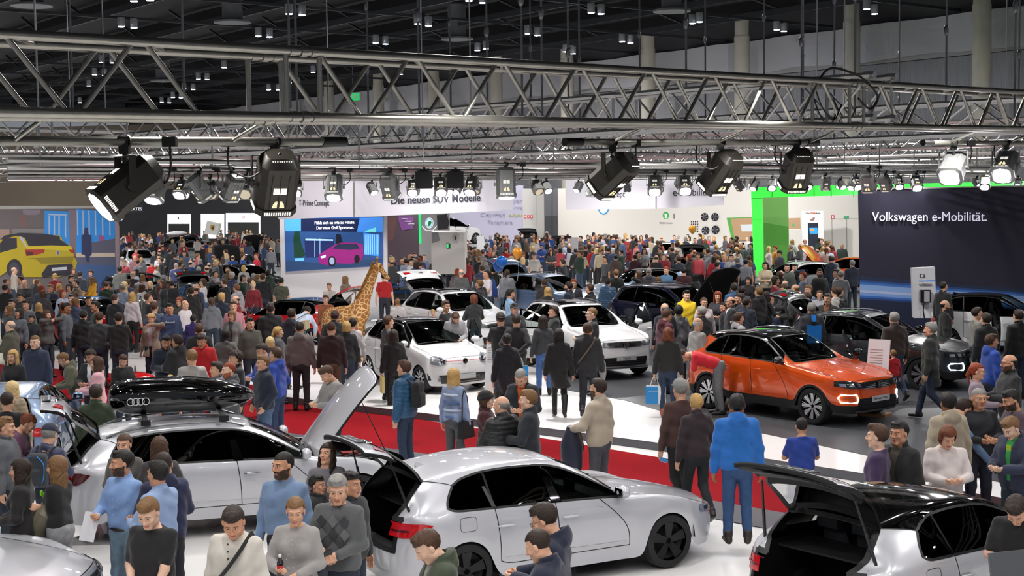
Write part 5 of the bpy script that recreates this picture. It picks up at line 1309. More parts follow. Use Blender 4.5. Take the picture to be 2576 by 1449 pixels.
def wheel_meshes(R, style, seg):
    key = (round(R, 3), style, seg)
    if key in WHL: return WHL[key]
    T = MB(); wd = .11; r0_ = R*.70
    T.lathe([(r0_, wd), (R*.80, wd+.006), (R*.93, wd), (R*.985, wd*.72), (R, wd*.3), (R, -wd*.3), (R*.985, -wd*.72), (R*.93, -wd), (r0_, -wd*.9)], seg, tyre_m, rotx(PI/2))
    Rm = MB(); am = alloy_k if style in ('five_black',) else alloy
    Rm.lathe([(r0_*1.02, wd+.004), (r0_*.97, wd+.006), (r0_*.93, wd-.02), (r0_*.90, -.05)], seg, am, rotx(-PI/2))
    Rm.lathe([(0, .02), (r0_*.55, .02), (r0_*.62, -.01), (r0_*.93, -.05)], seg, mat('hub_dark', '0d0d0e', .7), rotx(-PI/2))
    Rm.lathe([(0, .04), (r0_*.5, .04), (r0_*.52, .02)], seg, intm, rotx(-PI/2))
    n = {'five_black': 5, 'five': 5, 'ten': 10, 'multi': 8, 'steel': 7}[style]
    for k in range(n):
        a = 2*PI*k/n; Mr = roty(a)
        prs = [(0,)] if style not in ('ten', 'multi') else [(0,)]
        w0, w1 = (.032, .060) if n == 5 else ((.016, .024) if n == 10 else (.02, .03))
        rr = r0_*.96
        V = [(-w0, 0, .03), (w0, 0, .03), (w1, 0, rr), (-w1, 0, rr)]
        V = [(x, -(wd-.012 if z > .1 else wd-.03), z) for x, y, z in V]+[(x*.8, -(wd-.05), z) for x, y, z in V]
        Rm.add(np.array(V), [(0, 1, 2, 3), (0, 4, 5, 1), (1, 5, 6, 2), (2, 6, 7, 3), (3, 7, 4, 0)], am, Mr)
        if style in ('multi',):
            for sx in (-1, 1):
                V = [(sx*.0-.008, -(wd-.03), .05), (sx*.0+.008, -(wd-.03), .05), (sx*.06+.008, -(wd-.012), rr), (sx*.06-.008, -(wd-.012), rr)]; V += [(x, y+.03, z) for x, y, z in V]
                Rm.add(np.array(V), [(0, 1, 2, 3), (0, 4, 5, 1), (1, 5, 6, 2), (2, 6, 7, 3), (3, 7, 4, 0)], black_gl if sx < 0 else am, Mr)
    Rm.lathe([(0, wd-.018), (.03, wd-.02), (.05, wd-.03), (.052, .03)], 16, am, rotx(PI/2)@rotx(PI) if False else rotx(-PI/2)@rotx(PI)@rotx(PI))
    for k in range(5):
        a = 2*PI*k/5+.3; Rm.sphere((.04*math.cos(a), -(wd-.026), .04*math.sin(a)), .008, black_tr, 6, 4)
    WHL[key] = (T.mesh('wheel'), Rm.mesh('rim')); return WHL[key]
def hinge(o, piv, axis, ang):
    """turn a part about a hinge point (angle in degrees, axis in car space)"""
    R = Matrix.Rotation(math.radians(ang), 4, Vector(axis)); P_ = Matrix.Translation(Vector(piv)); o.matrix_local = P_@R@P_.inverted()
def seatmb(m):
    s = MB()
    s.poly([(.25, 0, .0), (.0, 0, .02), (-.22, 0, .0)], [.09, .12, .10], 10, m, M=np.diag([1, 2.2, 1]))
    s.poly([(-.24, 0, .02), (-.33, 0, .30), (-.40, 0, .58)], [.10, .09, .06], 10, m, M=np.diag([.9, 2.3, .95])); s.box((-.43, 0, .66), (.08, .24, .13), m)
    s.tube((-.41, .06, .6), (-.42, .06, .7), .01, 5, chrome); s.tube((-.41, -.06, .6), (-.42, -.06, .7), .01, 5, chrome); return s.mesh('seat')
SEAT = {}
def vwlogo(mb, c, R3, r, ring=chrome, letters=chrome):
    """round badge with V over W strokes; R3 columns: x right, y up, z out"""
    def P3(x, y, z=0.): return np.array(c)+R3@np.array([x*r, y*r, z])
    n = 28
    for ra, rb, mm_ in ((1., .84, ring),):
        V = [P3(ra*math.cos(2*PI*i/n), ra*math.sin(2*PI*i/n), .01) for i in range(n)]+[P3(rb*math.cos(2*PI*i/n), rb*math.sin(2*PI*i/n), .01) for i in range(n)]
        mb.add(V, [(i, (i+1) % n, n+(i+1) % n, n+i) for i in range(n)], mm_)
    mb.add([P3(1*math.cos(2*PI*i/n), 1*math.sin(2*PI*i/n), .004) for i in range(n)], [tuple(range(n))], black_gl)
    st = [((-.42, .74), (-.02, .12)), ((.42, .74), (.02, .12)), ((-.78, .34), (-.36, -.72)), ((-.36, -.72), (0, .02)), ((0, .02), (.36, -.72)), ((.36, -.72), (.78, .34))]
    for (a, b), (c_, d) in st:
        L_ = math.hypot(c_-a, d-b); nx, ny = -(d-b)/L_*.075, (c_-a)/L_*.075
        mb.add([P3(a-nx, b-ny, .012), P3(c_-nx, d-ny, .012), P3(c_+nx, d+ny, .012), P3(a+nx, b+ny, .012)], [(0, 1, 2, 3)], letters)
def rings4(mb, c, R3, r, m=chrome):
    for k in range(4):
        cx = (k-1.5)*r*1.45; n = 20; pts = [np.array(c)+R3@np.array([cx+r*math.cos(2*PI*i/n), r*math.sin(2*PI*i/n), .012]) for i in range(n+1)]
        mb.poly(pts, r*.12, 5, m, cap=False)
FR3 = np.array([[0, 0, 1.], [1, 0, 0], [0, 1, 0]]); RR3 = np.array([[0, 0, -1.], [-1, 0, 0], [0, 1, 0]])   # columns x right,y up,z out, seen from front / rear
def build_car(typ, pm_, label, lev=2, wheels='ten', roof=None, hatch=0., hood=0., doors=None, front='vw', detail=2, plate=None, privacy=True, cat='car', alloys=None, rearlight=None, box=False, stripe=None, drlring=False, red_inside=False, fog=None):
    g = car_geo(typ, lev); S = g['S']; w = S['W']/2; xf = S['wb']/2; xr = -xf; nose = xf+S['fo']; tail = nose-S['L']; R = S['R']; zs = S['zs']
    root = thing('car', label, cat); doors = doors or {}; V = g['V']
    rm = roof or pm_
    part(g, 'body_shell', ['body', 'pillar'] if rm is pm_ else ['body'], pm_, root); part(g, 'roof_panel', ['roof'] + (['pillar'] if rm is not pm_ else []), rm, root)
    part(g, 'lower_cladding', ['cladding'], clad, root)
    hd = part(g, 'hood', ['hood'], pm_, root, .03 if hood else 0.)
    tg = part(g, 'tailgate', ['tailgate'], pm_, root, .045 if hatch else 0., inner_m if not red_inside else pm_)
    rg = part(g, 'rear_window', ['rearglass'], gl_dark, tg)
    part(g, 'windscreen', ['windscreen'], gl_ws, root)
    D_ = {}
    for s in 'LR':
        for q, nm in (('F', 'front'), ('R', 'rear')):
            d = part(g, 'door', ['door'+q+s], pm_, root, .05 if (q+s) in doors else 0.); D_[q+s] = d
            part(g, 'window', ['win'+q+s], gl_clear if q == 'F' or not privacy else gl_dark, d)
        part(g, 'quarter_window', ['quarter'+s], gl_dark if privacy else gl_clear, root)
    # panel gaps, window seals
    if detail >= 1:
        gr = [['hood'], ['roof', 'pillar']]; 
        if not hatch: gr.append(['tailgate', 'rearglass'])
        for k in D_:
            if k not in doors: gr.append(['door'+k])
        gapmesh(g, gr, .005 if detail > 1 else .008).obj('panel_gaps', parent=root, smooth=False)
        gapmesh(g, [['windscreen']]+[['winF'+s, 'winR'+s] for s in 'LR' if 'F'+s not in doors]+[['quarter'+s] for s in 'LR']+([] if hatch else [['rearglass']]), .013).obj('window_seals', parent=root, smooth=False)
        for s, sg in (('L', 1), ('R', -1)):   # dark B pillar strip
            mb = MB(); A_ = hit(g, (S['xB'], sg*3, S['bf']+.04), (0, -sg, 0))[0]; 
            patch(g, mb, [(S['xB']+.06, S['bf']+.02), (S['xB']-.02, S['zhead']-.155)], [(S['xB']-.07, S['bf']+.02), (S['xB']-.10, S['zhead']-.155)], 'y+' if sg > 0 else 'y-', .006, black_gl, 6, 1)
            patch(g, mb, [(S['xC']+.03, S['br']-.0), (S['xC']-.03, S['zhead']-.17)], [(S['xC']-.02, S['br']-.0), (S['xC']-.07, S['zhead']-.17)], 'y+' if sg > 0 else 'y-', .006, black_gl if rm is not pm_ or detail < 2 else mat('seal_grey', '2a2b2d', .5), 6, 1)
            mb.obj('pillar_trim', parent=root)
    # doors open
    for k, a in doors.items():
        q, s = k[0], k[1]; sg = 1 if s == 'L' else -1
        hx = (xf-R-.165) if q == 'F' else S['xB']; hinge(D_[k], (hx, sg*w*.95, .6), (0, 0, 1), -a*sg)
        mb = MB()   # window frame and armrest of the open door
        ks = [REG.index('win'+q+s)]; F_ = g['F'][np.isin(g['K'], ks)]
        gm_ = gapmesh(g, [['win'+q+s]], .022, chrome if False else (black_gl)); fo = gm_.obj('window_frame', parent=D_[k], smooth=False)
        mb.box((hx-.5 if q == 'F' else hx-.4, sg*(w*.95-.09), .72), (.75, .08, .10), inner_g); mb.box((hx-.5 if q == 'F' else hx-.4, sg*(w*.95-.075), .5), (.8, .05, .34), inner_m); mb.obj('door_lining', parent=D_[k])
    # underbody, arches, interior
    U = MB(); U.box(((xf+xr)/2, 0, zs+.10), (S['wb']-2*R-.16, 2*w-.16, .10), inner_m); U.box((0, 0, zs+.12), (S['L']-.55, 2*w-.62, .12), inner_m)
    for sx in (xf, xr):
        for sg in (1, -1):
            n_ = 14; q_ = [(sx+(R+.05)*math.cos(PI*i/n_), R+(R+.05)*math.sin(PI*i/n_)) for i in range(n_+1)]; y0_, y1_ = sg*(w-.035), sg*(w-.34)
            U.add([(a, y0_, b) for a, b in q_]+[(a, y1_, b) for a, b in q_], [(i, i+1, n_+2+i, n_+1+i) for i in range(n_)]+[tuple(range(n_+1, 2*n_+2))], mat('arch_liner', '0c0c0d', .9))
    U.box((nose-.45, 0, zs+.30), (.5, 2*w-.55, .3), inner_m)
    if not hatch: U.box((tail+.42, 0, zs+.35), (.45, 2*w-.5, .35), inner_m)
    U.obj('underbody', parent=root, smooth=True)
    I = MB(); zf_ = zs+.17
    I.box((S['xcowl']-.03, 0, S['zcowl']-.17), (.36, 2*w-.6, .14), inner_m); I.box((S['xcowl']-.20, 0, S['zcowl']-.20), (.22, 2*w-.30, .24), inner_m)
    I.box((S['xcowl']-.35, 0, zf_+.12), (.9, .24, .38), inner_m); I.box((S['xcowl']-.33, 0, S['zcowl']-.03), (.03, .22, .13), black_gl)
    I.obj('dashboard', parent=root)
    yw = .36
    mb = MB(); n = 20; cs_ = (S['xcowl']-.42, yw, S['zcowl']-.06); tilt = roty(-.42)
    ring = [np.array(cs_)+tilt@np.array([0, .185*math.cos(2*PI*i/n), .185*math.sin(2*PI*i/n)]) for i in range(n+1)]; mb.poly(ring, .014, 6, black_tr, cap=False)
    mb.box(cs_, (.03, .12, .09), black_tr, None); mb.box(cs_, (.02, .34, .035), black_tr); mb.tube(cs_, (cs_[0]+.25, yw, cs_[2]-.09), .025, 8, black_tr); mb.obj('steering_wheel', parent=root)
    if 'm' not in SEAT: SEAT['m'] = seatmb(mat('seat_cloth', '3e4044', .85))
    for x, ys_ in ((S['xB']+.30, (-.38, .38)), (S['xC']+.25, (-.42, .42, 0))):
        for y in ys_: link('seat', SEAT['m'], root, (x, y, zf_+.14))
    if hatch:
        B = MB(); x0, x1 = S['xC']-.22, tail+.16; hw = w-.26; zb = zs+.34
        def q4(*p): B.add(p, [(0, 1, 2, 3)], carpet_k); B.add(p[::-1], [(0, 1, 2, 3)], carpet_k)
        q4((x0, -hw, zb), (x0, hw, zb), (x1, hw, zb), (x1, -hw, zb))
        for sg in (1, -1): q4((x0, sg*hw, zb), (x1, sg*hw, zb), (x1+.05, sg*hw, S['zgb']-.02), (x0, sg*hw, S['zgb']+.0))
        q4((x0, -hw, zb), (x0, hw, zb), (x0-.05, hw, S['zgb']-.05), (x0-.05, -hw, S['zgb']-.05))
        B.box((x1+.02, 0, zb+.02), (.14, 2*hw+.1, .06), inner_g); B.obj('boot_lining', parent=root)
        mb = MB(); mb.prism([(x0+.02, -hw), (x1+.30, -hw*.96), (x1+.25, hw*.96), (x0+.02, hw)], S['zgb']-.07, S['zgb']-.05, inner_m); o = mb.obj('parcel_shelf', parent=root); 
        piv = (S['xre']+.03, 0, S['zre']-.03); hinge(tg, piv, (0, 1, 0), hatch)
        gapmesh(g, [['tailgate', 'rearglass']], .03, black_tr).obj('boot_seal', parent=root, smooth=False)
        Rm_ = roty(math.radians(hatch))
        for sg in (1, -1):
            a = np.array([S['xgb']+.12, sg*w*.74, S['zgb']+.02]); b = np.array(piv)+Rm_@(np.array([S['xre']-.25, sg*w*.62, S['zre']-.42])-np.array(piv))
            mb = MB(); mb.tube(a, b, .011, 8, black_tr); mb.tube(a, a*.5+b*.5, .016, 8, black_tr); mb.obj('gas_strut', parent=root)
        mb = gapmesh(g, [['rearglass']], .05, black_tr); mb.obj('window_frame', parent=tg, smooth=False)
        # inner trim below the glass
        mb = MB(); patch(g, mb, [(-w*.55, S['zgb']-.10), (w*.55, S['zgb']-.10)], [(-w*.6, zs+.5), (w*.6, zs+.5)], 'x-', -.05, inner_g, 8, 3); mb.obj('tailgate_trim', parent=tg)
    if hood:
        piv = (S['xcowl']+.04, 0, S['zcowl']); hinge(hd, piv, (0, 1, 0), -hood)
        E = MB(); E.box((nose-.62, 0, S['zh0']-.20), (.85, 2*w-.5, .22), inner_m); rr = random.Random(3)
        for i in range(26): E.box((nose-.3-rr.random()*.65, (rr.random()-.5)*1.1, S['zh0']-.05+rr.random()*.05), (.05+rr.random()*.18, .04+rr.random()*.2, .06), [black_tr, intm, mat('engine_red', 'a02020', .4), inner_g][i % 4])
        for i in range(5): E.poly([(nose-.3, -.5+i*.2, S['zh0']-.02), (nose-.55, -.4+i*.22, S['zh0']+.03), (nose-.85, -.5+i*.2, S['zh0']-.02)], .02, 6, black_tr)
        E.obj('engine', parent=root); mb = MB(); mb.tube((nose-.35, -.5, S['zh0']), np.array(piv)+roty(-math.radians(hood))@(np.array([nose-.5, -.5, S['zh0']+.05])-np.array(piv)), .007, 6, black_tr); mb.obj('hood_prop', parent=root)
    # wheels
    T_, Rm_ = wheel_meshes(R, wheels, 40 if detail > 1 else 20)
    for sx in (xf, xr):
        for sg in (1, -1):
            wo = link('wheel', T_, root, (sx, sg*(w-.125), R)); ro = link('rim', Rm_, wo)
            if sg > 0: ro.rotation_euler = (0, 0, PI)
    # lights, grille
    zf0 = S['zh0']
    for sg in (1, -1):
        mb = MB(); o_ = MB()
        if front == 'up':
            patch(g, mb, [(sg*w*.50, zf0-.03), (sg*w*.70, zf0+.03), (sg*w*.86, zf0+.01)], [(sg*w*.50, zf0-.12), (sg*w*.68, zf0-.17), (sg*w*.87, zf0-.13)], 'x+', .008, headc, 8, 4)
            patch(g, mb, [(sg*w*.55, zf0-.04), (sg*w*.66, zf0-.01)], [(sg*w*.55, zf0-.11), (sg*w*.66, zf0-.12)], 'x+', .014, headd, 4, 3)
        elif front == 'audi':
            patch(g, mb, [(sg*w*.44, zf0-.05), (sg*w*.68, zf0-.02), (sg*w*.88, zf0-.015)], [(sg*w*.50, zf0-.14), (sg*w*.70, zf0-.14), (sg*w*.89, zf0-.10)], 'x+', .008, headc, 10, 3)
            patch(g, mb, [(sg*w*.50, zf0-.07), (sg*w*.84, zf0-.05)], [(sg*w*.54, zf0-.12), (sg*w*.84, zf0-.09)], 'x+', .014, headd, 8, 2)
        else:
            patch(g, mb, [(sg*w*.46, zf0-.06), (sg*w*.68, zf0-.03), (sg*w*.90, zf0-.02)], [(sg*w*.46, zf0-.14), (sg*w*.70, zf0-.16), (sg*w*.91, zf0-.11)], 'x+', .008, headd if typ == 'troc' else headc, 10, 3)
            for yy in (.56, .70, .82): patch(g, mb, [(sg*w*(yy-.045), zf0-.07), (sg*w*(yy+.03), zf0-.065)], [(sg*w*(yy-.045), zf0-.125), (sg*w*(yy+.03), zf0-.12)], 'x+', .014, headc, 3, 2)
        mb.obj('headlight', parent=root)
        if drlring:
            mb = MB(); yz = [(.60, -.36), (.63, -.27), (.84, -.27), (.87, -.32), (.84, -.40), (.63, -.41)]
            P3 = []
            for i in range(len(yz)+1):
                y, z = yz[i % len(yz)]; p, n = hit(g, (4, sg*w*y, zf0+z), (-1, 0, 0)); P3.append(p+n*.012 if n[0] > 0 else p-n*.012)
            mb.poly(P3, .014, 6, drl, cap=False); mb.obj('daylight_ring', parent=root)
        # rear lights
        mb = MB(); tz = (zs+.42+S['zgb'])/2+.02; tp = tg if False else root
        if typ in ('a3', 'q2', 'a4'):
            patch(g, mb, [(sg*w*.60, tz+.07), (sg*w*.86, tz+.075)], [(sg*w*.58, tz-.06), (sg*w*.86, tz-.07)], 'x-', .008, redl, 6, 3)
            patch(g, mb, [(tail+.10, tz+.075), (tail+.30, tz+.085), (tail+.42, tz+.06)], [(tail+.10, tz-.07), (tail+.26, tz-.07), (tail+.34, tz-.02)], 'y+' if sg > 0 else 'y-', .008, redl if typ == 'a3' else redd, 8, 3)
            patch(g, mb, [(sg*w*.62, tz+.01), (sg*w*.84, tz+.01)], [(sg*w*.62, tz-.01), (sg*w*.84, tz-.01)], 'x-', .014, redd, 4, 1)
        else:
            patch(g, mb, [(sg*w*.62, tz+.08), (sg*w*.87, tz+.09)], [(sg*w*.62, tz-.03), (sg*w*.88, tz-.06)], 'x-', .008, redl, 6, 3)
            patch(g, mb, [(tail+.12, tz+.08), (tail+.34, tz+.06)], [(tail+.12, tz-.05), (tail+.30, tz-.01)], 'y+' if sg > 0 else 'y-', .008, redd, 6, 2)
        mb.obj('tail_light', parent=root)
        if hatch:
            mb = MB(); patch(g, mb, [(sg*w*.36, tz+.07), (sg*w*.58, tz+.08)], [(sg*w*.38, tz-.02), (sg*w*.58, tz-.06)], 'x-', .008, redl, 6, 3)
            mb.obj('tail_light', parent=tg)
        # mirror
        mb = MB(); mx_ = S['xwf']-.02; mz = P5 = S['bf']+.07
        mb.sphere((mx_-.02, sg*(w+.07), mz), (.075, .105, .075), pm_ if typ not in ('troc',) else black_gl, 14, 10); mb.box((mx_-.085, sg*(w+.075), mz), (.01, .15, .10), black_gl); mb.box((mx_-.0, sg*(w+.0), mz-.05), (.06, .10, .025), black_tr)
        mb.obj('mirror', parent=D_['F'+('L' if sg > 0 else 'R')])
        for q, x in (('F', S['xB']+.16), ('R', S['xC']+.14)):
            if detail < 1: continue
            zz = S['bf']-.15; mb = MB(); p, n = hit(g, (x, sg*3, zz), (0, -sg, 0))
            if p is None: continue
            mb.poly([p+(-.10, sg*.004, 0), p+(-.07, sg*.035, .004), p+(.07, sg*.035, .004), p+(.10, sg*.004, 0)], [.010, .013, .013, .010], 8, pm_ if typ != 'a4' else chrome)
            mb.obj('door_handle', parent=D_[q+('L' if sg > 0 else 'R')])
    G_ = MB()
    if front == 'audi':
        patch(g, G_, [(-w*.36, zf0-.06), (0, zf0-.05), (w*.36, zf0-.06)], [(-w*.30, zs+.10), (0, zs+.09), (w*.30, zs+.10)], 'x+', .008, black_tr, 10, 6)
        for i in range(7): patch(g, G_, [(-w*.35, zf0-.09-i*.052), (w*.35, zf0-.09-i*.052)], [(-w*.35, zf0-.10-i*.052), (w*.35, zf0-.10-i*.052)], 'x+', .018, intm, 10, 1)
        rings4(G_, (nose+.01, 0, zf0-.14), FR3, .05)
    elif front == 'up':
        patch(g, G_, [(-w*.72, zs+.24), (0, zs+.26), (w*.72, zs+.24)], [(-w*.66, zs+.06), (0, zs+.05), (w*.66, zs+.06)], 'x+', .008, black_tr, 14, 4)
        for i in range(3): patch(g, G_, [(-w*.45, zs+.20-i*.05), (w*.45, zs+.20-i*.05)], [(-w*.45, zs+.185-i*.05), (w*.45, zs+.185-i*.05)], 'x+', .018, intm, 10, 1)
        patch(g, G_, [(-w*.52, zf0-.075), (w*.52, zf0-.075)], [(-w*.52, zf0-.085), (w*.52, zf0-.085)], 'x+', .012, mat('stripe_red', 'b00f1a', .3), 12, 1)
        vwlogo(G_, (nose+.005, 0, zf0-.085), FR3, .062)
        for sg in (1, -1):
            p, n = hit(g, (4, sg*w*.70, zs+.15), (-1, 0, 0)); G_.lathe([(0, .03), (.05, .03), (.056, .0)], 18, headc, roty(PI/2), p-(.01, 0, 0))
    else:
        patch(g, G_, [(-w*.48, zf0-.055), (0, zf0-.045), (w*.48, zf0-.055)], [(-w*.46, zf0-.165), (0, zf0-.18), (w*.46, zf0-.165)], 'x+', .008, black_tr, 12, 3)
        for i in range(4): patch(g, G_, [(-w*.60, zf0-.072-i*.028), (w*.60, zf0-.072-i*.028)], [(-w*.60, zf0-.080-i*.028), (w*.60, zf0-.080-i*.028)], 'x+', .016, chrome, 14, 1)
        patch(g, G_, [(-w*.62, zs+.27), (0, zs+.28), (w*.62, zs+.27)], [(-w*.58, zs+.08), (0, zs+.07), (w*.58, zs+.08)], 'x+', .009, black_tr, 12, 4)
        for i in range(3): patch(g, G_, [(-w*.5, zs+.23-i*.05), (w*.5, zs+.23-i*.05)], [(-w*.5, zs+.222-i*.05), (w*.5, zs+.222-i*.05)], 'x+', .015, intm if typ != 'troc' else mat('grille_grey', '3a3b3d', .4), 10, 1)
        patch(g, G_, [(-w*.66, zs+.055), (w*.66, zs+.055)], [(-w*.62, zs+.02), (w*.62, zs+.02)], 'x+', .016, intm, 12, 1)
        vwlogo(G_, (nose+.012, 0, zf0-.115), FR3, .068)
    G_.obj('grille', parent=root)
    if plate:
        for txt, ax, x_, z_, R3 in ((plate, 'x+', nose+.025, zs+.25 if front != 'up' else zs+.20, FR3),):
            mb = MB(); mb.box((x_, 0, z_), (.012, .50, .105), plate_m); po = mb.obj('number_plate', parent=root)
            M = Matrix.Identity(4)
            for i in range(3):
                for j in range(3): M[i][j] = R3[i][j]
            M[0][3] = x_+.008; M[2][3] = z_; textobj('lettering', txt, .058 if len(txt) > 9 else .075, ink, po, M, .001)
    # rear badge
    if detail > 1 and front != 'audi':
        mb = MB(); p, n = hit(g, (-4, 0, S['zgb']-.17), (1, 0, 0)); vwlogo(mb, p-(.0, 0, 0), RR3, .06); mb.obj('rear_badge', parent=tg)
    if hatch and front == 'audi':
        mb = MB(); p, n = hit(g, (-4, 0, S['zgb']-.14), (1, 0, 0)); rings4(mb, p, RR3, .04); mb.obj('rear_badge', parent=tg)
        mb = MB(); p, n = hit(g, (-4, 0, S['zgb']-.28), (1, 0, 0)); mb.box(p-(.012, 0, 0), (.01, .5, .11), mat('plate_dark', '3a3c40', .5))
        for i in range(3): mb.box(p-(.018, (i-1)*.15, 0), (.008, .1, .07), mat('plate_frame', 'c9ccd0', .4)); mb.box(p-(.023, (i-1)*.15, 0), (.006, .08, .05), black_tr)
        mb.obj('plate_holder', parent=tg)
    if S['rails']:
        for sg in (1, -1):
            pts = []
            for t in np.linspace(0, 1, 12):
                x = S['xhead']-.12+(S['xre']+.12-S['xhead']+.12)*t; p, n = hit(g, (x, sg*w*.60, 3), (0, 0, -1)); pts.append(p+np.array([0, 0, .012+.035*min(1, math.sin(PI*t)*3)]))
            mb = MB(); mb.poly(pts, .015, 8, intm if typ != 'troc' else chrome); mb.obj('roof_rail', parent=root)
    if detail > 1:
        mb = MB(); p, n = hit(g, (xr+.02+R*1.1, -3 if typ != 'x' else 3, S['br']-.17), (0, 1, 0))
        fx_, fz_ = xr+.02, S['br']-.14
        pts = []
        for i in range(25):
            a = 2*PI*i/24; ca, sa = math.cos(a), math.sin(a); x = fx_+.10*np.sign(ca)*abs(ca)**.4; z = fz_-.01+.075*np.sign(sa)*abs(sa)**.4; p, n = hit(g, (x, -3, z), (0, 1, 0)); pts.append(p+np.array([0, -.001, 0]))
        mb.poly(pts, .003, 4, black_tr, cap=False); mb.obj('fuel_flap', parent=root)
        # antenna fin and wipers
        mb = MB(); p, n = hit(g, (S['xre']+.25, 0, 3), (0, 0, -1)); mb.add([p+(.09, 0, -.005), p+(-.06, .02, -.005), p+(-.06, -.02, -.005), p+(-.06, 0, .05)], [(0, 1, 3), (1, 2, 3), (2, 0, 3)], rm); mb.obj('antenna', parent=root)
        mb = MB()
        for y0_, y1_ in ((.45, -.1), (-.1, -.6)):
            q0 = hit(g, (S['xcowl']-.05, y0_, 3), (0, 0, -1))[0]; q1 = hit(g, (S['xcowl']-.12, y1_, 3), (0, 0, -1))[0]; mb.tube(q0+(0, 0, .02), q1+(0, 0, .02), .01, 5, black_tr)
        mb.obj('wiper', parent=root)
        mb = MB()
        for sg in (1, -1): patch(g, mb, [(S['xB']+.9, zs+.22), (xr+R+.15, zs+.24)], [(S['xB']+.9, zs+.205), (xr+R+.15, zs+.225)], 'y+' if sg > 0 else 'y-', .003, pm_, 10, 1)
        mb.obj('side_crease', parent=root)
    return root
def park(root, p, yaw, z=0.):
    root.location = (p[0], p[1], z+.004); root.rotation_euler = (0, 0, math.radians(yaw)); return root
# ================================================================ THE CARS OF THE SHOW
silver = paint('silver', 'cfd0d6', .3, .3); white = paint('white', 'ececed'); orange = paint('orange', 'e2540a', .3, .25); anth = paint('anthracite', '3c3f43', .5, .25)
bluegrey = paint('blue_grey', '566c8c', .4, .28); blue_p = paint('blue', '1c4f8c', .4, .25); paleblue = paint('pale_blue', '8ea6c8', .3, .25); navy_p = paint('navy', '161a33', .4, .22)
red_p = paint('red', 'b80f17', .1, .25); wine = paint('wine', '5e0f18', .3, .25); black_p = paint('black', '0c0d0f', .2, .2); greyl = paint('light_grey', '9a9ea3', .35, .3); darkblue = paint('dark_blue', '12305e', .4, .22); green_k = paint('dark_green', '1d2a2a', .4, .22)
CARBOX = []
def anchor(root, loc, px, py, z, yaw, S=None, zf=None):
    """put the car so that its own point loc (at height z above the floor of the stand) is seen at px,py"""
    a = math.radians(yaw); R = rotz(a); zf = 0. if zf is None else zf
    g = G(px, py, z+zf); o = R@np.array([loc[0], loc[1], 0.]); p = g[:2]-o[:2]
    root.location = (p[0], p[1], zf+.004); root.rotation_euler = (0, 0, a)
    L_, W_ = (4.4, 1.85) if S is None else (SP[S]['L'], SP[S]['W']); CARBOX.append((p[0], p[1], a, L_/2, W_/2)); return root
c = build_car('a3', silver, 'silver five-door hatchback with black wheels and open tailgate, close to the camera', 3, 'five_black', hatch=91, front='audi')
anchor(c, (0, 0), 1347, 1427, 0, 28, 'a3', 0)
c = build_car('a4', silver, 'silver estate with open hood and tailgate under a black roof box', 3, 'ten', hatch=86, hood=62, front='audi')
A4 = anchor(c, (0, 0), 620, 1306, 0, 18, 'a4', 0)
c = build_car('q2', silver, 'silver and black compact SUV with raised tailgate in the bottom right corner', 3, 'five', roof=black_gl, hatch=95, front='audi')
anchor(c, (SP['q2']['xre'], 0), 2092, 1292, 1.42, 36, 'q2', 0)
c = build_car('troc', orange, 'bright orange compact SUV with black roof and glowing front lamp rings', 3, 'multi', roof=black_gl, drlring=True, plate='Der neue T-Roc.', doors={'FL': 58})
OT = anchor(c, (0, 0), 1985, 1036, 0, -52, 'troc', PLAT)
c = build_car('troc', anth, 'dark grey compact SUV with raised tailgate before the navy wall', 2, 'multi', roof=anth, drlring=True, hatch=92, doors={'FR': 40})
anchor(c, (SP['troc']['wb']/2, -SP['troc']['W']/2+.1), 2322, 982, 0, -36, 'troc', PLAT)
c = build_car('up', white, 'white small car with red grille stripe beside the giraffe', 3, 'ten', roof=black_gl, front='up', plate=' ', doors={'FL': 50})
anchor(c, (0, 0), 1068, 966, 0, -57, 'up', PLAT)
c = build_car('tig', white, 'white SUV with number plate reading Tiguan and both front doors open', 3, 'ten', plate='Tiguan', doors={'FL': 60, 'FR': 55}, privacy=True)
anchor(c, (SP['tig']['L']/2-.1, 0), 1572, 928, .25, -66, 'tig', PLAT)
c = build_car('tig', white, 'white SUV with raised tailgate and panoramic roof behind the small white car', 2, 'ten', hatch=95, doors={'FL': 55})
anchor(c, (SP['tig']['L']/2-.3, 0), 1250, 818, .80, -58, 'tig', PLAT)
c = build_car('tig', bluegrey, 'blue grey SUV with raised tailgate behind the two white SUVs', 2, 'multi', hatch=95)
anchor(c, (0, 0), 1395, 690, 1.62, -44, 'tig', PLAT)
c = build_car('golf', blue_p, 'bright blue hatchback with raised tailgate before the video wall', 1, 'ten', hatch=95, detail=1, roof=blue_p)
anchor(c, (0, 0), 928, 670, 1.46, -52, 'golf', PLAT)
c = build_car('golf', paleblue, 'pale blue and black electric hatchback near the leaning grey sign', 2, 'ten', roof=black_gl, detail=1)
anchor(c, (0, 0), 1600, 676, 1.46, 205, 'golf', PLAT)
c = build_car('tig', navy_p, 'navy people carrier with its hood up behind the yellow hoodie', 2, 'ten', hood=62, doors={'FR': 62}, detail=1)
anchor(c, (0, 0), 1712, 718, 1.62, -46, 'tig', PLAT)
c = build_car('troc', greyl, 'light grey compact SUV beside the orange car with its hood up', 2, 'multi', detail=1, roof=white)
anchor(c, (0, 0), 1990, 660, 1.55, 200, 'troc', PLAT)
c = build_car('golf', orange, 'orange hatchback with raised hood next to the navy wall', 2, 'five', hood=58, hatch=92, detail=1)
anchor(c, (.3, 0), 2105, 645, 1.46, 148, 'golf', PLAT)
c = build_car('up', white, 'white small electric car before the navy wall, far right', 2, 'ten', roof=black_gl, front='up', doors={'FR': 50})
anchor(c, (0, 0), 2520, 740, 1.46, -28, 'up', PLAT)
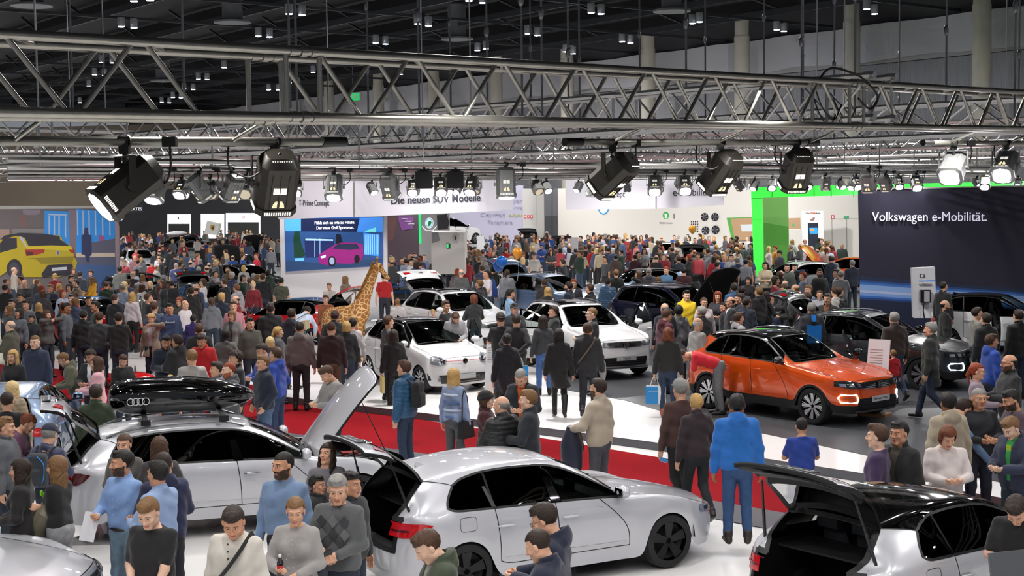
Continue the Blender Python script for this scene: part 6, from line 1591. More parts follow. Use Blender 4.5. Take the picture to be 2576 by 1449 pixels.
c = build_car('golf', red_p, 'red car with big raised tailgate left of the giraffe', 2, 'ten', roof=black_gl, hatch=96, red_inside=True, doors={'FL': 60}, detail=1)
anchor(c, (-.6, 0), 765, 748, 1.46, 158, 'golf', 0)
c = build_car('golf', red_p, 'red car with black roof and open doors in the left crowd', 2, 'ten', roof=black_gl, doors={'FR': 60, 'FL': 60}, detail=1)
anchor(c, (0, 0), 250, 748, 1.46, -30, 'golf', 0)
c = build_car('golf', anth, 'dark grey hatchback with tailgate up amid the left crowd', 1, 'ten', hatch=94, detail=1)
anchor(c, (0, 0), 530, 712, 1.46, -60, 'golf', 0)
c = build_car('golf', black_p, 'black hatchback with bright reflections beside the white pillar of the screen', 1, 'ten', detail=1)
anchor(c, (0, 0), 625, 665, 1.46, -40, 'golf', 0)
c = build_car('tig', white, 'white boxy off-roader at the left edge of the far crowd', 1, 'ten', detail=1)
anchor(c, (0, 0), 348, 626, 1.64, -66, 'tig', 0)
c = build_car('tig', black_p, 'black people carrier with white roof box far back left', 1, 'ten', detail=1)
anchor(c, (0, 0), 445, 594, 1.64, -130, 'tig', 0); VANRB = c
c = build_car('a4', green_k, 'dark estate under the crest sign far back left', 1, 'ten', detail=1, hatch=90)
anchor(c, (0, 0), 512, 606, 1.46, -55, 'a4', 0)
c = build_car('golf', darkblue, 'dark blue car with hood up far back left', 1, 'ten', detail=1, hood=60)
anchor(c, (0, 0), 632, 608, 1.46, -75, 'golf', 0)
c = build_car('golf', darkblue, 'small blue hatchback showing its raised hood near the red-sweater man', 1, 'ten', detail=1, hood=66)
anchor(c, (0, 0), 590, 640, 1.46, -95, 'golf', 0)
c = build_car('golf', black_p, 'black hatchback with open bonnet before the yellow car mural', 1, 'ten', detail=1, hood=55)
anchor(c, (0, 0), 75, 676, 1.46, -25, 'golf', 0)
c = build_car('golf', black_p, 'black hatchback in front of the white off-roader', 1, 'ten', detail=1)
anchor(c, (0, 0), 380, 684, 1.46, 20, 'golf', 0)
c = build_car('golf', wine, 'wine red hatchback behind the pale blue car', 1, 'ten', detail=1)
anchor(c, (0, 0), 1645, 645, 1.46, 200, 'golf', 0)
c = build_car('golf', black_p, 'black hatchback with raised tailgate right of the wine red one', 1, 'ten', detail=1, hatch=95)
anchor(c, (-.8, 0), 1755, 628, 1.46, 70, 'golf', 0)
c = build_car('tig', white, 'white SUV with raised tailgate before the dark gate far back', 1, 'ten', detail=1, hatch=95)
anchor(c, (-.8, 0), 1340, 590, 1.62, 75, 'tig', 0)
c = build_car('golf', red_p, 'red hatchback with raised tailgate far back in the middle', 1, 'ten', detail=1, hatch=95)
anchor(c, (-.8, 0), 1432, 604, 1.46, 70, 'golf', 0)
c = build_car('a4', black_p, 'black estate with raised tailgate along the cream wall', 1, 'ten', detail=1, hatch=95)
anchor(c, (-.8, 0), 1585, 590, 1.46, 40, 'a4', 0)
c = build_car('a4', white, 'white estate with dark windows before the cream wall', 1, 'ten', detail=1)
anchor(c, (0, 0), 1640, 610, 1.46, 190, 'a4', 0)
c = build_car('golf', green_k, 'dark green hatchback with raised tailgate below the mounted wheels', 1, 'ten', detail=1, hatch=95)
anchor(c, (-.8, 0), 1728, 590, 1.46, 80, 'golf', 0)
c = build_car('a4', white, 'white car behind the black raised tailgate below the mounted wheels', 1, 'ten', detail=1)
anchor(c, (0, 0), 1840, 607, 1.46, 180, 'a4', 0)
c = build_car('up', white, 'small white and black car standing on the white display block', 1, 'ten', detail=1, roof=black_gl, front='up')
q = DP(1132, 600, 77.5); c.location = (q[0], q[1], 1.71); c.rotation_euler = (0, 0, math.radians(35))
c = build_car('golf', green_k, 'dark green hatchback with tailgate up right of the display block', 1, 'ten', detail=1, hatch=95)
anchor(c, (-.8, 0), 1200, 600, 1.46, 80, 'golf', 0)
c = build_car('golf', anth, 'dark grey car with open tailgate in front of the display block', 1, 'ten', detail=1, hatch=95)
anchor(c, (-.8, 0), 1125, 648, 1.46, 95, 'golf', 0)
c = build_car('golf', paleblue, 'silver blue car behind the estate with the roof box, left edge', 2, 'ten', detail=1)
anchor(c, (0, 0), 40, 1170, 0, 100, 'golf', 0)
c = build_car('a3', silver, 'silver car whose hood shows in the bottom left corner', 3, 'ten', detail=2, front='audi')
anchor(c, (1.45, 0), 50, 1392, .90, 2, 'a3', 0)
RB = thing('roof_box', 'long glossy black roof box with four ring emblem on the silver estate', 'roof box'); RB.parent = None
M4 = Matrix.Translation(A4.location)@Matrix.Rotation(A4.rotation_euler[2], 4, 'Z')
zr = SP['a4']['H']+.03
def box_fn(P):
    q = P.copy(); x = q[:, 0]; f = np.clip((x+1.1)/2.2, 0, 1)
    wy = .40*(1-.55*np.clip((f-.55)/.45, 0, 1)**2.2)*(1-.15*np.clip((.15-f)/.15, 0, 1)); hz = .20*(1-.62*np.clip((f-.5)/.5, 0, 1)**2)*(1-.1*np.clip((.12-f)/.12, 0, 1))
    zc_ = -.05*np.clip((f-.5)/.5, 0, 1)
    a = (np.abs(x)/1.1)**8+(np.abs(q[:, 1])/np.maximum(wy, .02))**3.2+(np.abs(q[:, 2]-zc_)/np.maximum(hz, .02))**2.6
    return (a**.36-1)*.22
v, f = snets(box_fn, (-1.2, -.5, -.3), (1.2, .5, .3), .03)
o = link('box_shell', np_mesh('box_shell', v, f, [black_gl]), RB); o.location = (-.02, .18, .28); o.scale = (.88, 1, 1.15)
mb = MB(); rings4(mb, (0, 0, 0), np.array([[1., 0, 0], [0, 0, -1.], [0, 1., 0]]), .045, mat('emblem_white', 'e0e0e0', .3)); e = mb.obj('emblem', parent=RB); e.location = (-.62, -.235, .26)
mb = MB(); pts = [(.955*math.cos(a), .40*math.sin(a)*(1-.5*max(0, math.cos(a))**2)+.18, .20) for a in np.linspace(0, 2*PI, 40)]; mb.poly(pts, .012, 6, clad); mb.obj('box_seam', parent=RB)
for x in (-.55, .45):
    mb = MB(); mb.box((x, 0, .055), (.06, 1.2, .03), intm)
    for sg in (1, -1): mb.box((x, sg*.58, .025), (.12, .06, .07), black_tr)
    mb.obj('crossbar', parent=RB)
RB.matrix_world = M4@Matrix.Translation((-.78, 0, zr))
mb = MB(); mb.sphere((0, 0, .2), (.95, .4, .2), white, 16, 8); mb.box((-.4, 0, .02), (.05, .9, .04), intm); mb.box((.4, 0, .02), (.05, .9, .04), intm)
o = mb.obj('roof_box'); tag(o, 'small white roof box on the black people carrier far left', 'roof box'); o.location = tuple(Vector(VANRB.location)+Vector((0, 0, 1.63))); o.rotation_euler = VANRB.rotation_euler
for cc in [o for o in COL.objects if o.get('label', '').startswith('white SUV with number plate') or o.get('label', '').startswith('white SUV with raised tailgate and pano')]:
    mb = MB(); patch(car_geo('tig', 2), mb, [(-.15, -.52), (-.15, .52)], [(-1.45, -.50), (-1.45, .50)], 'z', .008, black_gl, 10, 8); mb.obj('panorama_roof', parent=cc)
# ================================================================ THE VISITORS
def FZ(**k): return tuple(sorted(k.items()))
def person(px, py, yaw, h, spec, label=None, zf='auto', lod=None):
    t = spec.split(); kw = dict(head=t[0]); col = {}
    if t[0][0] in 'f': kw['fem'] = 1
    for x in t[1:]:
        if '=' in x:
            k, v = x.split('=')
            if k in ('b', 'sk', 'u', 'hc', 'hatc', 'sc', 'tc'): col[k] = v
            elif k in ('L', 'R', 'legs', 'hat', 'bot'): kw[k] = v
            elif k == 'A': kw['L'] = kw['R'] = v
            else: kw[k] = round(float(v), 2)
        elif ':' in x:
            k, v = x.split(':')
            if k in ('short', 'buzz', 'bald', 'quiff', 'curly', 'long', 'pony', 'bun', 'bob'): kw['hair'] = k; col['hc'] = v
            elif k == 'open': kw['open'] = 1; col['u'] = v
            else: kw['top'] = k; col['tc'] = v
        else: kw[x] = 1
    D0 = (EYE-h)*FPX/max(20, py-490)
    kw['lod'] = lod if lod is not None else (0 if D0 < 22.5 else (1 if D0 < 48 else (2 if D0 < 66 else 3)))
    if kw['top'] in ('puffer',): col['kind'] = 'puff'
    r = place(px, py, zf, h, yaw, FZ(**kw), label, tc=col.get('tc', '333333'), bc=col.get('b', '26303f'), uc=col.get('u', 'd8d8d8'), sk=col.get('sk', 'l'), hc=col.get('hc', 'br'), kind=col.get('kind', ''), hatc=col.get('hatc', '222222'), sc_=col.get('sc', '1c1a1a'))
    r[0]['_spec'] = ' '.join([kw['top'], col.get('tc', ''), kw.get('hair', ''), col.get('hc', ''), 'f' if kw.get('fem') else 'm', str(yaw)])
    return r
W_ = {}
NEAR = [
('bs', 308, 1132, 150, 1.80, 'm2 shirt:7f9fcf short:bk beard L=down R=hold hy=-.55 sk=m b=6f8698', 'bearded man in a light blue shirt holding a paper sheet', 0),
('', 397, 1150, 60, 1.78, 'm shirt:8ea6cc short:bk A=hold sk=m b=23262e', 'black-haired man in pale blue shirt turned away beside the bearded one', 0),
('', 409, 1136, 25, 1.80, 'm hoodie:232848 buzz:db A=hold b=202028 hp=.2', 'man in navy hoodie turned away at the silver estate', 0),
('', 400, 1098, 10, 1.70, 'f sweater:3c3a3c long:br A=hold', 'woman with long straight brown hair facing the silver estate', 0),
('', 312, 1091, 175, 1.68, 'f sweater:5a5652 pony:br A=belly', 'woman in grey top behind the bearded man, hair tied back', 0),
('', 366, 1258, 160, 1.80, 'm tee:131316 quiff:lb L=low R=belly hp=.45 hy=.2 sk=p wide=1.05', 'short-haired man in black sweater looking down, bottom left', 0),
('cream', 583, 1281, 165, 1.80, 'm2 sweater:cfcac0 quiff:db L=down R=down hp=.5 hy=.3 sk=m', 'dark-haired man in cream sweater with black shoulder strap', 0),
('bottle', 742, 1252, 172, 1.70, 'f sweater:9b9896 pony:lb L=belly R=hold hy=.2 hp=.2', 'woman in sparkly grey sweater holding a small bottle', 0),
('', 713, 1136, 168, 1.84, 'm2 shirt:6f87a8 buzz:bk beard A=down hy=-.5 b=23242a sk=m', 'broad man in steel blue shirt looking aside at the silver estate', 0),
('', 828, 1114, 190, 1.66, 'f sweater:6d6a70 long:db A=hold hy=-.6 hp=-.25', 'woman with long dark hair and patterned top looking up', 0),
('', 796, 1195, -110, 1.42, 'c jacket:1d1d20 short:bk A=down sk=m', 'dark-haired boy in a black jacket looking right beside the tall woman', 0),
('phone', 848, 1196, 165, 1.82, 'm sweater:56585a short:gr L=belly R=hold hp=.25 hy=.3', 'grey-haired man in argyle sweater holding a phone and dark coat', 0),
('', 880, 1186, -120, 1.70, 'm jacket:2a2a2e short:bk A=down sk=m', 'dark-haired person half hidden behind the grey sweater man', 0),
('armcoat', 122, 1158, 75, 1.68, 'f tee:131314 long:lb A=cross hy=.1 b=8d8d90', 'long-haired person in black shirt with green print, arms crossed', 0),
('', 52, 1158, 95, 1.66, 'f jacket:1c191a long:db A=belly', 'woman with long dark hair at the left edge beside the black-shirted one', 0),
('pack', 128, 1066, -15, 1.72, 'm shirt:3f425c short:gr hat=cap hatc=1d2236 A=hold hp=.3', 'man in navy cap and checked shirt with grey backpack', 0),
('', 84, 1044, -80, 1.68, 'f sweater:6c4660 bun:au A=hold lean=.25 hp=.4', 'woman in purple sweater with hair bun leaning forward', 0),
('', 12, 1048, -90, 1.74, 'm jacket:5d6066 short:lb A=down', 'man in grey jacket at the left edge by the purple sweater', 0),
('', 17, 985, 0, 1.78, 'm sweater:18181a buzz:db A=down', 'crop-haired man in black sweater turned away at the left edge', 0),
('', 29, 925, -20, 1.70, 'f2 puffer:8f7f66 long:pb A=down', 'woman with long blonde hair and beige furry coat', 0),
('', 32, 880, 170, 1.70, 'f coat:1b1a1c long:bl A=belly', 'blonde woman in black coat facing forward, left edge', 0),
('', 88, 843, 172, 1.82, 'm2 jacket:222b44 buzz:lb A=down sk=p wide=1.05', 'man in navy baseball jacket with grey sleeves', 0),
('', 150, 893, 110, 1.66, 'm jacket:5f5f4a short:lb A=hold lean=.25 hp=.3 hood', 'young man in khaki hooded jacket leaning left', 0),
('', 225, 880, 165, 1.72, 'm jacket:1d1e22 open:e0e0e2 short:db A=hold sk=m hp=.3', 'man in dark jacket with white hood, near the pink jacket', 0),
('', 244, 897, 100, 1.68, 'f jacket:d3a2ab long:br A=hold', 'woman in pale pink jacket with magenta scarf', 0),
('', 312, 893, -140, 1.55, 'c sweater:1a1a1c short:br A=hold hp=.4', 'boy in black sweater looking down at the red kart', 0),
('', 240, 967, 10, 1.76, 'm jacket:34402c short:db A=down', 'dark-haired man in green jacket behind the raised estate tailgate', 0),
('', 418, 845, -160, 1.80, 'm jacket:1e2636 short:bk A=hold sk=m hp=.3', 'man in navy vest jacket beside the black-jacketed man', 0),
('', 446, 841, 60, 1.82, 'm jacket:1b1b1e short:db A=hold hood sk=m', 'man in black hooded jacket turned left in the left crowd', 0),
('', 482, 879, 5, 1.80, 'm sweater:a39f9a short:lb A=hold hy=.4', 'man in pale grey sweater turned away above the roof box', 0),
('', 505, 841, 175, 1.80, 'm jacket:b5121b short:db A=down hp=.35 sk=m', 'man in bright red jacket looking down above the roof box', 0),
('', 546, 910, 110, 1.70, 'm jacket:6d7076 quiff:db A=down', 'young man in grey jacket left of the red-bearded man', 0),
('', 576, 911, 120, 1.76, 'm2 jacket:4a4b4f buzz:rd beard A=down hood sk=p', 'man with reddish beard and grey hooded jacket above the roof box', 0),
('', 592, 883, 120, 1.76, 'm jacket:1c2026 curly:db A=down', 'curly-haired young man in dark jacket above the roof box', 0),
('', 428, 944, 170, 1.25, 'c sweater:a08a60 bob:bl A=down', 'blonde child whose head shows above the roof box', 0),
('', 654, 865, 130, 1.78, 'm jacket:27489a short:db A=hold hp=.35', 'dark-haired man in blue jacket left of the navy jacket', 0),
('', 662, 893, 125, 1.78, 'm jacket:1a2233 short:lb A=pocket b=4c6480', 'man in navy jacket and jeans beside the raised silver hood', 0),
('', 694, 873, 70, 1.78, 'm hoodie:1e3f98 short:br A=pocket b=2c3d5c', 'young man in royal blue hoodie left of the grey hoodie', 0),
('', 754, 809, -5, 1.84, 'm2 hoodie:6b6260 buzz:db A=down b=2a292c wide=1.08', 'broad man in grey brown hoodie turned away near the giraffe', 0),
('', 833, 809, 0, 1.84, 'm2 sweater:2f1a1e buzz:br A=down b=5a4638 wide=1.06', 'man in dark maroon sweater turned away beside the giraffe', 0),
('', 842, 781, 0, 1.82, 'm jacket:1f2024 short:db hat=cap hatback hatc=7a1a1c A=down', 'man in red and black cap beside the giraffe', 0),
('', 812, 924, 130, 1.78, 'm2 sweater:8e8d8c short:br A=hold hp=.6', 'man in grey sweater peering behind the raised silver hood', 0),
('bp', 1017, 906, 65, 1.78, 'm puffer:1b4f74 short:br L=down R=swing b=27364e', 'man in teal quilted jacket with black backpack on the red aisle', 0),
('handbag', 1141, 926, -35, 1.70, 'f sweater:8494b4 long:bl A=down b=4a4c50', 'blonde woman in striped blue sweater with a black handbag', 0),
('', 1222, 984, -100, 1.66, 'f jacket:42161e bob:br hat=beanie hatc=1b1b1f A=hold sk=p', 'person in maroon jacket and black knitted cap', 0),
('', 1272, 996, 35, 1.74, 'm puffer:1b1b1d bald:gr A=hold hy=.5', 'balding man in black quilted jacket behind the silver hatchback', 0),
('', 1307, 932, 165, 1.80, 'm2 jacket:20242c buzz:gr A=hold hp=.6 open:c05a20', 'grey crop-haired man in dark jacket with orange lining', 0),
('', 1330, 980, 85, 1.82, 'm jacket:22262e short:lb A=hold wide=1.05 sk=p', 'brown-haired man in navy jacket facing left behind the silver hatchback', 0),
('fur', 1506, 952, 55, 1.84, 'm2 jacket:b9ab98 short:db beard L=bent R=down b=48484e', 'man in cream jacket carrying a fur-trimmed coat', 0),
('', 1275, 839, 5, 1.76, 'f coat:14161e short:bk A=down b=1a1a1e legs=walk', 'person in long black coat turned away beside the blue paper bag', 0),
('bag2', 1299, 790, -12, 1.80, 'm sweater:17171a short:db A=back b=3c4236', 'man in black sweater turned away with clasped hands and blue paper bag', 0),
('', 1259, 786, 10, 1.80, 'm tee:18191d short:db hat=cap hatback hatc=2c3138 A=hold', 'man in black shirt and grey cap turned away', 0),
('', 1366, 793, 10, 1.70, 'f sweater:37383c long:db A=down b=3f5f96', 'woman in dark grey sweater and blue jeans turned away', 0),
('', 1405, 827, 0, 1.70, 'f coat:161517 long:bk A=down bot=leggings b=141416 boots sc=111112 legs=walk', 'woman with long dark wavy hair, black coat and tall boots', 0),
('slung', 1478, 812, -8, 1.80, 'm jacket:25272a short:br A=down b=22242a legs=stride', 'man in dark jacket with slung bag and grey scarf walking away', 0),
('', 1489, 773, 100, 1.86, 'm suit:18191c buzz:lb A=hold sk=p u=e0e0e0', 'tall man with glasses in black jacket beside the white SUV', 0),
('', 1393, 769, 100, 1.78, 'm jacket:1b1b1d quiff:db A=down', 'young man in black leather jacket at the open SUV door', 0),
('', 1283, 725, -70, 1.78, 'm shirt:85a6c8 short:bk A=hold sk=m b=2a3448', 'man in light blue shirt leaning at the white SUV door', 0),
('', 1294, 763, -160, 1.78, 'm jacket:20242c short:db hat=cap hatc=26282e A=down', 'man in navy cap between the two white SUVs', 0),
('bag1', 1680, 824, -10, 1.70, 'f jacket:1d1b1c long:au A=down b=25344c sc=a85a48', 'woman with long auburn hair carrying a blue and white paper bag', 0),
('', 1681, 778, -60, 1.80, 'm hoodie:4c1526 short:br A=down hp=.3', 'man in maroon hoodie behind the auburn-haired woman', 0),
('', 1672, 762, 20, 1.78, 'm jacket:202127 bald:gr A=down', 'bald man behind the maroon hoodie', 0),
('', 1707, 769, 0, 1.70, 'f2 coat:605e62 curly:bk A=down bot=leggings b=161618 boots', 'woman in grey coat with black curly hair and strap', 0),
('', 1727, 730, 190, 1.80, 'm hoodie:e6c21c quiff:db A=down sk=p hood', 'young man in bright yellow hoodie', 0),
('', 1771, 748, -170, 1.72, 'f sweater:c9bcbc pony:br A=down', 'smiling young woman in pale top right of the yellow hoodie', 0),
('', 1765, 770, 30, 1.80, 'm coat:2a2a2c short:gr beard A=down', 'man in long black jacket between yellow hoodie and orange car', 0),
('', 1755, 799, -60, 1.76, 'm sweater:9a9896 bald:wh A=down b=3c4c66', 'white-haired man in grey sweater behind the bending red shirt', 0),
('', 990, 829, 15, 1.68, 'f jacket:151517 long:db A=down b=17171a', 'woman in black jacket in front of the small white car', 0),
('', 976, 794, -60, 1.78, 'm sweater:4a4a4e short:br A=down', 'man in grey sweater at the side of the small white car', 0),
('', 1121, 756, -120, 1.78, 'm tee:17171b short:br A=down hy=-.3', 'young man in black t-shirt behind the small white car', 0),
('', 1147, 790, -170, 1.74, 'm2 hoodie:9a999c quiff:br beard A=hold lean=.35 hp=.5', 'bearded man in light grey hoodie bending over the small white car', 0),
('', 1192, 741, 20, 1.72, 'f jacket:232325 bob:au A=hold', 'woman in dark leather jacket before the white SUV windscreen', 0),
('', 1193, 706, 70, 1.84, 'm suit:2c2a2c short:lb A=down', 'tall fair man in dark suit beside the white SUV windscreen', 0),
('', 1000, 752, 15, 1.45, 'c sweater:cfc8c8 short:lb A=down', 'fair-haired child in white turned away beside the white SUV', 0),
('', 1089, 778, 170, 1.2, 'c sweater:9a8a80 short:bl A=down', 'small blond child left of the black t-shirt', 0),
('', 966, 686, 0, 1.80, 'm tee:a8161c short:bk A=down b=22252e', 'man in red t-shirt right behind the giraffe head', 0),
('', 886, 800, 15, 1.72, 'f sweater:b6aeb0 short:bk A=down', 'person in off-white top just right of the giraffe body', 0),
('', 871, 809, 10, 1.70, 'f jacket:1b1b1d bob:bl A=down', 'blonde-haired person in black between giraffe and maroon sweater', 0),
('bottle2', 1711, 953, 20, 1.80, 'm sweater:4a322e short:gr hat=cap hatc=8b8b88 A=down b=18191b legs=stride', 'man in brown sweater and grey cap with dark jacket round his waist', 0),
('', 1752, 991, 15, 1.66, 'f jacket:2c2024 short:bl A=down b=1e2226 legs=walk', 'fair-haired woman in dark red plaid beside the grey cap', 0),
('', 1854, 991, -3, 1.82, 'm2 jacket:1c66b4 short:bk A=down b=2c4a72 hood sk=d wide=1.1 sc=2a201c', 'broad person in bright blue anorak and jeans seen from behind', 0),
('', 2017, 1050, 0, 1.50, 'c tee:1c3a8c buzz:bk A=hold sk=m', 'boy in blue shirt seen from behind near the raised tailgate', 0),
('', 2209, 1063, 65, 1.80, 'm3 sweater:3c2a4e quiff:br A=down sk=p', 'teenager in dark purple sweater facing left', 0),
('', 2263, 1059, 130, 1.80, 'm jacket:17181a short:bk open:4a4438 A=down sk=m', 'dark-haired man in black jacket right behind the purple sweater', 0),
('', 2387, 1075, 178, 1.70, 'f2 sweater:d6cbc8 bob:au A=hold hp=.4 wide=1.2 belly=.05', 'woman in loose white cape top with auburn hair looking down', 0),
('', 2438, 1006, -75, 1.82, 'm shirt:6888b0 short:db A=reach lean=.3 hp=.4 b=1c1e24', 'man with glasses in denim blue shirt leaning right', 0),
('', 2386, 987, 10, 1.76, 'm hoodie:a89c88 short:bk A=down sk=d', 'person in beige hooded top beside the denim blue shirt', 0),
('', 2462, 976, 185, 1.74, 'm2 sweater:22242a buzz:gr A=hold sk=m', 'grey-haired man in dark sweater behind the blue shirt man', 0),
('', 2457, 913, -110, 1.68, 'f2 sweater:8a7a86 pony:rd A=hold', 'red-haired woman with glasses in patterned blouse', 0),
('', 2540, 891, 95, 1.80, 'm2 jacket:232528 bald:bk beard A=hold wide=1.1 sk=m', 'balding man with glasses in black jacket and dark scarf', 0),
('', 2538, 981, 100, 1.74, 'm sweater:4a3a44 short:bk beard A=hold hp=.3 sk=m', 'bearded dark-haired man in mauve grey sweater, right edge', 0),
('', 2534, 1053, 120, 1.74, 'm3 jacket:2a3048 open:2f9a4a short:lb A=hold hp=.55 sk=p wide=1.05', 'young man in open navy jacket over green printed t-shirt', 0),
('lap', 2552, 1262, 150, 1.78, 'm tee:141519 quiff:db A=hold hp=.7 lean=.15', 'man in black t-shirt looking down in the bottom right corner', 0),
('bend', 1762, 880, 82, 1.80, 'm tee:c01426 short:br A=hang lean=1.25 legs=bend b=6a6a6c hp=.3', 'man in red t-shirt bending down beside the orange car', 0),
('', 2247, 876, 20, 1.08, 'c sweater:b0101c short:lb A=down b=2a3a52', 'small boy in red sweater before the dark grey SUV', 0),
('', 2250, 785, 15, 1.80, 'm2 jacket:3a2e2a short:gr A=down b=2e3c56 legs=walk wide=1.1', 'grey-haired man in brown jacket and jeans at the dark grey SUV', 0),
('', 2342, 811, 60, 1.80, 'm2 coat:2e322e short:gr A=down b=242c40 legs=stride wide=1.05', 'grey-haired man in long dark coat walking past the dark grey SUV', 0),
('', 2494, 840, -80, 1.74, 'm jacket:2348a0 short:br A=down hood sk=m', 'young man in blue jacket with white hood, far right', 0),
('', 2481, 787, 20, 1.80, 'm jacket:1c1e22 short:db A=down', 'man in dark jacket beside the white small electric car', 0),
('', 2458, 772, -90, 1.76, 'm sweater:77756e short:db A=down', 'man in grey sweater in the open door of the white electric car', 0),
('', 2562, 779, 20, 1.80, 'm jacket:141416 short:db A=down wide=1.1', 'man in black at the right edge beside the white electric car', 0),
('', 2373, 708, -60, 1.84, 'm jacket:1d1d20 open:e0dede buzz:db A=down', 'tall man in black jacket and white shirt beside the charging pillar', 0),
('', 2377, 755, -100, 1.74, 'm2 jacket:20211f bald:db beard A=down', 'bald bearded man with glasses near the charging pillar', 0),
('', 2042, 756, 5, 1.80, 'm2 jacket:2e3038 short:gr A=down wide=1.1', 'man in black and bright blue jacket turned away behind the orange car', 0),
('', 2082, 738, 150, 1.80, 'm jacket:1c1a18 short:db A=down open:7a4a2c', 'man in black leather jacket looking down behind the orange car', 0),
('', 1858, 787, -70, 1.72, 'm hoodie:a8a8ac quiff:br A=hold', 'young man in light grey hoodie behind the orange car roof', 0),
('g1', 1353, 1268, 75, 1.82, 'm3 hoodie:1c2238 short:db A=hold hp=.45', 'man with glasses in navy hoodie in front of the silver hatchback', 0),
('bull', 1338, 1333, 70, 1.74, 'm jacket:1a2036 buzz:db A=hold hp=.45', 'crop-haired man in navy jacket with red and yellow back emblem', 0),
('', 1054, 1341, 110, 1.76, 'm2 jacket:3a4432 short:br hood A=hold hp=.6 sk=p open:8a8a88', 'man in olive jacket with pale shoulder bending over, bottom middle', 0),
]
for tg_, px, py, yaw, h, spec, lab, zf in NEAR:
    z_ = 0 if zf == 0 and not (py < 1030 and px > 880) else 'auto'
    if px > 1650 and 1000 > py > 700: z_ = PLAT
    r = person(px, py, yaw, h, spec, lab, z_)
    if tg_: W_[tg_] = r
    if tg_ == 'bend': g_ = G(1808, 1042, PLAT); r[0].location = (g_[0], g_[1], PLAT+.004); PEOPLE[-1]['pos'] = g_
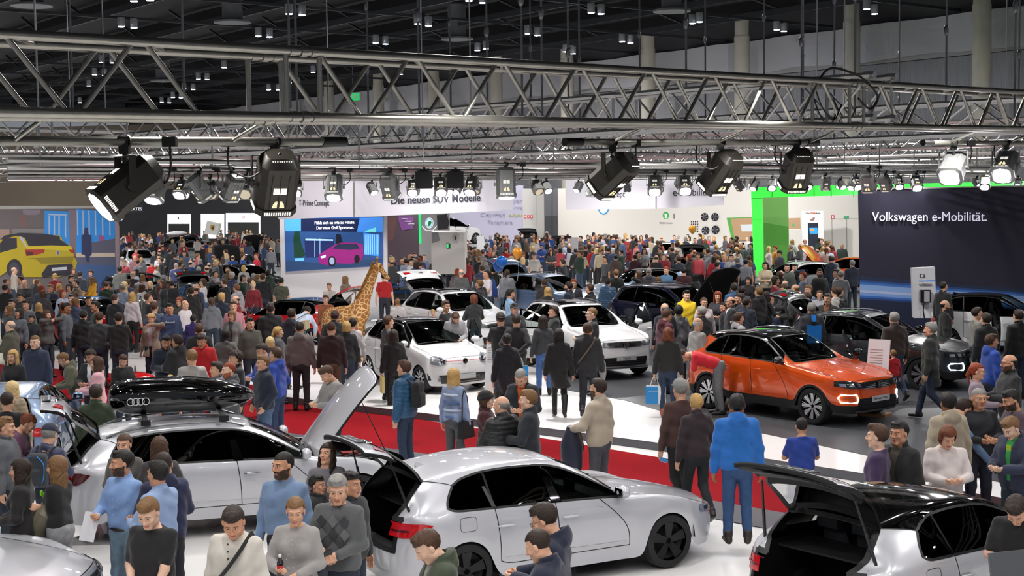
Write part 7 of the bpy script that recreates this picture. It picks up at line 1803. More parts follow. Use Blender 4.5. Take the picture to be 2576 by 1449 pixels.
MIDP = [
(249, 784, 0, 1.80, 'm sweater:3a3c40 short:br A=hold', 'man in dark grey sweater turned away beside the black sweater, left'), (298, 786, 10, 1.80, 'm sweater:1e1d1e short:db A=hold', 'man in black sweater turned away in the left crowd'),
(165, 761, -90, 1.84, 'm sweater:50555c short:bk A=down sk=d', 'tall dark-skinned man in grey zip sweater'), (26, 806, 80, 1.78, 'm2 jacket:4a4a3c bald:gr A=hold sk=p', 'balding man with glasses in olive jacket, left edge'),
(380, 790, 175, 1.70, 'f cardigan:9a8c7c curly:bl L=face R=down open:b8aab8', 'woman in beige cardigan over pale top, left crowd'), (427, 763, -170, 1.80, 'm sweater:2c3a5a short:bk A=down sk=m', 'man in blue sweatshirt with white lettering'),
(480, 722, 0, 1.84, 'm suit:232222 short:db A=down', 'man in black suit jacket turned away in the left crowd'), (450, 748, 175, 1.66, 'f jacket:3a3634 bob:rd A=down', 'smiling red-haired woman with grey scarf'),
(587, 757, -170, 1.80, 'm shirt:b07880 short:br A=down', 'man in red and white checked shirt'), (583, 782, 170, 1.70, 'f jacket:6c6a68 bob:lb A=down open:2a3040', 'curly-haired woman with grey scarf before the checked shirt'),
(557, 736, 0, 1.82, 'm suit:1f2638 short:bl A=down', 'fair-haired man in navy jacket turned away'), (629, 799, -150, 1.78, 'm hoodie:4c4a42 short:bk A=down', 'man in olive sweatshirt left of the red car door'),
(567, 827, 10, 1.72, 'f jacket:5c5a58 long:bk A=down', 'woman with very long black hair turned away'), (500, 814, 0, 1.76, 'm jacket:141416 short:br A=down wide=1.15', 'broad man in black jacket turned away in the left crowd'),
(486, 792, 0, 1.50, 'c jacket:2a2060 short:bk A=down', 'child in purple blue jacket'), (680, 762, 5, 1.84, 'm2 coat:1c1b1b short:db A=down wide=1.1', 'man in long black coat before the open red car door'),
(733, 776, -20, 1.80, 'm hoodie:1d222e short:db A=down', 'man in navy hooded jacket beside the red car'), (776, 774, -15, 1.76, 'm shirt:c8d4ea short:db A=hang lean=.9 legs=bend b=4a5264', 'man in white shirt with beige shoulder bag bending into the red car'),
(819, 742, 165, 1.60, 'c sweater:8a4a28 short:br A=down', 'boy in rust sweater facing forward beside the giraffe back'), (699, 821, -60, 1.66, 'f jacket:5a5c60 pony:bl A=down', 'blonde girl with ponytail in grey'),
(679, 848, 10, 1.60, 'f jacket:4a4c52 bob:pb A=down', 'pale blonde woman in grey seen from behind'), (332, 735, -20, 1.74, 'f sweater:d8ccd0 long:bl A=down b=1a1a1c', 'woman in white sweater with long blonde hair'),
(372, 737, -60, 1.80, 'm tee:1a1a1c short:br L=face R=hold', 'man in black t-shirt with a hand at his face'), (222, 745, -150, 1.76, 'm jacket:23262e short:bk A=down sk=m', 'dark-haired man in black jacket before the red car'),
(209, 780, 10, 1.74, 'm jacket:121214 short:bk hat=beanie hatc=111111 A=down', 'person in black with dark cap beside the grey zip sweater'), (117, 780, -120, 1.70, 'f sweater:4a4846 long:br A=face L=face', 'woman in grey brown sweater covering her mouth'),
(80, 793, 165, 1.40, 'c jacket:2e3238 short:bk A=down sk=m', 'boy in dark jacket beside the covering-mouth woman'), (48, 776, 150, 1.70, 'f jacket:5a5e66 long:bk A=down sk=m', 'dark-haired woman with glasses in grey, left edge'),
(65, 755, 170, 1.76, 'm sweater:70747a short:bk A=down', 'man in light grey hoodie at the left among many'), (30, 752, 165, 1.74, 'm sweater:606a70 short:bk A=hold', 'man in blue grey sweater near the left edge'),
(53, 738, 150, 1.72, 'm jacket:1e1e1e short:bk A=down sk=m', 'man with glasses in dark top, left crowd'), (113, 730, 10, 1.70, 'f coat:3a3638 bob:br A=down', 'woman in dark grey coat turned away, left crowd'),
(152, 718, 160, 1.80, 'm jacket:2c3448 open:5a6270 short:lb A=down', 'tall man in open navy shirt over grey tee'), (174, 714, 165, 1.68, 'f sweater:8a8a90 bob:bk A=down', 'woman with glasses in pale grey shawl'),
(97, 762, 0, 1.66, 'f jacket:3a3a3a long:bl A=down', 'woman with long golden hair turned away, left crowd'), (208, 732, 170, 1.3, 'c sweater:3a3a44 short:bl A=down', 'blond boy before the red car'),
(12, 715, 10, 1.78, 'm sweater:1a1c20 short:db A=down', 'man in black sweater turned away at the left edge'), (138, 687, 0, 1.76, 'm sweater:7a1620 buzz:bl A=down', 'crop-haired man in dark red sweater'),
(5, 666, 0, 1.8, 'm suit:17171b short:bk A=down', 'man in black suit at the left edge before the mural'), (62, 664, 150, 1.8, 'm suit:1b1d28 short:bk beard A=down sk=m', 'bearded man in black suit with tie before the mural'),
(35, 672, -60, 1.8, 'm sweater:a39a8e bald:gr A=down', 'grey-haired man in cream top before the mural wheel'), (52, 695, 100, 1.74, 'm sweater:b8a29c short:br A=down', 'man in pale pink sweater left of the black car'),
(87, 702, 170, 1.3, 'c jacket:3a3a3e short:lb A=down', 'boy beside the black car'), (204, 655, -170, 1.8, 'm tee:5a6c88 short:db A=down', 'man in blue grey t-shirt before the mural plate'), (226, 657, 175, 1.76, 'm tee:1c8cc0 short:bk A=hold', 'man in turquoise shirt before the mural'),
(251, 655, -110, 1.84, 'm sweater:7a6c60 short:bk A=down b=36527c legs=stride', 'man in brown sweater and jeans walking before the mural'), (186, 674, 175, 1.70, 'f jacket:3a3a3e long:lb A=down', 'long-haired woman below the mural plate'),
(232, 698, 90, 1.66, 'f hoodie:e0a01c long:lb A=hold', 'girl in yellow hoodie with red bag'), (201, 683, 0, 1.74, 'm jacket:3a3e4a short:db A=down', 'man in dark blue jacket turned away below the mural'), (228, 680, 165, 1.68, 'f jacket:282a34 curly:db A=down', 'dark curly-haired woman beside the yellow hoodie girl'),
(179, 692, -110, 1.8, 'm jacket:28282e short:br A=down', 'man with glasses in black and white jacket'), (148, 712, 10, 1.66, 'f jacket:6a6a6a long:bl A=down', 'blonde woman turned away before the dark red sweater'),
(301, 670, 0, 1.84, 'm sweater:6c6e6c short:bk A=down', 'man in grey sweater at the right end of the mural'), (312, 654, 170, 1.72, 'm tee:a04048 short:lb A=down', 'person in red top beside the white off-roader'), (339, 642, 175, 1.8, 'm shirt:8a5a60 bald:gr A=down', 'bald man in plaid shirt before the white off-roader'),
(353, 640, -20, 1.76, 'm jacket:4a4a48 short:db A=down', 'man in dark patterned top before the white off-roader'), (381, 658, -150, 1.5, 'c sweater:b81422 short:bk hat=cap hatc=202024 A=down', 'boy in red sweater and dark cap by the white off-roader'),
(333, 683, 0, 1.74, 'm sweater:2e2a34 bald:gr A=down', 'man in dark top turned away right of the mural'), (320, 703, 10, 1.74, 'm sweater:3a3a54 short:br A=down', 'man in indigo sweater turned away right of the mural'),
(358, 690, 0, 1.70, 'f sweater:c8a8b0 long:lb A=down', 'woman with very long light hair and pink top'), (379, 711, 160, 1.5, 'c jacket:1c1c1e short:bk A=down sk=m', 'dark-haired boy in black beside the long-haired woman'),
(410, 692, 20, 1.78, 'm jacket:3c3c3e short:gr A=down', 'grey-haired man in dark leather jacket, left crowd'), (432, 706, 0, 1.66, 'm sweater:1c1c1e short:db A=down', 'short person in black right of the leather jacket'), (400, 640, 170, 1.8, 'm shirt:e2e4ee short:bk beard L=face R=down', 'bearded man in white shirt touching his face'),
(405, 648, 100, 1.8, 'm jacket:1f1f28 short:br A=down', 'man in black jacket beside the white shirt'), (440, 638, 0, 1.8, 'm sweater:1c2030 short:db A=down', 'man in black sweater turned away behind the white cap'), (443, 663, 10, 1.76, 'm tee:5a64a0 bald:wh A=down lean=.2', 'man in lilac t-shirt with white hair'),
(457, 650, -20, 1.7, 'f jacket:3a3432 bob:lb A=down', 'woman with tied light brown hair behind the lilac shirt'), (466, 672, 60, 1.68, 'f sweater:a8a080 bun:db A=down lean=.2', 'woman in patterned cream top leaning left'), (497, 637, -60, 1.84, 'm sweater:a02a38 short:lb A=down', 'man in red and grey striped sweater'),
(452, 684, 100, 1.74, 'm tee:8a8a8e short:gr A=down', 'grey-haired man behind the pale car window'), (520, 668, 30, 1.84, 'm sweater:151517 bald:db A=down', 'man in black sweater at the dark hatchback'), (540, 681, -100, 1.74, 'm hoodie:8a7c84 short:db A=down', 'man in mauve hooded top at the dark hatchback'),
(583, 684, 60, 1.78, 'm2 shirt:3c4664 short:wh A=down', 'white-haired man in blue shirt'), (613, 668, 0, 1.7, 'f sweater:9c9a98 bob:bl A=down', 'blonde woman in pale grey with small backpack'), (645, 638, 130, 1.8, 'm sweater:b81028 short:rd L=reach R=down', 'man in red sweater reaching over the black hatchback'),
(661, 688, 0, 1.84, 'm sweater:16171c short:br A=down wide=1.05', 'man in black sweater turned away right of the grey car'), (630, 698, -60, 1.76, 'm jacket:3a3c3c short:br A=down', 'man in grey green jacket near the black sweater'), (605, 716, 60, 1.76, 'm hoodie:b0b0b4 short:lb A=down', 'young man in white and grey hoodie'),
(707, 698, 0, 1.76, 'm tee:44463a short:bk A=down', 'man in olive t-shirt behind the red car'), (733, 682, 20, 1.8, 'm jacket:1a1c20 short:bk A=down hood', 'man in black jacket at the foot of the video wall'), (773, 671, -30, 1.8, 'm jacket:23242e short:db A=down hood', 'man in black parka below the video screen'),
(805, 676, 120, 1.74, 'm jacket:6a6258 bald:lb A=down', 'man with sunglasses below the pictured magenta car'), (838, 652, 180, 1.86, 'm jacket:1c1d21 buzz:br A=down b=5c7496', 'man in black jacket and jeans standing against the video wall'), (819, 690, 10, 1.72, 'm shirt:3a3c54 short:bk A=down', 'dark-haired person in checked shirt below the screen'),
(828, 712, 175, 1.5, 'c sweater:b8b0a8 short:lb A=down', 'boy with glasses above the red raised tailgate'), (410, 700, 0, 1.7, 'm sweater:5a1a22 short:db A=down', 'person in dark red behind the smiling red-haired woman'), (868, 694, 60, 1.7, 'f jacket:7a6a58 long:lb A=down', 'woman with long fair hair left of the giraffe neck'),
(1378, 722, 0, 1.7, 'f jacket:2a2628 long:bl A=down', 'woman with long blonde hair before the blue grey SUV'), (1369, 702, 20, 1.74, 'm jacket:3a3636 short:br A=down', 'brown-haired person behind the blonde woman at the blue grey SUV'),
(1431, 709, 60, 1.82, 'm suit:1c2438 short:db beard A=down', 'man in navy suit at the blue grey SUV windscreen'), (1443, 702, 160, 1.8, 'm suit:22242c short:rd A=down', 'ginger man in dark suit talking at the blue grey SUV'), (1484, 714, 60, 1.8, 'm jacket:161617 short:br A=hold', 'man in black jacket between the SUV windscreens'),
(1529, 699, -30, 1.76, 'm puffer:2c4a66 short:db A=down', 'man in petrol blue quilted jacket at the pale blue car'), (1550, 678, 0, 1.76, 'm sweater:141416 short:lb A=down', 'boyish person in black turned away at the pale blue car'), (1606, 681, 90, 1.72, 'f jacket:1e1b1c long:br L=face R=down', 'long-haired woman with a hand at her chin'),
(1632, 673, 0, 1.82, 'm hoodie:4c4a50 buzz:gr A=down', 'crop-haired man in grey hoodie at the pale blue car'), (1676, 671, 150, 1.76, 'm shirt:4c7294 short:rd A=hold', 'ginger bearded man in blue denim shirt'), (1656, 696, 10, 1.6, 'f jacket:6a5648 long:lb A=down', 'light-haired child beside the grey hoodie'),
(1491, 621, 5, 1.8, 'm jacket:9c1018 short:lb A=pocket b=3a3c40', 'man in red racing jacket turned away'), (1530, 622, 0, 1.8, 'm jacket:32384a short:db A=down', 'man in dark blue sweater right of the red racing jacket'), (1557, 622, 5, 1.78, 'm jacket:32445e short:wh A=down', 'white-haired man in blue jacket, middle of the far crowd'),
(1474, 618, -30, 1.76, 'm jacket:1b1b1d short:br A=down', 'man in black left of the red racing jacket'), (1448, 625, 10, 1.76, 'm coat:18181a short:bk A=down', 'man in black coat by the leaning grey sign'), (1415, 652, 60, 1.76, 'm suit:16181e short:db A=down', 'dark-haired man in navy suit behind the blue grey SUV'),
(1598, 640, 0, 1.72, 'm jacket:3a1620 short:bk A=down', 'person at the wine red car'), (1720, 673, 0, 1.74, 'm sweater:3c1018 short:bk A=down wide=1.1', 'man in maroon sweater turned away behind the navy car'), (1706, 643, 60, 1.74, 'f sweater:c05878 long:br A=hold', 'woman in pink sweater with flower bag'),
(1732, 640, 90, 1.74, 'f jacket:27252a bob:rd A=hold', 'red-haired woman in black right of the pink sweater'), (1748, 688, 40, 1.66, 'f jacket:18181a long:bk A=down', 'woman with long black hair in dark top behind the navy car'), (1764, 637, 0, 1.76, 'f2 sweater:7a7c82 curly:bk A=face', 'dark-haired person in grey covering the ears'),
(1796, 644, 0, 1.72, 'f sweater:9c1422 long:db A=down', 'woman with long brown hair in red top turned away'), (1855, 647, 0, 1.82, 'm jacket:44546c short:gr A=down wide=1.1', 'grey-haired man in blue grey jacket turned away'), (1876, 650, -20, 1.76, 'm tee:8c9098 short:bk A=down', 'dark-haired person in grey with shoulder bag'),
(1817, 692, 175, 1.76, 'm suit:22242c short:gr A=down', 'grey-haired man in suit behind the navy car hood'), (1847, 695, 60, 1.74, 'm jacket:22242a short:db A=down', 'man in dark jacket right of the grey-haired suit'), (1883, 696, 150, 1.7, 'f jacket:2c2a2c bob:db A=down', 'woman with glasses and dark bob behind the navy hood'),
(1846, 710, 10, 1.8, 'm jacket:3a648c short:db A=down', 'man in blue denim jacket turned away at the navy car'), (1866, 720, 0, 1.7, 'm jacket:303848 short:db A=down', 'short-haired person beside the denim jacket'), (1909, 722, 40, 1.8, 'm jacket:1f1c1e short:lb A=down hood', 'man with large black jacket over his arm'),
(1838, 746, 100, 1.74, 'm suit:20222a bald:db A=down sk=m', 'bald man in dark jacket left of the light grey hoodie'), (1853, 738, 120, 1.76, 'm jacket:202430 short:db A=down', 'man in navy parka behind the bald man'), (1877, 748, -40, 1.76, 'm jacket:1c2434 short:db A=down open:8a8c90', 'young man in navy jacket with grey hood'),
(1822, 760, 90, 1.55, 'm jacket:1c1c22 short:bk A=down', 'short dark-haired person left of the bald man'), (1968, 715, 100, 1.8, 'm jacket:242428 short:br A=hold hp=.3', 'young man in black jacket reading, behind the orange car'), (1976, 706, -30, 1.8, 'm jacket:26282c bald:gr A=down hp=.3', 'balding man leaning behind the young reader'),
(1992, 737, 90, 1.7, 'f jacket:1e1e1e long:bk A=hold', 'dark-haired woman in black with fur collar'), (2032, 735, 30, 1.78, 'm hoodie:c8c8ce short:br A=down', 'young man with white hood behind the black blue jacket'), (2062, 730, 170, 1.68, 'f jacket:9a9aa0 pony:br A=down', 'woman looking down left of the leather jacket man'),
(1961, 683, 0, 1.74, 'f coat:1e2024 bob:br A=down', 'woman in black coat turned away at the light grey SUV'), (1980, 664, 170, 1.8, 'm jacket:484c44 short:db A=down', 'man in olive top behind the light grey SUV window'), (2000, 664, 150, 1.78, 'm jacket:243448 short:db L=face R=down', 'man on the phone at the light grey SUV'),
(2020, 684, 90, 1.78, 'm sweater:70788a short:rd A=down', 'ginger man in grey blue shirt'), (2062, 676, 170, 1.8, 'm sweater:38383a short:bk beard A=down', 'bearded man in dark grey shirt looking down'), (2090, 642, 20, 1.8, 'm suit:1e2436 short:db A=down', 'man in navy suit at the orange hatchback'),
(2144, 654, 10, 1.8, 'm suit:1c2033 short:gr A=down wide=1.15', 'broad man in navy suit bending, beside the navy wall'), (2105, 677, 90, 1.76, 'm suit:22263a short:db A=down', 'man in dark suit right of the bearded one'), (2034, 717, 120, 1.78, 'm shirt:6a7a98 short:lb A=down', 'fair man in blue shirt behind the white hood'),
(1934, 620, 100, 1.74, 'f sweater:cfc0bc long:pb A=down', 'blonde woman in cream with dark handbag by the green panel'), (1906, 609, 100, 1.84, 'm tee:2c3044 short:br beard A=hold b=5a7cb0', 'bearded man in navy t-shirt by the green post'), (1961, 630, 120, 1.78, 'm jacket:4a4c58 short:db hat=beanie hatc=222226 A=down', 'man in dark knitted cap by the green panel'),
(1950, 618, 100, 1.76, 'm hoodie:c88a30 short:rd A=down', 'man in mustard yellow jacket by the green panel'), (1890, 612, 100, 1.82, 'm jacket:34343a short:db A=down', 'man in dark grey jacket left of the green post'), (1853, 622, 0, 1.76, 'f sweater:b8b4ac curly:bl A=down', 'blonde person in cream jacket turned away, far crowd'), (1870, 618, 0, 1.74, 'm jacket:3a3e46 bald:db A=down', 'balding man in dark patterned sweater'),
(2118, 612, 170, 1.76, 'm jacket:46484a bald:wh A=down', 'white-haired man at the orange hatchback'), (2084, 602, 170, 1.3, 'c shirt:5a6a9a short:lb A=down', 'boy in blue checked shirt near the cream wall'), (1013, 650, 175, 1.76, 'm suit:2c3454 bald:gr A=down', 'grey-haired man in navy suit behind the blue hatchback'),
(983, 642, 175, 1.76, 'm suit:27306a short:gr A=down', 'man in blue suit near the post of the video wall'), (1043, 635, 175, 1.78, 'm suit:1c2236 open:a0a4a8 short:br A=down', 'young man in navy blazer by the grey poster wall'), (1067, 640, 175, 1.6, 'c sweater:6a7080 short:br A=down', 'boy beside the young blazer man'),
(1095, 645, 170, 1.8, 'm2 jacket:3a3a3e short:gr A=down', 'man looking up in front of the display block'), (1131, 638, 175, 1.78, 'm puffer:2c2c2e short:rd hat=cap hatc=7a2028 A=hold', 'man in red cap and dark quilted vest'), (1168, 645, 0, 1.7, 'f jacket:c01222 short:bk A=down hood', 'person in bright red jacket with backpack'),
(1160, 677, 0, 1.78, 'm sweater:4a4a4a bald:gr A=down', 'balding man in grey behind the white SUV roof'), (1150, 676, 0, 1.7, 'f jacket:6a5a58 bob:rd A=down', 'red-haired person behind the white SUV roof'), (1240, 670, 0, 1.82, 'm jacket:18181a short:bk A=down wide=1.15', 'broad man in black behind the white SUV door'),
(1213, 668, 0, 1.76, 'm jacket:33415e short:br A=down', 'man in blue jacket behind the white SUV'), (1250, 660, -60, 1.7, 'f jacket:3c4434 long:br A=down', 'woman in olive coat by the blue balloons'), (1222, 616, -20, 1.78, 'm jacket:244a8c short:db A=down hood', 'man in blue hooded jacket at the leaning white sign'), (1245, 615, 175, 1.8, 'm jacket:22242a open:8a8ea0 bald:lb A=down', 'bald man in open dark jacket facing forward'),
(1273, 622, -30, 1.76, 'm sweater:a01820 short:br A=down', 'man in red sweater above the blue balloons'), (1063, 592, 170, 1.8, 'm sweater:202022 short:db A=down', 'man in black shirt beside the green light bar'), (1088, 616, -160, 1.76, 'm suit:4a4a4e short:gr A=down', 'grey-haired man in suit before the louvre drawing'),
]
for px, py, yaw, h, spec, lab in MIDP: person(px, py, yaw, h, spec, lab)
rr = random.Random(11)
tops = [('jacket', 30), ('sweater', 30), ('hoodie', 14), ('tee', 10), ('shirt', 8), ('suit', 4), ('puffer', 6)]
cols = ['1c1c20', '22262e', '2a3040', '3a3a3e', '4a4c50', '1a1a1c', '6a6c72', '8c8c90', 'c8c4c0', '5a4a44', '7a1a24', '30486e', '243a2e', 'b8a890', '42506a', 'c04a50', '1d3f80', '8a2028', '9aa6bc', '34343a', 'd4ccd0', '6a5648']
cn = {'1c1c20': 'black', '22262e': 'blue black', '2a3040': 'dark navy', '3a3a3e': 'charcoal', '4a4c50': 'dark grey', '1a1a1c': 'jet black', '6a6c72': 'grey', '8c8c90': 'light grey', 'c8c4c0': 'off-white', '5a4a44': 'brown', '7a1a24': 'dark red', '30486e': 'denim blue', '243a2e': 'dark green', 'b8a890': 'beige', '42506a': 'slate blue', 'c04a50': 'coral red', '1d3f80': 'royal blue', '8a2028': 'crimson', '9aa6bc': 'pale blue', '34343a': 'anthracite', 'd4ccd0': 'whitish', '6a5648': 'taupe'}
hn = {'bk': 'black-haired', 'db': 'dark-haired', 'br': 'brown-haired', 'lb': 'light brown-haired', 'bl': 'blond', 'pb': 'pale blond', 'gr': 'grey-haired', 'rd': 'red-haired', 'au': 'auburn-haired', 'wh': 'white-haired'}
LMK = [(110, 640, 'before the yellow car mural'), (348, 640, 'around the white off-roader'), (445, 600, 'around the black people carrier'), (533, 575, 'near the crest sign'), (632, 615, 'around the dark blue cars'), (700, 640, 'left of the video wall'), (1015, 600, 'before the purple poster wall'), (1085, 570, 'by the grey poster wall'), (1128, 630, 'around the display block'),
       (1200, 600, 'near the dark green hatchback'), (1262, 580, 'before the lilac script wall'), (1340, 590, 'around the far white SUV'), (1432, 600, 'around the far red hatchback'), (1518, 590, 'below the round blue logo'), (1600, 595, 'around the black estate'), (1675, 580, 'below the green round logo'), (1715, 600, 'around the green hatchback'), (1785, 590, 'below the mounted wheels'), (1850, 600, 'before the wooden niche'), (1905, 600, 'by the glowing green post'), (2045, 590, 'before the info totem'), (2120, 590, 'by the cream double doors'), (1640, 650, 'around the wine red car'), (560, 730, 'around the dark grey hatchback'), (250, 730, 'around the left red car'), (1395, 650, 'behind the blue grey SUV'), (1990, 640, 'around the light grey SUV')]
REGS = [((305, 612, 690, 690), 44), ((300, 575, 700, 612), 90), ((965, 590, 1060, 660), 18), ((1060, 590, 1180, 655), 8), ((1170, 582, 1330, 650), 40), ((1180, 580, 1900, 600), 70), ((1330, 585, 1520, 640), 34), ((1500, 580, 1720, 650), 44), ((1700, 585, 1890, 660), 38), ((1985, 590, 2150, 625), 16), ((10, 690, 300, 770), 16), ((300, 690, 640, 760), 18), ((1180, 640, 1280, 700), 10), ((1890, 640, 2150, 730), 8), ((1780, 730, 1980, 770), 4)]
def clear(p, m=.38):
    for q in PEOPLE:
        if (q['pos'][0]-p[0])**2+(q['pos'][1]-p[1])**2 < m*m: return False
    for cx, cy, a, hl, hw in CARBOX:
        dx, dy = p[0]-cx, p[1]-cy; u = dx*math.cos(a)+dy*math.sin(a); v = -dx*math.sin(a)+dy*math.cos(a)
        if abs(u) < hl+.15 and abs(v) < hw+.2: return False
    return True
def inside(p, skip=None, mc=.12, mp=.34):
    for q in PEOPLE:
        if q is not skip and (q['pos'][0]-p[0])**2+(q['pos'][1]-p[1])**2 < mp*mp: return True
    for cx, cy, a, hl, hw in CARBOX:
        dx, dy = p[0]-cx, p[1]-cy; u = dx*math.cos(a)+dy*math.sin(a); v = -dx*math.sin(a)+dy*math.cos(a)
        if abs(u) < hl+mc and abs(v) < hw+mc: return True
    return False
nm_ = 0
for q in PEOPLE:
    p = q['pos']
    if 'bending' in (q['label'] or '') or not inside(p, q): continue
    d = nrm([p[0], p[1]]); e = np.array([-d[1], d[0]]); best = None
    for t in np.arange(.1, 2.6, .1):
        for s_, w_ in ((-1, 0), (1, 0), (0, -1), (0, 1), (-.8, .6), (-.8, -.6), (.8, .6), (.8, -.6)):
            if w_ and t > 1.2: continue
            c = p[:2]+d*t*s_+e*t*w_*.5
            if not inside(c, q): best = c; break
        if best is not None: break
    if best is None: print('STUCK', q['label'], q['px'], q['py']); continue
    z_ = PLAT if inside_vw(best) else 0.
    q['pos'] = np.array([best[0], best[1], z_]); q['o'].location = (best[0], best[1], z_+.004); nm_ += 1
    if t > .9: print('MOVED', round(t, 1), q['label'][:50], q['px'], q['py'])
print('moved', nm_)
AUTO = []
for (x0, y0, x1, y1), n in REGS:
    k = tries = 0
    while k < n and tries < n*25:
        tries += 1
        px = rr.uniform(x0, x1); py = rr.uniform(y0, y1); h = round(rr.gauss(1.74, .06), 2)
        g = G(px, py, h)
        lim = 120 if px < 720 else (62 if px < 1060 else (49 if px < 1172 else (96 if px < 1400 else (94-.018*(px-1400) if px < 1900 else 80))))
        if not clear(g) or g[1] > lim or g[1] < 20: continue
        fem = rr.random() < .38
        hs = rr.choice(['long', 'bob', 'pony', 'long']) if fem else rr.choice(['short', 'short', 'buzz', 'quiff', 'bald'])
        hc = rr.choice(['bk', 'db', 'db', 'br', 'br', 'lb', 'gr'] + (['bl', 'pb', 'rd'] if fem else []))
        tp = rr.choices([t[0] for t in tops], [t[1] for t in tops])[0]; c_ = rr.choice(cols)
        if g[1] > 55: tp = rr.choice(['jacket', 'sweater', 'tee'] )
        arm = rr.choice(['down', 'hold', 'down']); yaw = rr.choice([0, 20, -20, 60, -60, 120, -120, 170, 180])
        try: r = person(px, py, yaw, h, '%s %s:%s %s:%s A=%s b=%s sk=%s' % ('f' if fem else 'm', tp, c_, hs, hc, arm, rr.choice(['26303f', '1c1c20', '3c4c66', '2a2c30']), rr.choice('lllpmm')), None, 0 if not inside_vw(g[:2]) else PLAT)
        except Exception: continue
        k += 1
        near = min(LMK, key=lambda t: (t[0]-px)**2+3*(t[1]-py)**2)[2]
        AUTO.append((r[0], '%s %s in %s %s%s' % (hn[hc], 'woman' if fem else 'man', cn[c_], {'tee': 't-shirt', 'puffer': 'quilted jacket', 'suit': 'suit jacket'}.get(tp, tp), ', back turned' if abs(yaw) <= 20 else (', facing the camera' if abs(yaw) >= 170 else '')), near, px, py))
MAXP = 305
order = sorted(range(len(AUTO)), key=lambda i: AUTO[i][0].location[1])
keep = set(order[:max(0, MAXP-(len(PEOPLE)-len(AUTO)))])
V_, F_, K_, mats_, n_ = [], [], [], [], 0
dead = []
for i in range(len(AUTO)):
    if i in keep: continue
    ro = AUTO[i][0]; Mx = Matrix.Translation(ro.location)@ro.rotation_euler.to_matrix().to_4x4()@Matrix.Diagonal((*ro.scale, 1)); Mn = np.array(Mx)
    for o in [ro]+list(ro.children):
        me = o.data; nv = len(me.vertices); a = np.zeros(nv*3, np.float32); me.vertices.foreach_get('co', a); a = a.reshape(-1, 3)@Mn[:3, :3].T+Mn[:3, 3]
        f = np.zeros(len(me.polygons)*4, np.int32); me.loops.foreach_get('vertex_index', f); k = np.zeros(len(me.polygons), np.int32); me.polygons.foreach_get('material_index', k)
        tr_ = []
        for sl in o.material_slots:
            if sl.material not in mats_: mats_.append(sl.material)
            tr_.append(mats_.index(sl.material))
        V_.append(a); F_.append(f.reshape(-1, 4)+n_); K_.append(np.array(tr_)[k]); n_ += nv; dead.append(o)
dn = {o.name for o in dead}
PEOPLE = [q for q in PEOPLE if q['o'].name not in dn]; AUTO = [a for i, a in enumerate(AUTO) if i in keep]
for o in dead: bpy.data.objects.remove(o)
if V_:
    cw = link('crowd', np_mesh('crowd', np.concatenate(V_), np.concatenate(F_), mats_, np.concatenate(K_)))
    tag(cw, 'dense crowd of small distant visitors along the far walls of the hall', 'crowd', None, 'stuff')
byl = {}
for a in AUTO: byl.setdefault((a[1], a[2]), []).append(a)
for (l1, l2), lst in byl.items():
    lst.sort(key=lambda a: a[3])
    for i, a in enumerate(lst):
        s = l1+' '+l2
        if len(lst) > 1: s += ', '+('leftmost' if i == 0 else ('rightmost' if i == len(lst)-1 else 'middle'))+' of %d' % len(lst)
        a[0]['label'] = s
print('PEOPLE', len(PEOPLE))
for q in PEOPLE:
    if q['D'] > 30: q['o']['group'] = 'visitors crowding the far stands'
    elif q['px'] < 900: q['o']['group'] = 'visitors on the left side of the hall'
    else: q['o']['group'] = 'visitors around the near cars'
    if '_spec' in q['o']: del q['o']['_spec']
# ================================================================ WHAT THE VISITORS WEAR AND CARRY, AND SMALL THINGS
def wp(r, p):
    root, J, s = r; a = root.rotation_euler[2]; return np.array(root.location)+rotz(a)@(np.array(p, float)*s)
def wdir(r, d): return rotz(r[0].rotation_euler[2])@np.array(d, float)
def worn(r, mb, name): return mb.obj(name, parent=r[0])
def tors(J, p): return J['up'](p)
def find(lab):
    for q in PEOPLE:
        if q['o'].get('label', '').startswith(lab): return (q['o'], q['J'], q['s'])
    return None
def glasses(r, m=None):
    root, J, s = r; mb = MB(); m = m or mat('glasses_black', '141414', .3)
    P_ = lambda x, y, z: J['head']+J['Hr']@np.array([x, y, z])*HS
    for sx in (-1, 1):
        mb.poly([P_(sx*.032+.022*math.cos(a), .104, .002+.017*math.sin(a)) for a in np.linspace(0, 2*PI, 15)], .0022, 5, m, cap=False); mb.poly([P_(sx*.055, .102, .008), P_(sx*.078, .05, .008), P_(sx*.082, -.01, .002)], .002, 5, m)
    mb.tube(P_(-.01, .106, .006), P_(.01, .106, .006), .0022, 5, m); worn(r, mb, 'glasses')
def strap(r, sg, col, wd=.02, y=.15, off=.03, to=None):
    """shoulder strap across the chest and back from one shoulder to the other hip"""
    root, J, s = r; mb = MB(); m = cloth(col); t = off
    pts = [tors(J, p) for p in ((sg*.14, -.02, 1.455+t), (sg*.10, .105+t, 1.36), (sg*.0, .135+t, 1.22), (-sg*.14, .115+t, 1.06), (-sg*.19, 0, .98), (-sg*.12, -.125-t, 1.08), (0, -.13-t, 1.24), (sg*.10, -.105-t, 1.38), (sg*.14, -.02, 1.455+t))]
    mb.poly([np.array(q) for q in bez(pts, 32)], wd, 6, m); worn(r, mb, 'strap')
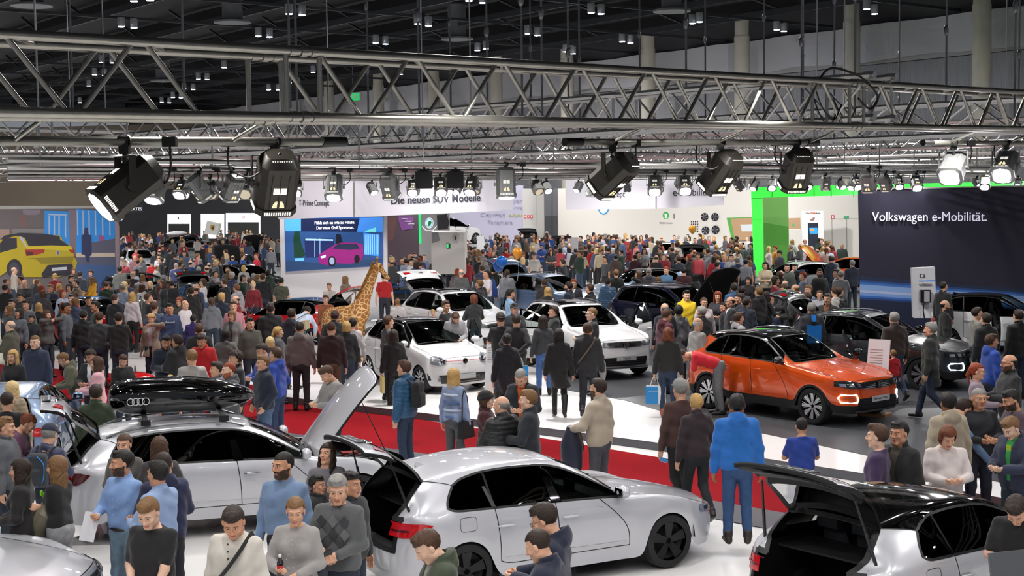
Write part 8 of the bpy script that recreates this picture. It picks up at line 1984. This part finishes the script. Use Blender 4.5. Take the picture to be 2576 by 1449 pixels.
def backpack(r, col, label, edge=None, w_=.26, h_=.42):
    root, J, s = r; f = lambda P: smin(bx(P, (0, 0, 0), (w_/2, .07, h_/2), .06), bx(P, (0, -.06, -.08), (w_/2-.03, .04, h_/4), .03), .02)
    v, q = snets(f, (-.2, -.18, -.3), (.2, .12, .3), .016); R = J['T']; c = tors(J, (0, -.225, 1.22)); v = v@R.T+c
    mb = MB(); mb.add(v*s@rotz(root.rotation_euler[2]).T+np.array(root.location), q, cloth(col)); o = mb.obj('backpack'); tag(o, label, 'backpack')
    mb = MB()
    for sx in (-1, 1):
        pts = [wp(r, tors(J, p)) for p in ((sx*.09, -.16, 1.40), (sx*.11, -.04, 1.475), (sx*.12, .12, 1.36), (sx*.14, .10, 1.18), (sx*.13, -.13, 1.06))]; mb.poly([np.array(p) for p in bez(pts, 20)], .016, 6, cloth(col))
        if edge: pts = [wp(r, tors(J, p)) for p in ((sx*.05, -.30, 1.40), (sx*.13, -.29, 1.30), (sx*.12, -.30, 1.12), (sx*.04, -.30, 1.03))]; mb.poly([np.array(p) for p in bez(pts, 16)], .006, 5, mat('edge_'+edge, edge, .6))
    mb.obj('shoulder_straps', parent=o)
def box_on(p, yaw, dims, m, name, label, cat, tilt=0., text=None):
    mb = MB(); mb.box((0, 0, 0), dims, m); o = mb.obj(name, smooth=False); o.location = tuple(p); o.rotation_euler = (tilt, 0, yaw); tag(o, label, cat); return o
def paper_bag(r, side, col, label, col2=None, w_=.34, h_=.34):
    root, J, s = r; h0 = wp(r, J['wr'+side]+np.array([0, 0, -.10])); yaw = root.rotation_euler[2]
    mb = MB(); V = []; mb.box((0, 0, -.27-h_/2+.1), (w_, .10, h_), mat('bag_'+col, col, .5)); mb.box((0, 0, -.168), (w_*.96, .085, .004), mat('bag_inner', 'e8e8e8', .7))
    o = mb.obj('paper_bag', smooth=False); o.location = tuple(h0); o.rotation_euler = (0, 0, yaw); tag(o, label, 'bag')
    mb = MB()
    for sy in (-1, 1): mb.poly([(-w_*.25, sy*.05, -.17), (-w_*.12, sy*.02, -.02), (0, 0, 0), (w_*.12, sy*.02, -.02), (w_*.25, sy*.05, -.17)], .006, 5, mat('bag_handle', 'e0e0e0', .6))
    mb.obj('handle', parent=o)
    mb = MB()
    if col2: mb.box((w_*.5-.03, 0, -.27-h_/2+.1), (.14, .112, h_*1.01), mat('bag_'+col2, col2, .5)); mb.obj('side_panel', parent=o, smooth=False)
    for sy, a in ((-1, 0), (1, PI)):
        M = Matrix.Translation((0, sy*.054, -.27))@Matrix.Rotation(a, 4, 'Z')@Matrix.Rotation(PI/2, 4, 'X'); textobj('lettering', 'VOLKSWAGEN', .034, mat('bag_text', 'd4e8f6', .5), o, M, .001)
    return o
def ground_coat(r, pts, rad, m, name, label, cat):
    mb = MB(); mb.poly([wp(r, p) for p in pts], rad, 12, m); return tag(mb.obj(name), label, cat)
if 'bs' in W_:
    r = W_['bs']; J = r[1]; p = wp(r, J['wrR']+np.array([0.02, .06, -.10]))
    o = box_on(p, r[0].rotation_euler[2], (.21, .004, .30), mat('paper', 'e6e6ea', .7), 'paper_sheet', 'white paper sheet in the hand of the bearded man', 'paper', .35)
    mb = MB(); [mb.tube(tors(J, (.0, .16, z)), tors(J, (.0, .164, z)), .006, 8, mat('button', 'b8c4d8', .4)) for z in (1.36, 1.28, 1.2, 1.12)]; worn(r, mb, 'buttons')
    mb = MB(); mb.poly([tors(J, (.155*math.cos(a), .118*math.sin(a), .955)) for a in np.linspace(0, 2*PI, 24)], .018, 6, mat('belt', '1a1412', .5), cap=False); worn(r, mb, 'belt')
r = W_['cream']; strap(r, -1, '18181a', .018); J = r[1]; mb = MB(); [mb.sphere(tors(J, (0, .148-.02*(z-1.25), z)), .009, mat('button_dark', '2a2622', .4), 8, 6) for z in (1.42, 1.36, 1.30)]; worn(r, mb, 'buttons')
r = W_['bottle']; J = r[1]; c = wp(r, J['wrR']+J['T']@np.array([-.05, .06, .03])); mb = MB(); mb.lathe([(0, -.1), (.028, -.1), (.030, -.02), (.030, .05), (.012, .09), (.012, .11), (0, .11)], 14, glassmat('bottle_clear', 'e8f0f4', .8)); mb.lathe([(.0305, -.02), (.0305, .03)], 14, mat('bottle_label', 'c02030', .5)); mb.lathe([(0, .12), (.014, .12), (.014, .10)], 12, mat('bottle_cap', 'e8e8ea', .5))
o = mb.obj('bottle', loc=c); tag(o, 'clear bottle with red label held by the woman in the sparkly sweater', 'bottle')
mb = MB(); rq = random.Random(2)
for i in range(60):
    a = rq.uniform(-.9, .9); z = rq.uniform(.98, 1.40); q = tors(J, (.15*math.sin(a), .118*math.cos(a)+.03, z)); mb.sphere(q, .0045, mat('sequin', 'ffffff', .1, metal=.6), 5, 4)
worn(r, mb, 'sequins')
r = W_['phone']; J = r[1]; c = (wp(r, J['wrR'])+wp(r, J['wrL']))/2+wdir(r, (0, .08, .02)); box_on(c, r[0].rotation_euler[2]+.3, (.15, .01, .075), mat('phone_black', '121214', .2), 'phone', 'black phone held by the man in the argyle sweater', 'phone', -.5)
ground_coat(r, [J['elR']+np.array([.0, .10, .04]), J['wrR']+np.array([.02, .0, -.06]), J['wrR']+np.array([.02, .0, -.3]), J['wrR']+np.array([.0, -.02, -.5])], [.06, .11, .13, .10], cloth('1c2234', 'puff'), 'folded_coat', 'dark navy coat hanging over the arm of the argyle sweater man', 'coat')
mb = MB()
for i in range(-1, 2):
    for j in range(3):
        c = tors(J, (i*.11, .128, 1.34-j*.12)); y = .01; mb.add([c+(-.05, y, 0), c+(0, y+.012, -.06), c+(.05, y, 0), c+(0, y+.008, .06)], [(0, 1, 2, 3)], cloth('3c3e42' if (i+j) % 2 else '6d6f70'))
worn(r, mb, 'argyle_pattern')
r = W_['armcoat']; J = r[1]; ground_coat(r, [J['elR']+np.array([-.05, .1, .10]), J['elL']+np.array([.05, .12, -.02]), J['wrR']+np.array([.05, .08, -.28]), J['wrR']+np.array([.04, .04, -.55])], [.08, .12, .13, .09], cloth('7c7462', 'puff'), 'folded_coat', 'khaki quilted coat over the arm of the long-haired person', 'coat')
mb = MB()
for i in range(9): mb.box(tors(J, (-.12+i*.03, .14-.002*i, 1.35-.03*(i % 3))), (.03, .02, .05), mat('neon_print', '7fd018', .6), None)
worn(r, mb, 'green_print')
backpack(W_['pack'], '34383f', 'grey backpack with bright blue piping on the man in the cap', '2a8fe0')
backpack(W_['bp'], '17181b', 'black backpack on the man in the teal quilted jacket')
strap(W_['slung'], 1, '6a5a4c', .016); r = W_['slung']; J = r[1]
ground_coat(r, [tors(J, (.17, .05, 1.12)), tors(J, (.24, .06, .98)), tors(J, (.27, .05, .80)), tors(J, (.28, .03, .66))], [.06, .09, .07, .03], cloth('8c8a86'), 'scarf', 'grey scarf and bag slung at the hip of the walking man', 'scarf')
for k in ('bag1',): paper_bag(W_[k], 'L', '1d7fc0', 'blue and white paper bag carried by the auburn-haired woman', 'e8ecf0')
r = W_['bag2']; paper_bag(r, 'R', '1d86c8', 'bright blue paper bag hanging behind the black sweater man')
r = W_['fur']; J = r[1]; ground_coat(r, [J['wrL']+np.array([0, .0, .04]), J['wrL']+np.array([.02, .02, -.2]), J['wrL']+np.array([.02, .02, -.5]), J['wrL']+np.array([0, 0, -.7])], [.07, .16, .15, .08], cloth('20263a', 'puff'), 'folded_coat', 'navy coat with fur trim hanging from the cream-jacketed arm', 'coat')
ground_coat(r, [J['wrL']+np.array([.10, -.02, -.02]), J['wrL']+np.array([.15, -.03, -.25]), J['wrL']+np.array([.10, -.02, -.48])], [.045, .06, .045], mat('fur_brown', '6e5530', .95, bump=1., bscale=60, var=.5), 'fur_trim', 'brown fur trim of the navy coat beside the cream jacket', 'fur trim')
r = W_['handbag']; J = r[1]; p = wp(r, tors(J, (.25, -.02, .78))); mb = MB(); mb.box((0, 0, 0), (.12, .30, .26), mat('leather_black', '151516', .4), None, None, .8); mb.poly([(0, -.1, .12), (-.02, -.06, .5), (-.03, 0, .62), (-.02, .06, .5), (0, .1, .12)], .010, 6, mat('leather_black')); o = mb.obj('handbag', loc=p); o.rotation_euler = (0, 0, r[0].rotation_euler[2]); tag(o, 'black handbag on the shoulder of the woman in the striped sweater', 'handbag')
mb = MB(); 
for z, c_ in ((1.33, 'c8cede'), (1.20, '4a608c'), (1.08, 'b8c0d4'), (.97, '50689a')): mb.poly([tors(J, (.168*math.cos(a), .134*math.sin(a)+.005, z)) for a in np.linspace(0, 2*PI, 24)], .022, 6, cloth(c_), cap=False)
worn(r, mb, 'stripes')
r = W_['bottle2']; J = r[1]; mb = MB(); mb.lathe([(0, 0), (.03, 0), (.03, .12), (.012, .17), (0, .18)], 12, mat('bottle_blue', '4a86c0', .2)); o = mb.obj('bottle', loc=wp(r, J['wrL']+np.array([0, .0, -.14]))); o.rotation_euler = (PI/2, 0, .4); tag(o, 'small blue bottle in the hand of the man in the grey cap', 'bottle')
r = W_['lap']; J = r[1]; box_on(wp(r, J['wrR']+np.array([-.1, .12, -.06])), r[0].rotation_euler[2], (.32, .22, .02), mat('booklet', 'd8dade', .6), 'booklet', 'pale folded brochure held by the man in the bottom right corner', 'brochure', .4)
p = DP(2545, 1432, 11.4); box_on(p, .3, (.42, .02, .30), mat('laptop_grey', '6e7074', .35, metal=.5), 'laptop', 'grey laptop lid in the bottom right corner', 'laptop', -.2)
mb = MB(); mb.box((p[0]+.05, p[1]-.15, p[2]-.17), (.6, .6, .03), mat('desk_white', 'dadada', .4)); mb.tube((p[0]+.1, p[1]-.1, 0), (p[0]+.1, p[1]-.1, p[2]-.17), .05, 12, mat('desk_post', 'a0a0a2', .3, metal=.8)); tag(mb.obj('standing_desk'), 'small white standing desk under the laptop at the corner', 'desk')
for lab in ('man with glasses in navy hoodie', 'man with glasses in denim', 'tall man with glasses', 'balding man with glasses in black', 'red-haired woman with glasses', 'man with glasses in dark top', 'bald bearded man with glasses', 'balding man with glasses in olive', 'man in maroon hoodie'):
    q = find(lab)
    if q: glasses(q)
r = W_['bull']; J = r[1]; mb = MB()
def emblem(x, z, w_, h_, m):
    c = tors(J, (x, -.160, z)); mb.add([c+J['T']@np.array(v) for v in ((-w_, 0, -h_*.3), (-w_*.3, -.004, -h_), (w_, 0, -h_*.4), (w_*.6, -.004, h_), (-w_*.6, 0, h_*.6))], [(0, 1, 2, 3, 4)], m)
yl_ = mat('print_yellow', 'e8b820', .5); rd_ = mat('print_red', 'c0182a', .5)
mb.add([tors(J, (.055*math.cos(a)-.02, -.160, 1.28+.055*math.sin(a))) for a in np.linspace(0, 2*PI, 20)], [tuple(range(20))], yl_); emblem(-.07, 1.27, .05, .028, rd_); emblem(.04, 1.28, .05, .028, rd_); emblem(-.1, 1.31, .012, .03, rd_); emblem(.08, 1.32, .012, .03, rd_)
worn(r, mb, 'back_emblem')
q = find('young man in open navy jacket')
if q:
    J = q[1]; mb = MB()
    for i, (z, c_) in enumerate(((1.36, 'a8c830'), (1.27, '58b038'), (1.17, '1f9a58'), (1.07, '1a8a6a'))): mb.add([tors(J, v) for v in ((-.035, .128, z-.035), (.035, .128, z-.035), (.035, .128, z+.035), (-.035, .128, z+.035))], [(0, 1, 2, 3)], mat('print_'+c_, c_, .6))
    worn(q, mb, 'shirt_print')
q = find('man in blue sweatshirt')
if q:
    J = q[1]; M = to4(np.stack([J['T']@np.array([-1, 0, 0]), J['T']@np.array([0, 0, 1.]), J['T']@np.array([0, 1., 0])], 1), tors(J, (0, .147, 1.30))); textobj('lettering', 'Arsenal', .075, mat('print_white', 'd8d8e0', .6), q[0], M, .002)
for lab, sg, c_ in (('woman in grey coat with black curly hair', 1, '141416'), ('man in white shirt with beige', 1, '6a6450')):
    q = find(lab)
    if q: strap(q, sg, c_, .010)
q = find('man in white shirt with beige')
if q: box_on(wp(q, tors(q[1], (.2, -.12, 1.0))), q[0].rotation_euler[2], (.10, .28, .22), cloth('a09474'), 'shoulder_bag', 'beige shoulder bag on the man in the white shirt bending', 'bag')
q = find('woman in black jacket in front of the small white car')
if q: box_on(wp(q, q[1]['wrL']+np.array([0, 0, -.28])), q[0].rotation_euler[2], (.06, .26, .34), mat('bag_yellow', 'd8d088', .6), 'paper_bag', 'white and yellow paper bag held in front of the small white car', 'bag')
q = find('man in black and bright blue jacket')
if q:
    J = q[1]; mb = MB(); m_ = cloth('1078d0'); mb.add([tors(J, v) for v in ((-.15, -.165, .9), (.15, -.165, .9), (.165, -.165, 1.30), (0, -.175, 1.27), (-.165, -.165, 1.30))], [(0, 1, 2, 3, 4)][::-1], m_); mb.add([tors(J, v) for v in ((-.05, -.170, 1.36), (.05, -.170, 1.36), (.05, -.12, 1.50), (-.05, -.12, 1.50))], [(0, 1, 2, 3)], m_); worn(q, mb, 'blue_back_panel')
gz = PLAT if inside_vw(G(872, 908, 0)[:2]) else 0.
g0 = G(874, 908, gz)
def gir(P):
    d = ell(P, (0, 0, 1.02), (.50, .21, .26)); d = smin(d, ell(P, (.30, 0, 1.12), (.24, .20, .28)), .1); d = smin(d, ell(P, (-.38, 0, .98), (.20, .20, .24)), .1)
    d = smin(d, cap(P, (.36, 0, 1.20), (.52, 0, 1.60), .17, .11), .12); d = smin(d, cap(P, (.52, 0, 1.60), (.74, 0, 2.12), .11, .078), .05)
    d = smin(d, ell(P, (.80, 0, 2.17), (.12, .075, .085)), .04); d = smin(d, cap(P, (.84, 0, 2.13), (1.0, 0, 1.93), .065, .048), .03); d = smin(d, ell(P, (1.01, 0, 1.91), (.055, .05, .05)), .02)
    for s in (-1, 1):
        d = smin(d, cap(P, (.76, s*.035, 2.22), (.77, s*.045, 2.37), .018, .018), .015); d = smin(d, ell(P, (.77, s*.047, 2.38), (.026, .026, .026)), .01)
        d = smin(d, ell(P, (.74, s*.11, 2.20), (.03, .055, .025)), .02)
        d = smin(d, cap(P, (.34, s*.12, .95), (.36, s*.12, .50), .085, .048), .05); d = smin(d, cap(P, (.36, s*.12, .50), (.35, s*.12, .06), .045, .038), .02); d = smin(d, ell(P, (.37, s*.12, .05), (.06, .045, .05)), .02)
        d = smin(d, cap(P, (-.42, s*.12, .92), (-.36, s*.12, .52), .10, .05), .05); d = smin(d, cap(P, (-.36, s*.12, .52), (-.42, s*.12, .06), .045, .038), .02); d = smin(d, ell(P, (-.40, s*.12, .05), (.06, .045, .05)), .02)
    d = smin(d, cap(P, (-.56, 0, 1.05), (-.64, 0, .62), .022, .016), .02); return d
v, f = snets(gir, (-.75, -.28, -.01), (1.12, .28, 2.46), .022)
gm_ = bpy.data.materials.new('giraffe_fur'); gm_.use_nodes = True; nt = gm_.node_tree; b_ = nt.nodes['Principled BSDF']; b_.inputs['Roughness'].default_value = .9
tc = nt.nodes.new('ShaderNodeTexCoord'); vo = nt.nodes.new('ShaderNodeTexVoronoi'); vo.feature = 'DISTANCE_TO_EDGE'; vo.inputs['Scale'].default_value = 10; rp = nt.nodes.new('ShaderNodeValToRGB')
rp.color_ramp.elements[0].position = .055; rp.color_ramp.elements[0].color = (*lin('ddb983'), 1); rp.color_ramp.elements[1].position = .085; rp.color_ramp.elements[1].color = (*lin('9a6430'), 1)
nt.links.new(tc.outputs['Object'], vo.inputs['Vector']); nt.links.new(vo.outputs['Distance'], rp.inputs[0]); nt.links.new(rp.outputs[0], b_.inputs['Base Color'])
go = link('giraffe', np_mesh('giraffe', v, f, [gm_]), None, (g0[0], g0[1], gz)); go.rotation_euler = (0, 0, math.radians(-8)); go.scale = (1.1, 1.1, 1.13); tag(go, 'tall plush giraffe with spotted coat standing in the crowd', 'giraffe')
mb = MB(); pts = [(.30, 0, 1.43), (.42, 0, 1.62), (.54, 0, 1.86), (.66, 0, 2.10), (.72, 0, 2.24)]
for q in bez([np.array(p) for p in pts], 40): mb.box(q+np.array([-.045, 0, .02]), (.06, .03, .06), mat('mane_brown', 'b07a3c', .95))
mb.obj('mane', parent=go)
mb = MB(); [mb.sphere((.86, s*.066, 2.17), .014, mat('eye_black', '0c0a08', .1), 8, 6) for s in (-1, 1)]; mb.obj('eyes', parent=go)
for px, py, D, c_, lab in ((1262, 658, 41, '1a6fd0', 'larger blue balloon over the crowd behind the white SUV'), (1254, 669, 41.3, '1a66c4', 'smaller blue balloon below the larger one'), (1302, 636, 44, 'e0901c', 'orange balloon over the far crowd'), (1742, 577, 70, 'e09a28', 'small yellow balloon among the far black estates')):
    c = DP(px, py, D); r_ = .17 if D < 60 else .2; mb = MB(); mb.lathe([(0, -1.18*r_), (.03, -1.16*r_), (.35*r_, -1.0*r_), (.8*r_, -.6*r_), (r_, -.0), (.92*r_, .45*r_), (.6*r_, .85*r_), (0, 1.05*r_)], 20, mat('balloon_'+c_, c_, .25, coat=.5)); mb.poly([(0, 0, -1.15*r_), (.03, .02, -.5), (-.02, 0, -.9)], .004, 4, mat('string', 'e0e0e0', .6)); tag(mb.obj('balloon', loc=c), lab, 'balloon')
stand_w = mat('stand_white', 'e8e8ec', .4); wood = mat('stand_wood', 'b88a60', .5, var=.2, bscale=20)
def info_stand(x0, x1, yb, h, label, z, text=True, wd=.42, lean=-.12, yaw=0.):
    g = G((x0+x1)/2, yb, z); o = thing('info_stand', label, 'info stand', g, math.radians(yaw)); mb = MB()
    mb.box((0, 0, h/2), (wd, .03, h), stand_w, rotx(lean)); mb.obj('panel', parent=o); mb = MB(); mb.box((0, 0, .03), (wd+.12, .36, .06), wood); mb.obj('base', parent=o)
    if text:
        mb = MB()
        for i in range(7): mb.box((-.04, -.017, h*.86-i*.05), (wd*.6, .002, .008), mat('grey_ink', '8a6a66', .6), rotx(lean))
        mb.obj('printed_lines', parent=o)
info_stand(2178, 2222, 1046, 1.45, 'white info stand with wooden base beside the orange car', PLAT, yaw=-35, lean=-.18)
info_stand(1218, 1262, 992, 1.15, 'white info stand with wooden base beside the small white car', PLAT, yaw=-30)
info_stand(1548, 1590, 842, 1.4, 'white info stand between the white SUV and the pale blue car', PLAT, yaw=-20)
info_stand(1430, 1450, 712, 2.2, 'tall leaning grey sign in the far crowd, right of the red racing jacket', PLAT, False, yaw=-30)
info_stand(1205, 1225, 700, 2.2, 'tall leaning white sign in front of the display block crowd', PLAT, False, yaw=25)
g = G(940, 905, PLAT); o = thing('pushchair', 'dark pushchair with white trim between giraffe and small white car', 'pushchair', g, .3)
mb = MB(); mb.sphere((0, 0, .62), (.26, .36, .26), cloth('2a2b30'), 14, 8); mb.obj('hood', parent=o); mb = MB(); mb.poly([(-.2, -.35, .15), (-.2, 0, .5), (-.2, .45, 1.0), (.2, .45, 1.0), (.2, 0, .5), (.2, -.35, .15)], .015, 6, chrome); mb.obj('frame', parent=o)
for x in (-.24, .24):
    for y in (-.32, .32): mb = MB(); mb.lathe([(.06, -.02), (.12, -.02), (.12, .02), (.06, .02)], 14, tyre_m, roty(PI/2), (x, y, .12)); mb.obj('wheel', parent=o)
g = G(330, 985, 0); o = thing('pedal_car', "small red children's car behind the roof box", 'toy car', g, .2)
mb = MB(); mb.sphere((0, 0, .3), (.55, .28, .16), mat('toy_red', 'c01018', .2, coat=1.), 16, 8); mb.obj('body', parent=o)
for x in (-.35, .35):
    for y in (-.25, .25): mb = MB(); mb.lathe([(0, -.04), (.13, -.04), (.13, .04), (0, .04)], 14, tyre_m, rotx(PI/2), (x, y, .13)); mb.obj('wheel', parent=o)
mb = MB(); mb.poly([np.array([.1, .1*math.cos(a), .5+.1*math.sin(a)]) for a in np.linspace(0, 2*PI, 12)], .012, 5, capm, cap=False); mb.obj('steering_wheel', parent=o)
